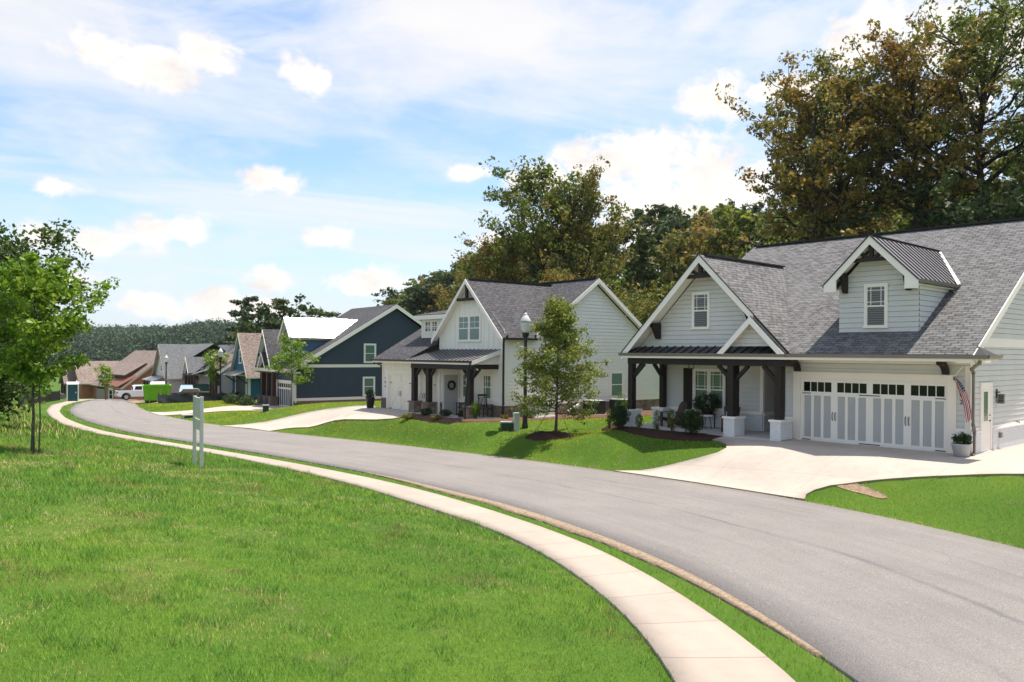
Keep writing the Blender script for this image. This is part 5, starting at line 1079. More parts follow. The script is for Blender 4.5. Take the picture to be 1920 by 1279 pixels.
# ================================================================ trees and plants
def leaf_quads(C,Rr,n,size,rs,flat=.75,up=.35,asp=.55,shell=.5):
    """n leaf quads round each clump centre C (k,3) radius Rr (k,)"""
    k=len(C); idx=rs.integers(0,k,n) if np.isscalar(n) else np.repeat(np.arange(k),n); N=len(idx)
    d=rs.normal(size=(N,3)); d/=np.linalg.norm(d,axis=1)[:,None]; r=rs.random(N)**(1/3)*(1-shell)+shell*rs.random(N)**.15
    P=C[idx]+d*(Rr[idx]*r)[:,None]*np.array([1,1,flat])
    nrm=rs.normal(size=(N,3))+d*.6+np.array([0,0,up]); nrm/=np.linalg.norm(nrm,axis=1)[:,None]
    t=rs.normal(size=(N,3)); a=np.cross(nrm,t); a/=np.linalg.norm(a,axis=1)[:,None]+1e-9; b=np.cross(nrm,a); s=size*(.45+1.15*rs.random(N)**1.4)[:,None]
    co=np.empty((N,4,3)); co[:,0]=P-a*s; co[:,1]=P+b*s*asp-a*s*.1; co[:,2]=P+a*s; co[:,3]=P-b*s*asp-a*s*.1
    return co.reshape(-1,3)
def skeleton(seed,H,cb,spread,nl,tr,profile='round',rise=.55,sub=4,wob=.03,clump=.16,top=.96,fork=0,droop=0.0):
    rs=np.random.default_rng(seed); mb=MB(); tips=[];rad=[]
    tp=[np.array([0,0,-.3])]; x=np.zeros(2)
    nt=9
    for i in range(1,nt+1):
        x=x+rs.normal(size=2)*wob*H/nt*1.6; tp.append(np.array([x[0],x[1],H*top*i/nt]))
    mb.tube(tp,[tr*1.35]+[tr*(1-.86*(i/nt)**.85) for i in range(1,nt+1)],9)
    def trunk_at(z):
        zs=[p[2] for p in tp]; return np.array([np.interp(z,zs,[p[0] for p in tp]),np.interp(z,zs,[p[1] for p in tp]),z])
    def prof(t):
        if profile=='round': return .35+.75*math.sin(math.pi*min(1,.12+.80*t))**.8
        if profile=='cone': return 1.05-.85*t if t>.12 else .75+t*2
        if profile=='oval': return .25+.85*math.sin(math.pi*(.15+.78*t))
        if profile=='vase': return .45+.65*t if t<.75 else 1.0-.9*(t-.75)/.25*.6
        return 1
    for i in range(nl):
        t=(i+rs.random()*.8)/nl; z0=cb+(H*top-cb)*t*.93; L=spread*prof(t)*(.72+.45*rs.random()); az=i*2.399+rs.normal()*.35; el=rise*(.55+.9*t)+rs.normal()*.12
        p=trunk_at(z0); d=np.array([math.cos(az)*math.cos(el),math.sin(az)*math.cos(el),math.sin(el)]); path=[p]; rr0=max(.012,tr*(1-.8*t)*.48)
        m=5
        for k in range(m):
            d=d+rs.normal(size=3)*.13+np.array([0,0,.05-droop*k/m]); d/=np.linalg.norm(d); path.append(path[-1]+d*L/m)
        mb.tube(path,[rr0*(1-.82*k/m) for k in range(m+1)],6)
        for k in range(2,m+1):
            tips.append(path[k]+rs.normal(size=3)*clump*spread*.3); rad.append(spread*clump*(.65+.6*rs.random()))
        for q in range(sub):
            k=1+rs.integers(0,m); b0=path[k]; az2=az+rs.choice([-1,1])*(.5+.8*rs.random()); el2=el*.6+rs.normal()*.3; l2=L*(.28+.3*rs.random()); e=b0+l2*np.array([math.cos(az2)*math.cos(el2),math.sin(az2)*math.cos(el2),math.sin(el2)]); mid=(b0+e)/2+rs.normal(size=3)*l2*.08
            mb.tube([b0,mid,e],[rr0*.4,rr0*.28,rr0*.1],5,False); tips.append(e); rad.append(spread*clump*(.6+.6*rs.random())); tips.append((mid+e)/2); rad.append(spread*clump*.55)
    tips.append(trunk_at(H*top)); rad.append(spread*clump)
    return mb,np.array(tips),np.array(rad),rs
LM={}
LM['oak_green']=leafm('green_oak_leaves',[(0,(.06,.095,.014)),(.5,(.115,.165,.024)),(.8,(.20,.24,.035)),(1,(.38,.36,.09))],.45,.5,.35,(.22,.17,.03),.5)
LM['autumn']=leafm('browning_oak_leaves',[(0,(.075,.095,.02)),(.45,(.15,.155,.03)),(.8,(.28,.21,.04)),(1,(.52,.32,.07))],.45,.5,.6,(.38,.20,.045),.28)
LM['autumn2']=leafm('rusty_green_leaves',[(0,(.06,.09,.02)),(.5,(.13,.155,.03)),(.85,(.24,.22,.045)),(1,(.46,.33,.08))],.45,.5,.5,(.32,.20,.045),.2)
LM['dark']=leafm('dark_evergreen_leaves',[(0,(.025,.045,.014)),(.6,(.05,.085,.022)),(1,(.10,.14,.04))],.3,.5,.2,(.06,.05,.02),.3)
LM['yellow']=leafm('yellow_green_leaves',[(0,(.08,.11,.018)),(.5,(.15,.17,.025)),(1,(.30,.26,.06))],.4,.5,.5,(.28,.19,.04),.4)
LM['bright']=leafm('bright_spring_green_leaves',[(0,(.08,.17,.012)),(.5,(.17,.29,.02)),(1,(.33,.42,.05))],.5,.45)
LM['deep']=leafm('deep_green_oak_leaves',[(0,(.03,.062,.010)),(.6,(.06,.11,.016)),(1,(.14,.19,.04))],.35,.5,.2,(.10,.11,.02),.4)
LM['young']=leafm('sunny_green_leaves',[(0,(.06,.14,.012)),(.5,(.11,.22,.02)),(1,(.2,.32,.045))],.45,.45,.3,(.05,.11,.012),.8)
LM['street']=leafm('olive_oak_leaves',[(0,(.08,.13,.02)),(.45,(.16,.22,.035)),(.8,(.28,.33,.06)),(1,(.45,.40,.10))],.45,.45,.25,(.32,.26,.04),.9)
LM['pine']=leafm('pine_needles',[(0,(.05,.075,.02)),(.5,(.09,.125,.03)),(1,(.16,.18,.05))],.2,.6,.3,(.10,.085,.025),.5)
LM['box']=leafm('boxwood_leaves',[(0,(.012,.028,.008)),(.6,(.028,.058,.014)),(1,(.07,.12,.03))],.25,.45)
LM['far']=leafm('far_woodland_leaves',[(0,(.022,.05,.02)),(.5,(.038,.075,.026)),(1,(.065,.11,.04))],.2,.6,.25,(.07,.09,.035),.02)
def make_tree(name,loc,seed,H,cb,spread,nl,tr,nleaf,lsize,leaf,label=None,cat='tree',group=None,bark='bark',rot=0,**kw):
    mb,C,Rr,rs=skeleton(seed,H,cb,spread,nl,tr,**kw)
    root=empty(name,loc,rot,label,cat,group)
    mb.build('trunk',MT[bark],root,smooth=True)
    q=leaf_quads(C,Rr,nleaf,lsize,rs); npmesh('crown',q,np.arange(len(q)).reshape(-1,4),LM[leaf],root,nv=4)
    return root
def copy_tree_at(src,loc,rot,scale,leaf=None,label=None,group=None,name=None):
    c=src.copy(); COL.objects.link(c); c.location=loc; c.rotation_euler=(0,0,rot); c.scale=scale if isinstance(scale,tuple) else (scale,)*3
    if name: c.name=name
    if label: c['label']=label
    if group: c['group']=group
    for ch in list(src.children):
        d=ch.copy(); COL.objects.link(d); d.parent=c
        if leaf and ch.name.startswith('crown'): d.material_slots[0].link='OBJECT'; d.material_slots[0].material=LM[leaf]
    return c
# --- big trees behind the houses (x, y, height, look)
def wood():
    rs=random.Random(5); protos=[]
    G='tall trees standing behind the pale grey house'
    specs=[('oak_tree',(28.6,57.5),20.8,9.5,6.2,26,.40,15000,.14,'autumn','oval'),('oak_tree',(22.3,58.5),21.0,7.5,5.3,24,.38,14000,.14,'autumn','round'),('tulip_tree',(33.8,57.5),22.3,9.5,6.0,28,.45,16000,.14,'oak_green','oval')]
    labs=['tall brown-leaved oak with open forked branches above the middle of the grey roof','leftmost tall rusty oak behind the pale grey house, left of the gabled dormer','tallest tree, green-topped, rising above the right part of the grey roof']
    for i,(nm,(x,y),H,cb,sp,nl,tr,nf,ls,lf,pr) in enumerate(specs):
        protos.append(make_tree(nm,(x,y,h1(x,y)),50+i,H,cb,sp,nl,tr,nf,ls,lf,labs[i],group=G,profile=pr,rise=.75,sub=6,clump=.135,bark='bark_dark'))
    extra=[(0,(24.8,60.0),1.02,'autumn2','rust tinted oak between the leftmost tall oak and the forked oak'),(1,(40.2,56.5),.70,'autumn2','rounded brown-green tree at the right edge of the picture above the roof'),(2,(32.0,62),.84,'autumn','brown-crowned tree directly behind the tallest green tree'),
           (1,(36.0,48.5),.85,'dark','dark green tree low behind the right end of the grey roof'),(0,(25.5,66),.9,'autumn2','smaller rusty oak at the left end of the tall group'),(1,(43.5,62),.95,'oak_green','green tree cut off by the right edge of the picture')]
    for k,(x,y),s_,lf,lab in extra:
        copy_tree_at(protos[k],(x,y,h1(x,y)),rs.uniform(0,6.28),(s_,s_,s_),lf,lab,G)
    # understorey behind the grey roof
    u0=make_tree('understorey_tree',(30,50,h1(30,50)),77,8.5,1.2,4.2,20,.16,5200,.19,'dark','dark understorey tree standing close behind the grey shingle roof',group='dark understorey trees behind the grey roof',profile='round',sub=4,clump=.2,bark='bark_dark')
    pos=[(18.5,57),(21,55),(23.5,54),(26,52.5),(28.5,53.5),(33.5,49),(36.5,46.5),(39.5,44),(31.5,56),(24.5,58.5),(35.5,53),(41,49),(17,61),(20,63),(37.5,42),(28,60),(33,60)]
    for x,y in pos: s_=rs.uniform(.62,.98); copy_tree_at(u0,(x,y,h1(x,y)),rs.uniform(0,6.28),(s_*1.1,s_*1.1,s_),rs.choice(['dark','dark','autumn2','oak_green','autumn']))
    # middle group behind the white house
    G2='trees behind the white farmhouse'
    m0=make_tree('hardwood_tree',(3.2,84,h1(3.2,84)),91,22.0,3.5,7.8,32,.42,20000,.19,'oak_green','tallest yellow-green tree rising behind the white farmhouse roof ridge',group=G2,profile='oval',rise=.8,sub=6,clump=.15,bark='bark_dark')
    copy_tree_at(m0,(7.2,83,h1(7.2,83)),2.1,(.72,.72,.93),'autumn2','second tall tree behind the white farmhouse, browner and right of the tallest',G2)
    for x,y,s_,sx,lf,lab in [(-1.5,86,.70,1.0,'autumn','rusty round tree left of the tallest one behind the white farmhouse'),(-5.2,90,.56,.85,'autumn2','small rounded tree at the left end of the group behind the white farmhouse'),(4.6,76,.50,1.1,'autumn','low brown-orange tree in front of the tallest behind the farmhouse ridge'),(10.0,78,.36,1.0,'yellow','yellow-green tree at the right foot of the group behind the farmhouse')]:
        copy_tree_at(m0,(x,y,h1(x,y)),s_*9,(s_*sx,s_*sx,s_),lf,lab,G2)
    y0=make_tree('yellowing_tree',(12.6,62,h1(12.6,62)),93,6.6,.8,3.6,18,.14,5000,.15,'yellow','yellowing bushy tree in the gap between the two nearest houses',group='bushy yellow trees in the gap between the two nearest houses',profile='round',sub=4,clump=.2)
    for x,y,s_,lf in [(10.4,63,.9,'yellow'),(14.6,60,.85,'autumn'),(9.0,70,1.1,'autumn2'),(15.6,66,1.05,'yellow'),(16.8,58,.8,'oak_green')]:
        copy_tree_at(y0,(x,y,h1(x,y)),x,s_,lf)
    # hillside
    hp=[make_tree('hillside_tree',(20,100,h1(20,100)),200,13,2.0,4.6,17,.2,2600,.36,'autumn2','broadleaf tree in the mixed wood covering the hillside behind the houses',group='trees of the wood on the hillside',profile='round',sub=3,clump=.21,bark='bark_dark'),
        make_tree('hillside_tree',(26,96,h1(26,96)),201,15,3.0,4.2,18,.2,2600,.36,'oak_green','broadleaf tree in the mixed wood covering the hillside behind the houses',group='trees of the wood on the hillside',profile='oval',sub=3,clump=.21,bark='bark_dark'),
        make_tree('hillside_pine',(15,92,h1(15,92)),202,15,3.0,3.3,26,.18,3000,.30,'pine','pine tree in the mixed wood covering the hillside behind the houses',group='pines of the wood on the hillside',profile='cone',rise=.25,sub=3,clump=.2,bark='bark_dark')]
    n=0; spots=[]
    for row in range(400):
        if n>=205: break
        y=rs.uniform(68,215); x=y*rs.uniform(-.20,.74)
        s=.95*x+.31*y
        if s<38 or (x>14 and y<70) or (y<95 and x<11): continue
        if y>110 and x/y<-.17: continue
        if any((x-a)**2+(y-b)**2<(3.1+y*.012)**2 for a,b in spots): continue
        spots.append((x,y)); n+=1; k=rs.choice([0,1,1,0,2]); s_=rs.uniform(.65,1.0); lf=rs.choice(['pine','pine','oak_green']) if k==2 else rs.choice(['autumn2','oak_green','dark','oak_green','autumn','dark'])
        if y>150: s_*=1.05
        if y<120 and .07<x/y<.37: s_*=.55
        copy_tree_at(hp[k],(x,y,h1(x,y)-.3),rs.uniform(0,6.28),(s_*1.15,s_*1.15,s_),lf)
    # ridge line running down to the left, further back
    for i in range(48):
        t=i/47; y=rs.uniform(170,235); x=y*(-.185+.24*t)+rs.uniform(-4,4); s_=rs.uniform(.75,1.1)
        copy_tree_at(hp[rs.choice([0,1])],(x,y,h1(x,y)-.5),rs.uniform(0,6),(s_*1.2,s_*1.2,s_),rs.choice(['dark','oak_green','autumn2','dark']))
wood()
# --- left side: big dark tree, young street tree
make_tree('large_oak',(-28.6,41.0,h1(-28.6,41.0)),31,9.8,.9,4.3,44,.24,48000,.125,'deep','large dark green oak behind the young tree at the left edge','tree',group=None,profile='round',rise=.35,sub=5,clump=.27,bark='bark_dark')
make_tree('large_oak',(-36.5,47.0,h1(-36.5,47)),32,11,1.6,5.5,22,.28,9000,.15,'dark','darkest tree furthest back at the left edge of the picture','tree',profile='round',rise=.35,sub=5,clump=.2,bark='bark_dark')
MAP=make_tree('young_maple',(-14.75,24.65,h1(-14.75,24.65)),33,5.5,1.95,1.5,30,.055,13000,.075,'bright','young bright green tree with thin double trunk in the left lawn','tree',profile='round',rise=.5,sub=5,clump=.21,bark='bark')
part(MAP,'second_stem','bark',lambda m:m.tube([(.22,-.05,-.1),(.24,-.02,1.0),(.20,0,2.1),(.30,.05,3.2)],[.026,.022,.018,.008],7))
# --- street trees
def street_oak():
    x,y=TREE_S; z=h1(x,y)+.05
    r=make_tree('young_oak',(x,y,z),44,5.95,.85,1.85,60,.065,30000,.050,'street','young olive-leaved oak staked in a mulch ring beside the near lamp post','tree',profile='cone',rise=.42,sub=6,clump=.17,top=.98)
    for a in (2.6,3.0,5.4): part(r,'guy_wire','black',lambda m:m.tube([(0,0,1.5),(math.cos(a)*.95,math.sin(a)*.95,-.05)],.008,4))
street_oak()
make_tree('young_tree',(-17.75,64.6,h1(-17.75,64.6)),45,6.3,2.2,2.3,13,.06,2600,.10,'bright','young bright green tree with layered branches before the navy garage','tree',profile='cone',rise=.12,sub=4,clump=.22,top=.97,wob=.05)
make_tree('young_tree',(-31.5,84.8,h1(-31.5,84.8)),46,4.3,1.7,1.6,12,.05,1700,.12,'bright','young round green tree beside the second lamp post','tree',profile='vase',rise=.75,sub=3,clump=.28)
make_tree('young_tree',(-51.5,101.5,h1(-51.5,101.5)),47,4.3,1.6,1.2,10,.05,1200,.12,'bright','small leaning green tree before the brown house','tree',profile='round',rise=.5,sub=3,clump=.28)
def cedar(name,loc,seed,H,spread,nl,label,leaf='dark',ns=260):
    rs=np.random.default_rng(seed); mb=MB(); root=empty(name,loc,0,label,'tree'); mb.tube([(0,0,-.5),(.2,.1,H*.5),(.1,0,H)],[.24,.16,.03],7); C=[];Rr=[]
    for i in range(nl):
        t=(i/nl); z=H*(.28+.70*t); L=spread*(1.05-.8*t)*(.6+.6*rs.random()); az=i*2.4+rs.normal()*.3; p=np.array([0,0,z]); d=np.array([math.cos(az),math.sin(az),.12]); e=p+d*L+np.array([0,0,-.02*L]); mb.tube([p,(p+e)/2+np.array([0,0,.04*L]),e],[.06,.04,.012],5)
        for q in np.linspace(.3,1.05,6): c=p+(e-p)*q+rs.normal(size=3)*.15; C.append(c); Rr.append(.22*spread*(.7+.5*rs.random())*(1.1-.3*q))
    mb.build('trunk',MT['bark_dark'],root,smooth=True); C=np.array(C);Rr=np.array(Rr); q=leaf_quads(C,Rr,ns*nl,.22,rs,flat=.30,up=1.0); npmesh('crown',q,np.arange(len(q)).reshape(-1,4),LM[leaf],root,nv=4)
cedar('cedar_tree',(-39.0,117,h1(-39,117)),61,15.2,4.6,22,'dark layered cedar standing against the sky behind the brown-roofed gable')
cedar('pine_tree',(-31.0,108,h1(-31,108)),62,13.6,5.2,16,'flat-topped pine behind the bright metal roof','pine')
cedar('pine_tree',(-27.0,112,h1(-27,112)),64,12.6,6.0,15,'spreading pine just right of the flat-topped pine','pine')
make_tree('broad_tree',(-32.2,104,h1(-32.2,104)),63,8.6,2,3.6,18,.2,4500,.26,'oak_green','rounded green tree between the layered cedar and flat-topped pine','tree',profile='round',sub=3,clump=.21)
make_tree('broad_tree',(-29,101,h1(-29,101)),66,9.8,2,4.6,18,.2,4500,.26,'dark','dark rounded tree behind the slate porch gable of the navy house','tree',profile='round',sub=3,clump=.21)
# --- shrubs and bedding plants
def shrub(name,loc,r,h,n,ls,leaf,label,group=None,shape='egg',cat='shrub'):
    rs=np.random.default_rng(int(abs(loc[0]*100+loc[1]*10))+3); root=empty(name,loc,0,label,cat,group)
    mb=MB(); k=9
    for i in range(k):
        a=i*2.4; mb.tube([(0,0,-.03),(math.cos(a)*r*.3,math.sin(a)*r*.3,h*.4),(math.cos(a)*r*.55,math.sin(a)*r*.55,h*.8)],[.014,.009,.003],5)
    mb.build('stem',MT['bark_dark'],root)
    d=rs.normal(size=(120,3)); d/=np.linalg.norm(d,axis=1)[:,None]; 
    if shape=='egg': C=d*np.array([r*.78,r*.78,h*.42])*(rs.random((120,1))**.3)+np.array([0,0,h*.5]); C[:,:2]*=(1.15-.45*np.clip(C[:,2:]/h,0,1)); Rr=np.full(120,r*.26)
    elif shape=='upright': C=d*np.array([r*.6,r*.6,h*.5])+np.array([0,0,h*.52]); Rr=np.full(120,r*.35)
    else: C=d*np.array([r*.8,r*.8,h*.4])+np.array([0,0,h*.45]); Rr=np.full(120,r*.3)
    C[:,2]=np.maximum(C[:,2],.05)
    q=leaf_quads(C,Rr,n,ls,rs); npmesh('foliage',q,np.arange(len(q)).reshape(-1,4),LM[leaf],root,nv=4); return root
def AT(u,w,dz=.08): x,y=A_(u,w); return (x,y,h1(x,y)+dz)
def BT(u,w,dz=.06): x,y=B_(u,w); return (x,y,h1(x,y)+dz)
shrub('boxwood_shrub',AT(-12.2,-1.75),.52,1.02,7000,.026,'box','round dark boxwood beside the far left porch pier of the grey house')
shrub('boxwood_shrub',AT(-8.75,-1.75),.55,1.05,7000,.026,'box','larger round dark boxwood before the right porch chair')
for i,(u,w,h,l) in enumerate([(-13.2,-1.2,.75,'thin sprig shrub left of the leftmost boxwood'),(-11.35,-1.55,.55,'thin sprig shrub right beside the left boxwood'),(-10.4,-1.65,.78,'thin sprig shrub before the left porch chair'),(-9.75,-1.6,.85,'thin sprig shrub left of the larger boxwood')]):
    shrub('sprig_shrub',AT(u,w,.06),.2,h,700,.024,'oak_green',l,'thin sprig shrubs in the mulch bed of the grey house','upright')
for i,(x,y,r_,h,lf,l,sh) in enumerate([(-4.35,40.9,.30,.42,'box','dark low shrub nearest the stone pier of the white farmhouse','round'),(-3.3,40.2,.32,.36,'box','dark low shrub in the middle of the farmhouse bed','round'),(-2.4,39.7,.28,.34,'box','dark low shrub left of the ornamental grass','round'),(-5.35,41.0,.28,.22,'yellow','pale variegated plant at the driveway end of the farmhouse bed','round'),(-3.7,39.5,.30,.2,'yellow','pale variegated plant at the front edge of the farmhouse bed','round'),(-.35,38.9,.22,.2,'yellow','small pale tuft left of the farmhouse corner downspout','round'),(.75,39.45,.25,.2,'yellow','small pale tuft right of the farmhouse corner downspout','round'),(5.6,41.0,.4,1.15,'young','thin leafy sapling beside the air conditioner','upright')]):
    shrub('bed_plant',(x,y,h1(x,y)+.07),r_,h,900,.03,lf,l,None,sh,'plant')
for i,(x,y,h) in enumerate([(-17.0,64.0,.7),(-14.6,65.3,.35),(-12.4,66.6,.4)]): shrub('bed_plant',(x,y,h1(x,y)+.05),.4,h,500,.05,'young',['tufted plant at the corner of the navy house','low plant midway along the navy house stone base','low plant near the right end of the navy house stone base'][i],None,'round','plant')
for i,(u,w) in enumerate([(-7.4,-2.2),(-6.2,-2.0),(-5.0,-2.4),(-8.8,-2.6),(-10.2,-2.4)]): x,y=C_(u,w); shrub('bed_shrub',(x,y,h1(x,y)),.65,.95,900,.06,'dark','dark mounded shrub planted before the navy house porch','shrubs before the navy house porch','round')
def ornamental_grass(loc,h,label):
    rs=np.random.default_rng(9); n=420; a=rs.random(n)*6.283; l=.15+.5*rs.random(n); root=empty('ornamental_grass',loc,0,label,'grass'); co=np.empty((n,3,3)); dx=-np.sin(a)*.008; dy=np.cos(a)*.008; bx=np.cos(a)*.06*rs.random(n); by=np.sin(a)*.06*rs.random(n)
    co[:,0]=np.c_[bx-dx,by-dy,np.zeros(n)]; co[:,1]=np.c_[bx+dx,by+dy,np.zeros(n)]; co[:,2]=np.c_[np.cos(a)*l*h*.6,np.sin(a)*l*h*.6,h*(.7+.3*rs.random(n))]
    npmesh('blades',co.reshape(-1,3),np.arange(3*n).reshape(-1,3),LM['young'],root)
ornamental_grass((-1.75,38.85,h1(-1.75,38.85)+.05),.95,'tall spiky ornamental grass before the right pier of the white farmhouse')
# tall weeds on the bank at the far left
def weeds():
    n=6500; y=33+rng.random(n)*52; x=np.interp(y,cSL[:,1],cSL[:,0])-1.2-rng.random(n)**1.5*13; k=(x/y>-.78)&((x/y<-.54)|(y>50)); P=np.stack([x,y],1)[k]; c=fbm(P[:,0],P[:,1],.35,41)>.42; P=P[c]
    hgt=.22+.5*rng.random(len(P))*np.clip(fbm(P[:,0],P[:,1],.5,44),.3,1); blades('tall_weeds',P,hgt,.05+.03*rng.random(len(P)),.25+.3*rng.random(len(P)),[GL[0],GL[3],GL[1]],rng.choice([0,0,0,1,2],len(P)),kind='stuff')
weeds()
for i,(x,y,s_,h) in enumerate([(-23.2,34.5,1.1,1.3),(-27.5,38.5,1.4,1.6),(-31.5,45,1.4,1.5),(-26.0,35.4,1.1,1.2)]): shrub('wild_shrub',(x,y,h1(x,y)),s_,h,3200,.07,['young','oak_green','young','autumn2'][i],['bushy wild shrub with feathery green stems behind the young tree','dense wild shrub at the foot of the large oak','wild shrub furthest along the bank by the iron fence','brownish wild shrub at the left edge of the picture'][i],None,'round')
# far woods
def far_hills():
    M=(lambda n:(n.color(n.ramp(n.noise(n.co(),.05,5,.6),[(.3,(.02,.035,.012)),(.7,(.045,.065,.02))])),n.m)[1])(NT('wooded_hill_ground',.95,.1))
    def hill(name,cx,cy,rx,ry,ht,base,seed,ncrown,cs):
        n=70; gx_,gy_=np.meshgrid(np.linspace(-1,1,n),np.linspace(-1,1,n//2)); d=gx_**2+gy_**2; prof=np.clip(1-d,0,1)**.8
        X=cx+gx_*rx; Y=cy+gy_*ry; Z=base+ht*prof*(1+.10*np.sin(gx_*6+seed)+.06*np.sin(gx_*15+seed*2)); co=np.c_[X.ravel(),Y.ravel(),Z.ravel()]; i=(np.arange(n//2-1)[:,None]*n+np.arange(n-1)[None,:]).ravel()
        npmesh(name,co,np.stack([i,i+1,i+1+n,i+n],1),M,nv=4,smooth=True,kind='structure')
        rs=np.random.default_rng(seed); a=rs.uniform(-1,1,ncrown*3); b=rs.uniform(-1,.15,ncrown*3); k=(a*a+b*b)<.98; a=a[k][:ncrown]; b=b[k][:ncrown]; x=cx+a*rx; y=cy+b*ry; z=base+ht*np.clip(1-a*a-b*b,0,1)**.8*(1+.10*np.sin(a*6+seed)+.06*np.sin(a*15+seed*2))
        k=(x/y>-.80)&(x/y<-.16); x=x[k];y=y[k];z=z[k]; C=np.c_[x,y,z+cs*(.2+.5*rs.random(len(x)))]; Rr=cs*(.30+.55*rs.random(len(x))**2); q=leaf_quads(C,Rr,np.full(len(x),75),cs*.115,rs,flat=1.25,shell=.6,up=.6)
        npmesh('distant_woodland',q,np.arange(len(q)).reshape(-1,4),LM['far'],nv=4,kind='stuff')
    hill('hill',-300,960,560,260,31,-12,3,5200,9); hill('hill',-395,560,190,120,23,-12,5,3200,7); hill('hill',-215,640,165,130,27,-12,8,2800,7); hill('hill',-560,800,260,200,34,-12,12,1800,8)
far_hills()
# ================================================================ street furniture, porch things, vehicles
def clone(src,loc,rot,label,scale=1):
    c=copy_tree(src); c.location=loc; c.rotation_euler=(0,0,rot); c['label']=label
    if scale!=1: c.scale=(scale,)*3
    return c
MT['globe']=(lambda n:(n.color((.80,.80,.78)),n.m)[1])(NT('frosted_lamp_globe',.15,.6)); MT['globe'].node_tree.nodes['Principled BSDF'].inputs['Transmission Weight'].default_value=.35
def street_lamp(x,y,label):
    r=empty('street_lamp',(x,y,h1(x,y)),0,label,'street lamp','street lamps along the road')
    part(r,'post','black',lambda m:(m.lathe([(.12,-.1),(.12,.10),(.10,.16),(.085,.5),(.07,.55),(.06,3.3),(.075,3.34),(.075,3.40),(.05,3.46)],seg=16)),smooth=False)
    part(r,'fitter','black',lambda m:m.lathe([(.05,3.44),(.11,3.50),(.135,3.60),(.14,3.66)],seg=16)); 
    part(r,'globe','globe',lambda m:m.lathe([(.13,3.66),(.17,3.80),(.205,3.98),(.21,4.08),(.19,4.16),(.10,4.30),(.055,4.34)],seg=20),smooth=True)
    part(r,'globe_band','gutter',lambda m:m.lathe([(.214,4.05),(.218,4.07),(.214,4.09)],seg=20)); part(r,'cap','globe',lambda m:m.lathe([(.07,4.33),(.075,4.37),(.04,4.41),(.02,4.45)],seg=12)); part(r,'finial','black',lambda m:m.lathe([(.015,4.45),(.018,4.48),(.004,4.56)],seg=8))
    return r
L0=street_lamp(.62,36.9,'black post lamp with frosted acorn globe, nearest one, beside the staked oak'); L0.scale=(1.2,)*3
clone(L0,(-18.6,67.6,h1(-18.6,67.6)),0,'lamp post rising through the bright green tree before the navy house',1.22)
clone(L0,(-30.6,84.0,h1(-30.6,84.0)),0,'lamp post beside the young round tree before the teal house',1.27)
clone(L0,(-43.0,99.5,h1(-43,99.5)+.35),0,'furthest lamp post, before the cream house with grey roof')
# sign seen from behind
def sign():
    x0,y0=-9.45,24.4; x1,y1=-10.12,25.55; MT['sign']=paint('weathered_grey_painted_wood',(.54,.52,.48),.7,.12,scale=3)
    z0=h1(x0,y0); r=empty('sign_board',(x0,y0,z0),math.atan2(y1-y0,x1-x0),'pale grey sign on two wooden posts seen edge-on in the left lawn','sign'); L=math.hypot(x1-x0,y1-y0); dz=h1(x1,y1)-z0
    part(r,'post','sign',lambda m:m.bar((0,0,-.3),(.02,.0,2.18),.10,.10),bevel=.006); part(r,'post','sign',lambda m:m.bar((L,0,-.3+dz),(L-.02,0,2.14),.10,.10),bevel=.006)
    part(r,'sign_panel','sign',lambda m:m.box(.05,L-.05,-.022,.022,1.52,2.12),bevel=.004); part(r,'lower_panel','sign',lambda m:m.box(.05,L-.05,-.022,.022,1.12,1.44),bevel=.004)
sign()
MT['ped']=paint('pale_grey_green_plastic',(.45,.49,.43),.5,.05); MT['valve']=paint('dark_green_box_plastic',(.03,.045,.035),.6,.1)
r=empty('utility_pedestal',(.22,36.55,h1(.22,36.55)),.3,'slim pale grey utility pedestal standing beside the nearest lamp post','utility box'); part(r,'body','ped',lambda m:m.box(-.13,.13,-.12,.12,-.1,.72),bevel=.02); part(r,'cap','ped',lambda m:m.box(-.145,.145,-.135,.135,.72,.80),bevel=.015)
r=empty('meter_box',(-.22,36.6,h1(-.22,36.6)),.2,'low dark green utility box with pale lid in the lawn','utility box'); part(r,'body','valve',lambda m:m.box(-.26,.26,-.2,.2,-.1,.30),bevel=.03); part(r,'lid','ped',lambda m:m.box(-.28,.28,-.22,.22,.30,.36),bevel=.02)
r=empty('utility_pedestal',(-16.9,55.0,h1(-16.9,55)),.3,'small dark green utility pedestal in the lawn between the two driveways','utility box'); part(r,'body','valve',lambda m:m.box(-.2,.2,-.16,.16,-.1,.42),bevel=.02); part(r,'lid','ped',lambda m:m.box(-.22,.22,-.18,.18,.42,.47),bevel=.01)
r=empty('drain_stone',(-23.6,58.5,h1(-23.6,58.5)),.6,'small pale concrete drain block in the lawn behind the sign','drain'); part(r,'block','slab',lambda m:m.box(-.5,.5,-.22,.22,-.05,.28),bevel=.04); part(r,'grate','black',lambda m:m.box(-.35,.35,-.235,-.2,.02,.18))
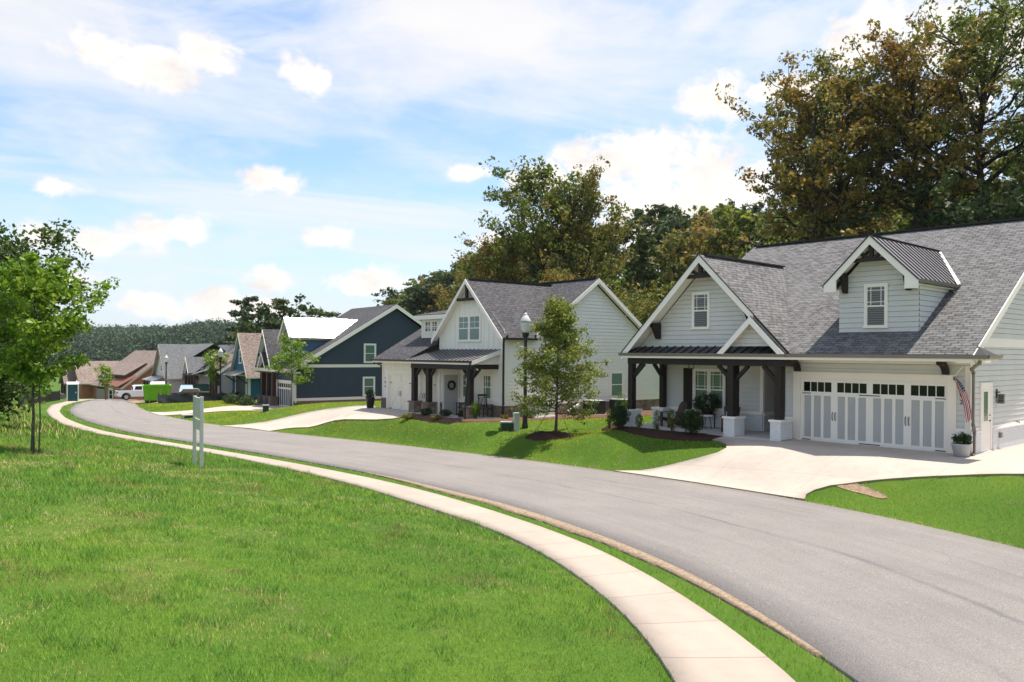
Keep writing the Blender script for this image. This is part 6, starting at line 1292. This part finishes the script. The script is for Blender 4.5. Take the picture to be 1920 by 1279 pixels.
# timber chairs on the grey house porch
MT['chairwood']=paint('weathered_brown_chair_wood',(.075,.042,.035),.55,.25,.3,scale=8)
def adirondack(u,w,rz,label):
    x,y=A_(u,w); r=empty('porch_chair',(x,y,.07),-R(47.8)+rz,label,'chair','slatted wooden chairs on the porch of the grey house')
    part(r,'seat','chairwood',lambda m:[m.bar((-.26,-.34+i*.105,.38-i*.028),(.26,-.34+i*.105,.38-i*.028),.09,.022,up=(0,0,1)) for i in range(6)])
    for i in range(7):
        q=(i-3)*.082; part(r,'back_slat','chairwood',lambda m:m.bar((q*.85,.20,.26),(q*1.12,.50,1.02-abs(i-3)**2*.012),.07,.022,up=(0,1,.3)))
    for s in (-1,1):
        part(r,'front_leg','chairwood',lambda m:m.box(s*.31-.05,s*.31+.05,-.38,-.30,0,.56)); part(r,'rear_leg','chairwood',lambda m:m.bar((s*.28,-.34,.34),(s*.28,.52,.04),.03,.13,up=(0,0,1))); part(r,'armrest','chairwood',lambda m:m.box(s*.33-.07,s*.33+.07,-.44,.34,.56,.585)); part(r,'arm_support','chairwood',lambda m:m.bar((s*.31,.30,.15),(s*.31,.34,.56),.05,.04))
adirondack(-11.0,.15,R(-25),'left slatted brown garden chair on the porch of the grey house'); adirondack(-8.35,.25,R(30),'right slatted brown garden chair with cushion, half behind the larger boxwood')
x,y=A_(-8.35,.22); r=empty('cushion',(x,y,.55),-R(47.8)+R(30),'grey patterned cushion lying on the right porch chair','cushion'); part(r,'pad','grey_panel',lambda m:m.bar((0,.02,-.08),(0,.16,.28),.40,.12,up=(0,1,.3)),bevel=.05)
x,y=A_(-9.6,.45); r=empty('side_table',(x,y,.07),0,'small dark side table with white top on the porch','table'); part(r,'table_top','white',lambda m:m.lathe([(.28,.50),(.29,.52),(.28,.54)],seg=18))
for k in range(3): part(r,'leg','black',lambda m:m.tube([(math.cos(k*2.09)*.2,math.sin(k*2.09)*.2,0),(math.cos(k*2.09)*.12,math.sin(k*2.09)*.12,.5)],.014,6))
def planter(name,loc,rt,rb,h,mat,label,leaf,fh,n=1300,ls=.035,fr=None):
    r=empty(name,loc,0,label,'planter'); part(r,'pot',mat,lambda m:m.lathe([(rb*.8,0),(rb,.02),(rb+(rt-rb)*.9,h-.06),(rt,h-.05),(rt+.015,h),(rt-.02,h),(rt-.03,h-.03)],seg=22),smooth=True); part(r,'soil','mulch',lambda m:m.lathe([(rt-.03,h-.05),(rt-.03,h-.035),(.02,h-.02)],seg=16))
    rs=np.random.default_rng(int(abs(loc[0])*37)); d=rs.normal(size=(26,3)); d/=np.linalg.norm(d,axis=1)[:,None]; f=fr or rt*.8; C=d*np.array([f,f,fh*.45])+np.array([0,0,h+fh*.42]); C[:,2]=np.maximum(C[:,2],h); C=np.concatenate([C,[[0,0,h+fh]]]); q=leaf_quads(C,np.full(len(C),f*.42),n,ls,rs,up=.2,flat=1.2,asp=.4); npmesh('plant',q,np.arange(len(q)).reshape(-1,4),LM[leaf],r,nv=4)
x,y=A_(-.02,-.62); planter('potted_plant',(x,y,h1(x,y)+.05),.27,.20,.38,'grey_panel','grey tapered pot with dark green plant beside the garage downspout','box',.26)
x,y=A_(-9.95,1.0); planter('potted_fern',(x,y,.62),.26,.2,.22,'chairwood','dark leafy fern in a low trough under the porch window','box',.5,1500,.05,.42)
x,y=A_(-9.95,1.0); r=empty('plant_stand',(x,y,.07),0,'dark stand carrying the fern under the porch window','stand'); part(r,'top','timber',lambda m:m.box(-.28,.28,-.28,.28,.50,.55))
for a in (-1,1):
    for b in (-1,1): part(r,'leg','timber',lambda m:m.box(a*.24-.02,a*.24+.02,b*.24-.02,b*.24+.02,0,.5))
x,y=B_(-.32,-.62); planter('potted_plant',(x,y,h1(x,y)+.05),.27,.20,.62,'black','tall black pot with dark plant at the left corner of the farmhouse garage','box',.40)
x,y=A_(-9.7,-.45); r=empty('porch_lantern',(x,y,2.86),0,'small black cage lantern hanging from the porch ceiling of the grey house','lantern'); part(r,'chain','black',lambda m:m.tube([(0,0,0),(0,0,-.13)],.008,5)); part(r,'cage','black',lambda m:(m.box(-.10,.10,-.10,.10,-.15,-.13),m.box(-.10,.10,-.10,.10,-.42,-.40),[m.box(a*.09-.008,a*.09+.008,b*.09-.008,b*.09+.008,-.41,-.14) for a in (-1,1) for b in (-1,1)])); part(r,'bulb','globe',lambda m:m.lathe([(.02,-.2),(.035,-.26),(.02,-.33)],seg=8))
# flag
def flag():
    x,y=A_(-.40,-.12); r=empty('flag',(x,y,2.38),-R(47.8),'striped red and white flag with starred navy corner hanging beside the garage door','flag')
    nn=NT('flag_cloth',.85,.1); uv=nn.co('UV'); sp=nn.N('ShaderNodeSeparateXYZ'); nn.L(uv,sp.inputs[0]); st=nn.math('GREATER_THAN',nn.math('FRACT',nn.math('MULTIPLY',sp.outputs[1],6.5)),.5)
    c=nn.mix(st,(.42,.015,.025),(.80,.76,.72)); can=nn.math('MULTIPLY',nn.math('LESS_THAN',sp.outputs[0],.42),nn.math('GREATER_THAN',sp.outputs[1],.44)); vo=nn.N('ShaderNodeTexVoronoi'); vo.inputs['Scale'].default_value=1; vo.inputs['Randomness'].default_value=0; mp=nn.N('ShaderNodeMapping'); mp.inputs['Scale'].default_value=(18,13,1); nn.L(uv,mp.inputs[0]); nn.L(mp.outputs[0],vo.inputs['Vector']); star=nn.math('LESS_THAN',vo.outputs['Distance'],.28)
    nn.color(nn.mix(can,c,nn.mix(star,(.012,.016,.045),(.7,.7,.7))))
    pth=[Vector(p) for p in ((0,0,0),(.13,-.12,-.15),(.27,-.24,-.33),(.40,-.34,-.56),(.49,-.40,-.82),(.54,-.44,-1.06),(.57,-.46,-1.28))]; wid=[.03,.12,.20,.24,.26,.28,.28]; m=MB(); nu=24; nv=16; pts=[]
    for i in range(nu+1):
        t=i/nu*(len(pth)-1); k=min(int(t),len(pth)-2); f=t-k; p=pth[k].lerp(pth[k+1],f); w=wid[k]*(1-f)+wid[k+1]*f
        for j in range(nv+1):
            q=j/nv-.5; fold=math.sin(q*15+i*.12)*.035*min(1,i/6); pts.append(p+Vector((q*w*.75,-q*w*.35+fold,q*w*.62-.10*abs(q)*w)))
    F=[];U=[]
    for i in range(nu):
        for j in range(nv): a=i*(nv+1)+j; F.append((a,a+1,a+nv+2,a+nv+1)); U.append([(i/nu,j/nv),(i/nu,(j+1)/nv),((i+1)/nu,(j+1)/nv),((i+1)/nu,j/nv)])
    m.add(pts,F,U); m.build('cloth',nn.m,r,smooth=True); part(r,'pole','white',lambda m:m.tube([(-.02,.10,-.06),(0,0,.0),(.36,-.34,.32)],.012,6)); part(r,'pole_bracket','black',lambda m:m.box(-.05,.01,.06,.12,-.12,.0))
flag()
# farmhouse porch
def rocker(u,w,rz,label):
    x,y=B_(u,w); r=empty('rocking_chair',(x,y,-.27+.06),-R(50.9)+rz,label,'chair','black rocking chairs on the farmhouse porch')
    for s in (-1,1):
        part(r,'rocker','black',lambda m:m.tube([(s*.25,-.45,.07),(s*.25,-.2,.02),(s*.25,.1,.0),(s*.25,.45,.09)],.018,6)); part(r,'front_leg','black',lambda m:m.bar((s*.25,-.22,.02),(s*.25,-.22,.62),.04)); part(r,'back_post','black',lambda m:m.bar((s*.24,.22,.02),(s*.22,.42,1.12),.04)); part(r,'armrest','black',lambda m:m.box(s*.25-.04,s*.25+.04,-.28,.28,.62,.645))
    part(r,'seat','black',lambda m:m.box(-.25,.25,-.25,.24,.40,.44)); part(r,'back_slat','black',lambda m:[m.bar((q,.25,.48),(q*.95,.40,1.0),.035,.015) for q in (-.16,-.08,0,.08,.16)]+[m.bar((-.22,.42,1.08),(.22,.42,1.08),.03,.10)])
rocker(7.3,.45,R(-20),'black rocking chair left of the corner pier on the farmhouse porch'); rocker(8.9,.75,R(80),'black rocking chair at the right end of the farmhouse porch')
r=empty('wreath',(*B_(6.02,.68),-.27+1.55),-R(50.9),'dark round wreath hanging on the farmhouse front door','wreath'); rs_=np.random.default_rng(4); t_=np.linspace(0,6.283,30)[:-1]; q=leaf_quads(np.c_[np.zeros(29),np.cos(t_)*.20,np.sin(t_)*.20],np.full(29,.06),900,.025,rs_); npmesh('leaves',q,np.arange(len(q)).reshape(-1,4),LM['dark'],r,nv=4); part(r,'ring','timber',lambda m:m.tube([(0,math.cos(t)*.24,math.sin(t)*.24) for t in np.linspace(0,6.283,20)],.02,6))
def ac(u,w,label):
    x,y=B_(u,w); r=empty('air_conditioner',(x,y,-.22),-R(50.9),label,'air conditioner','air conditioners beside the farmhouse'); MT.setdefault('acm',paint('dark_grey_coated_metal',(.035,.042,.04),.5,.1)); part(r,'body','acm',lambda m:(m.box(-.42,.42,-.42,.42,.05,.74),[m.box(-.43,.43,a*.425-.006,a*.425+.006,z,z+.02) for a in (-1,1) for z in np.arange(.12,.70,.055)],[m.box(a*.425-.006,a*.425+.006,-.43,.43,z,z+.02) for a in (-1,1) for z in np.arange(.12,.70,.055)])); part(r,'top_grille','grey_panel',lambda m:(m.box(-.44,.44,-.44,.44,.74,.77),m.lathe([(.34,.77),(.32,.79),(.30,.77)],seg=20),m.lathe([(.12,.77),(.10,.80)],seg=12))); part(r,'pad','slab',lambda m:m.box(-.5,.5,-.5,.5,-.03,.05))
ac(10.75,6.5,'left dark grey air conditioner beside the farmhouse side wall'); ac(10.75,8.5,'right dark grey air conditioner beside the farmhouse side wall')
r=empty('generator',(*B_(10.5,3.0),-.22),-R(50.9)+R(90),'low cream standby generator box against the farmhouse stone base','generator'); part(r,'body','siding_cream',lambda m:m.box(-.64,.64,-.33,.33,.08,.64),bevel=.03); part(r,'lid','white_warm',lambda m:m.prism([(-.35,.64),(.35,.64),(.33,.74),(-.20,.76),(-.33,.72)],0,-.66,.66),bevel=.01); part(r,'base','white',lambda m:m.box(-.7,.7,-.4,.4,-.05,.08)); part(r,'louvre','grey_panel',lambda m:[m.box(-.60,-.42,-.345,-.328,z,z+.02) for z in np.arange(.2,.56,.05)])
r=empty('garden_cart',(*B_(10.4,5.35),-.22),0,'small tipped black and white garden cart against the farmhouse wall','cart'); part(r,'tray','white',lambda m:m.prism([(-.3,.25),(.28,.62),(.36,.55),(-.22,.12)],1,-.25,.25)); part(r,'frame','black',lambda m:m.tube([(-.4,0,.1),(0,0,.22),(.42,0,.72)],.025,6))
for s in (-1,1): part(r,'wheel','black',lambda m:m.prism([(-.05+.16*math.cos(t),.16+.16*math.sin(t)) for t in np.linspace(0,6.283,17)[:-1]],1,s*.28-.03,s*.28+.03))
# iron fence
def iron_fence():
    P=[(-45.6,74),(-47.9,79),(-50.6,86),(-53.9,93.5),(-56.5,100)]; r=empty('iron_fence',(0,0,0),0,'black iron picket fence along the left side of the far sidewalk','fence'); MT['iron']=MT['black']
    def pk(m):
        for a,b in zip(P[:-1],P[1:]):
            n=int(math.dist(a,b)/.16)
            for i in range(n): t=i/n; x=a[0]+(b[0]-a[0])*t; y=a[1]+(b[1]-a[1])*t; z=h1(x,y); m.box(x-.018,x+.018,y-.018,y+.018,z,z+1.15)
    part(r,'pickets','black',pk)
    for k,h in enumerate((.15,1.05)):
        part(r,'rail','black',lambda m:[m.bar((a[0],a[1],h1(*a)+h),(b[0],b[1],h1(*b)+h),.04,.05) for a,b in zip(P[:-1],P[1:])])
    for a in P: part(r,'post','black',lambda m:m.box(a[0]-.04,a[0]+.04,a[1]-.04,a[1]+.04,h1(*a),h1(*a)+1.3))
iron_fence()
# portable toilet
MT['loo']=paint('dark_teal_plastic',(.012,.075,.08),.45,.06); x,y=-51.9,94.6
r=empty('portable_toilet',(x,y,h1(x,y)),R(28),'dark green portable toilet with white domed roof beside the far sidewalk','portable toilet')
part(r,'cabin','loo',lambda m:m.box(-.56,.56,-.56,.56,.05,2.0),bevel=.02); part(r,'door','loo',lambda m:m.box(-.42,.42,-.585,-.56,.12,1.92),bevel=.01); part(r,'corner_frame','white',lambda m:[m.box(a*.57-.06,a*.57+.06,b*.57-.06,b*.57+.06,.02,2.02) for a in (-1,1) for b in (-1,1)]); part(r,'roof','white',lambda m:m.prism([(-.66,2.0),(.66,2.0),(.64,2.10),(.45,2.24),(0,2.31),(-.45,2.24),(-.64,2.10)],0,-.64,.64),bevel=.03); part(r,'base','black',lambda m:m.box(-.6,.6,-.62,.6,-.05,.05)); part(r,'vent_pipe','white',lambda m:m.tube([(.4,.4,2.1),(.4,.4,2.5)],.05,8)); part(r,'handle','white',lambda m:m.box(.28,.36,-.60,-.585,1.0,1.15))
# skip
MT['lime']=paint('lime_green_skip_paint',(.17,.44,.01),.5,.14); x,y=-38.6,87.0
r=empty('waste_skip',(x,y,h1(x,y)),R(26),'lime green open waste skip standing at the far bend of the road','skip')
def sk(m):
    p=[(-1.22,.28),(1.22,.28),(1.35,1.78),(-1.35,1.78)]; q=[(-1.16,.34),(1.16,.34),(1.28,1.78),(-1.28,1.78)]
    m.prism(p,1,-1.35,-1.29); m.prism(p,1,1.9,1.96)
    for s in (-1,1): m.add([(s*1.22,-1.35,.28),(s*1.35,-1.35,1.78),(s*1.35,1.96,1.78),(s*1.22,1.96,.28),(s*1.16,-1.35,.28),(s*1.29,-1.35,1.78),(s*1.29,1.96,1.78),(s*1.16,1.96,.28)],[(0,1,2,3),(7,6,5,4),(0,4,5,1),(1,5,6,2),(2,6,7,3),(3,7,4,0)])
    m.box(-1.2,1.2,-1.3,1.9,.28,.34)
part(r,'body','lime',sk); part(r,'rim','lime',lambda m:(m.box(-1.42,1.42,-1.43,-1.31,1.74,1.88),m.box(-1.42,1.42,1.9,2.02,1.74,1.88),m.box(-1.42,-1.28,-1.31,1.9,1.74,1.88),m.box(1.28,1.42,-1.31,1.9,1.74,1.88)))
for q in (-.75,0,.75): part(r,'stiffener','lime',lambda m:m.bar((q,-1.40,.12),(q*1.06,-1.40,1.74),.09,.08,up=(0,1,0)))
part(r,'skid','black',lambda m:(m.box(-1.15,1.15,-1.3,1.9,.02,.28)))
for q in (-.9,.9): part(r,'roller','black',lambda m:m.tube([(q-.12,-1.35,.12),(q+.12,-1.35,.12)],.12,10))
# pickup truck and other vehicles
MT['carwhite']=paint('glossy_white_car_paint',(.80,.80,.79),.22,.02,.6); MT['carblue']=paint('pale_blue_car_paint',(.30,.42,.50),.25,.03,.6); MT['tyre']=paint('tyre_rubber',(.015,.015,.015),.8,.1); MT['rim']=paint('alloy_wheel_metal',(.5,.5,.5),.3,.05,.5,.8); MT['red_lens']=paint('red_lamp_lens',(.35,.01,.01),.2,.05,.6)
def wheel(root,x,y,r=.40,w=.27):
    t=part(root,'wheel','tyre',lambda m:m.prism([(x+r*math.cos(a),r+r*math.sin(a)) for a in np.linspace(0,2*math.pi,25)[:-1]],1,y-w/2,y+w/2),bevel=.03); s=-1 if y<0 else 1
    part(t,'rim','rim',lambda m:m.prism([(x+r*.6*math.cos(a),r+r*.6*math.sin(a)) for a in np.linspace(0,2*math.pi,19)[:-1]],1,y+s*(w/2-.03),y+s*(w/2+.012)))
def pickup(loc,rz,label,mat='carwhite',name='pickup_truck',cat='pickup truck',bed=True):
    r=empty(name,loc,rz,label,cat)
    def arch(x0,rad,n=7): return [(x0+rad*math.cos(a),.40+rad*math.sin(a)) for a in np.linspace(math.pi,0,n)]
    # side profile: rear at -x, front at +x
    low=[(-2.75,.52)]+arch(-1.75,.50)+[(-1.2,.42),(1.05,.42)]+arch(1.62,.50)+[(2.70,.45)]
    top=[(2.78,.75),(2.74,1.0),(2.45,1.10),(1.25,1.20),(-.95,1.20),(-.97,1.17),(-2.80,1.17),(-2.82,.75)] if bed else [(2.78,.75),(2.74,.98),(2.4,1.08),(1.35,1.18),(-2.6,1.25),(-2.75,.9)]
    part(r,'body',mat,lambda m:m.prism(low+top,1,-.95,.95),bevel=.035)
    cabp=[(1.25,1.19),(.45,1.78),(.15,1.83),(-.75,1.82),(-.95,1.70),(-1.0,1.19)] if bed else [(1.35,1.17),(.6,1.80),(.2,1.86),(-2.2,1.84),(-2.6,1.3),(-2.62,1.2)]
    def cab(m):
        a=[(x,-.95 if z<1.3 else -.78,z) for x,z in cabp]; b=[(x,.95 if z<1.3 else .78,z) for x,z in cabp]; k=len(cabp); m.add(a+b,[tuple(range(k)),tuple(reversed(range(k,2*k)))]+[(i,i+k,(i+1)%k+k,(i+1)%k) for i in range(k)])
    c=part(r,'cab',mat,cab,bevel=.03)
    for s in (-1,1):
        if bed: wins=[[(.95,1.28),(.42,1.70),(.12,1.72),(.12,1.28)],[(.04,1.28),(.04,1.72),(-.70,1.71),(-.82,1.28)]]
        else: wins=[[(1.05,1.26),(.55,1.72),(.12,1.74),(.12,1.26)],[(.04,1.26),(.04,1.74),(-1.0,1.74),(-1.0,1.26)]]
        for wq in wins:
            def g(m):
                f=lambda z:s*(.955-(z-1.19)/.6*.165+.004); P=[(x,f(z),z) for x,z in wq]; m.add(P,[tuple(range(len(P)))])
            part(c,'side_window','glass',g)
        part(r,'mirror',mat,lambda m:m.box(.95,1.12,s*.98,s*1.15,1.22,1.42),bevel=.02)
        part(r,'tail_light','red_lens',lambda m:m.box(-2.835,-2.70,s*.80,s*.962,.86,1.10)); part(r,'headlight','globe',lambda m:m.box(2.62,2.80,s*.62,s*.90,.78,.94),bevel=.01)
        wheel(r,-1.75,s*.84); wheel(r,1.62,s*.84); part(r,'wheel_arch','black',lambda m:[m.prism([(x0+rr*math.cos(a),.40+rr*math.sin(a)) for rr,aa in ((.545,np.linspace(0,math.pi,9)),(.47,np.linspace(math.pi,0,9))) for a in aa],1,s*.952-.01,s*.952+.01) for x0 in (-1.75,1.62)])
    part(c,'rear_window','glass',lambda m:m.add([(-1.004,-.6,1.3),(-1.004,.6,1.3),(-.96,.55,1.68),(-.96,-.55,1.68)] if bed else [(-2.62,-.6,1.3),(-2.62,.6,1.3),(-2.3,.55,1.78),(-2.3,-.55,1.78)],[(0,1,2,3)])); part(c,'windscreen','glass',lambda m:m.add([(1.22,-.8,1.24),(1.22,.8,1.24),(.50,.70,1.77),(.50,-.70,1.77)],[(3,2,1,0)]))
    part(r,'rear_bumper','rim',lambda m:m.box(-2.95,-2.78,-.85,.85,.48,.68),bevel=.02); part(r,'front_bumper','rim',lambda m:m.box(2.74,2.90,-.88,.88,.42,.66),bevel=.02)
    if bed: part(r,'cargo_bed','black',lambda m:m.box(-2.7,-1.08,-.82,.82,1.172,1.178))
    return r
pickup((-46.6,100.5,h1(-46.6,100.5)+.15),R(32),'white pickup truck parked before the brown house, tail to the left')
pickup((-42.5,96.0,h1(-42.5,96)+.45),R(-68),'white van roof showing above the rim of the lime green skip','carwhite','delivery_van','van',False)
pickup((-37.6,92.5,h1(-37.6,92.5)-.0),R(-68),'pale blue car with dark front parked right of the lime green skip','carblue','parked_car','car',False).scale=(.82,)*3
# site clutter
MT['teal']=paint('green_container_paint',(.01,.11,.075),.5,.1); x,y=-38.2,97.5; r=empty('waste_container',(x,y,h1(x,y)+.2),R(24),'dark green steel container behind the pale blue car','container'); part(r,'body','teal',lambda m:m.box(-1.6,1.6,-1.2,1.2,.1,1.7),bevel=.02); part(r,'lid','black',lambda m:m.box(-1.65,1.65,-1.25,1.25,1.7,1.78)); part(r,'rib','teal',lambda m:[m.box(q-.04,q+.04,-1.26,-1.2,.1,1.7) for q in (-1.2,-.6,0,.6,1.2)])
x,y=-35.6,90.0; r=empty('flatbed_trailer',(x,y,h1(x,y)+.05),R(24),'low flatbed trailer with tall red end rack on the building site','trailer'); part(r,'deck','chairwood',lambda m:m.box(-2.2,2.2,-.95,.95,.55,.65)); part(r,'end_rack','red_lens',lambda m:([m.box(2.12,2.2,-.95,.95,z,z+.07) for z in (.9,1.2,1.5,1.8)],[m.box(2.11,2.21,q-.04,q+.04,.6,1.9) for q in (-.9,0,.9)])); part(r,'drawbar','black',lambda m:m.bar((-2.2,0,.5),(-3.3,0,.45),.1,.1))
for s in (-1,1): wheel(r,.2,s*1.0,.33,.2)
r=empty('timber_stack',(x-.3,y-.1,h1(x,y)+.70),R(24),'stack of pale timber boards lying on the flatbed trailer','timber stack'); part(r,'boards','tan_trim',lambda m:[m.box(-1.2+.1*k,.9-.12*k,-.5,.5,k*.13,k*.13+.10) for k in range(3)],bevel=.01)
def silt():
    P=[(-37.2,84.2),(-35.6,82.6),(-33.8,81.9),(-32,81.6),(-30.2,81.9),(-28.4,82.8),(-26.6,84.2),(-25,86)]; r=empty('silt_fence',(0,0,0),0,'sagging black fabric silt fence across the building site','fence'); m=MB(); n=60; pts=[]; rs=random.Random(3); A=np.array(P); d=np.r_[0,np.cumsum(np.hypot(*np.diff(A,axis=0).T))]
    for i in range(n+1):
        t=d[-1]*i/n; x=np.interp(t,d,A[:,0]); y=np.interp(t,d,A[:,1]); z=h1(x,y); sag=.10*abs(math.sin(t*1.9))
        for k in range(5): pts.append((x+.06*math.sin(k*2+t*3),y+.10*math.sin(k*1.7+t*2.3)-.1*(4-k)*.3,z-.05+(1.08-sag*1.8)*k/4))
    m.add(pts,[(i*5+k,i*5+k+1,(i+1)*5+k+1,(i+1)*5+k) for i in range(n) for k in range(4)]); m.build('fabric',MT['black'],r,smooth=True)
    for i in range(0,15): t=d[-1]*i/14; x=float(np.interp(t,d,A[:,0])); y=float(np.interp(t,d,A[:,1])); part(r,'stake','chairwood',lambda m:m.box(x-.02,x+.02,y+.05,y+.09,h1(x,y)-.1,h1(x,y)+1.2))
silt()
fill_poly('bare_soil',chaikin([(-41,86),(-37.4,84.4),(-33.8,82.2),(-30,82.1),(-26.8,84.4),(-27,92),(-33,92),(-38,98),(-46,102),(-47.5,98)],1),.8,.03,MT['dirt'],.04,.03,kind='structure')
# ================================================================ hazy air
def haze():
    m=MB(); m.box(-1100,420,-60,1150,-14.5,75); o=m.build('haze',[bpy.data.materials.new('hazy_air')],kind='stuff')
    mt=o.data.materials[0]; mt.use_nodes=True; t=mt.node_tree; t.nodes.clear(); out=t.nodes.new('ShaderNodeOutputMaterial'); v=t.nodes.new('ShaderNodeVolumePrincipled'); v.inputs['Density'].default_value=.00008; v.inputs['Color'].default_value=(.86,.92,1.0,1); v.inputs['Anisotropy'].default_value=.3; t.links.new(v.outputs[0],out.inputs['Volume'])
haze()
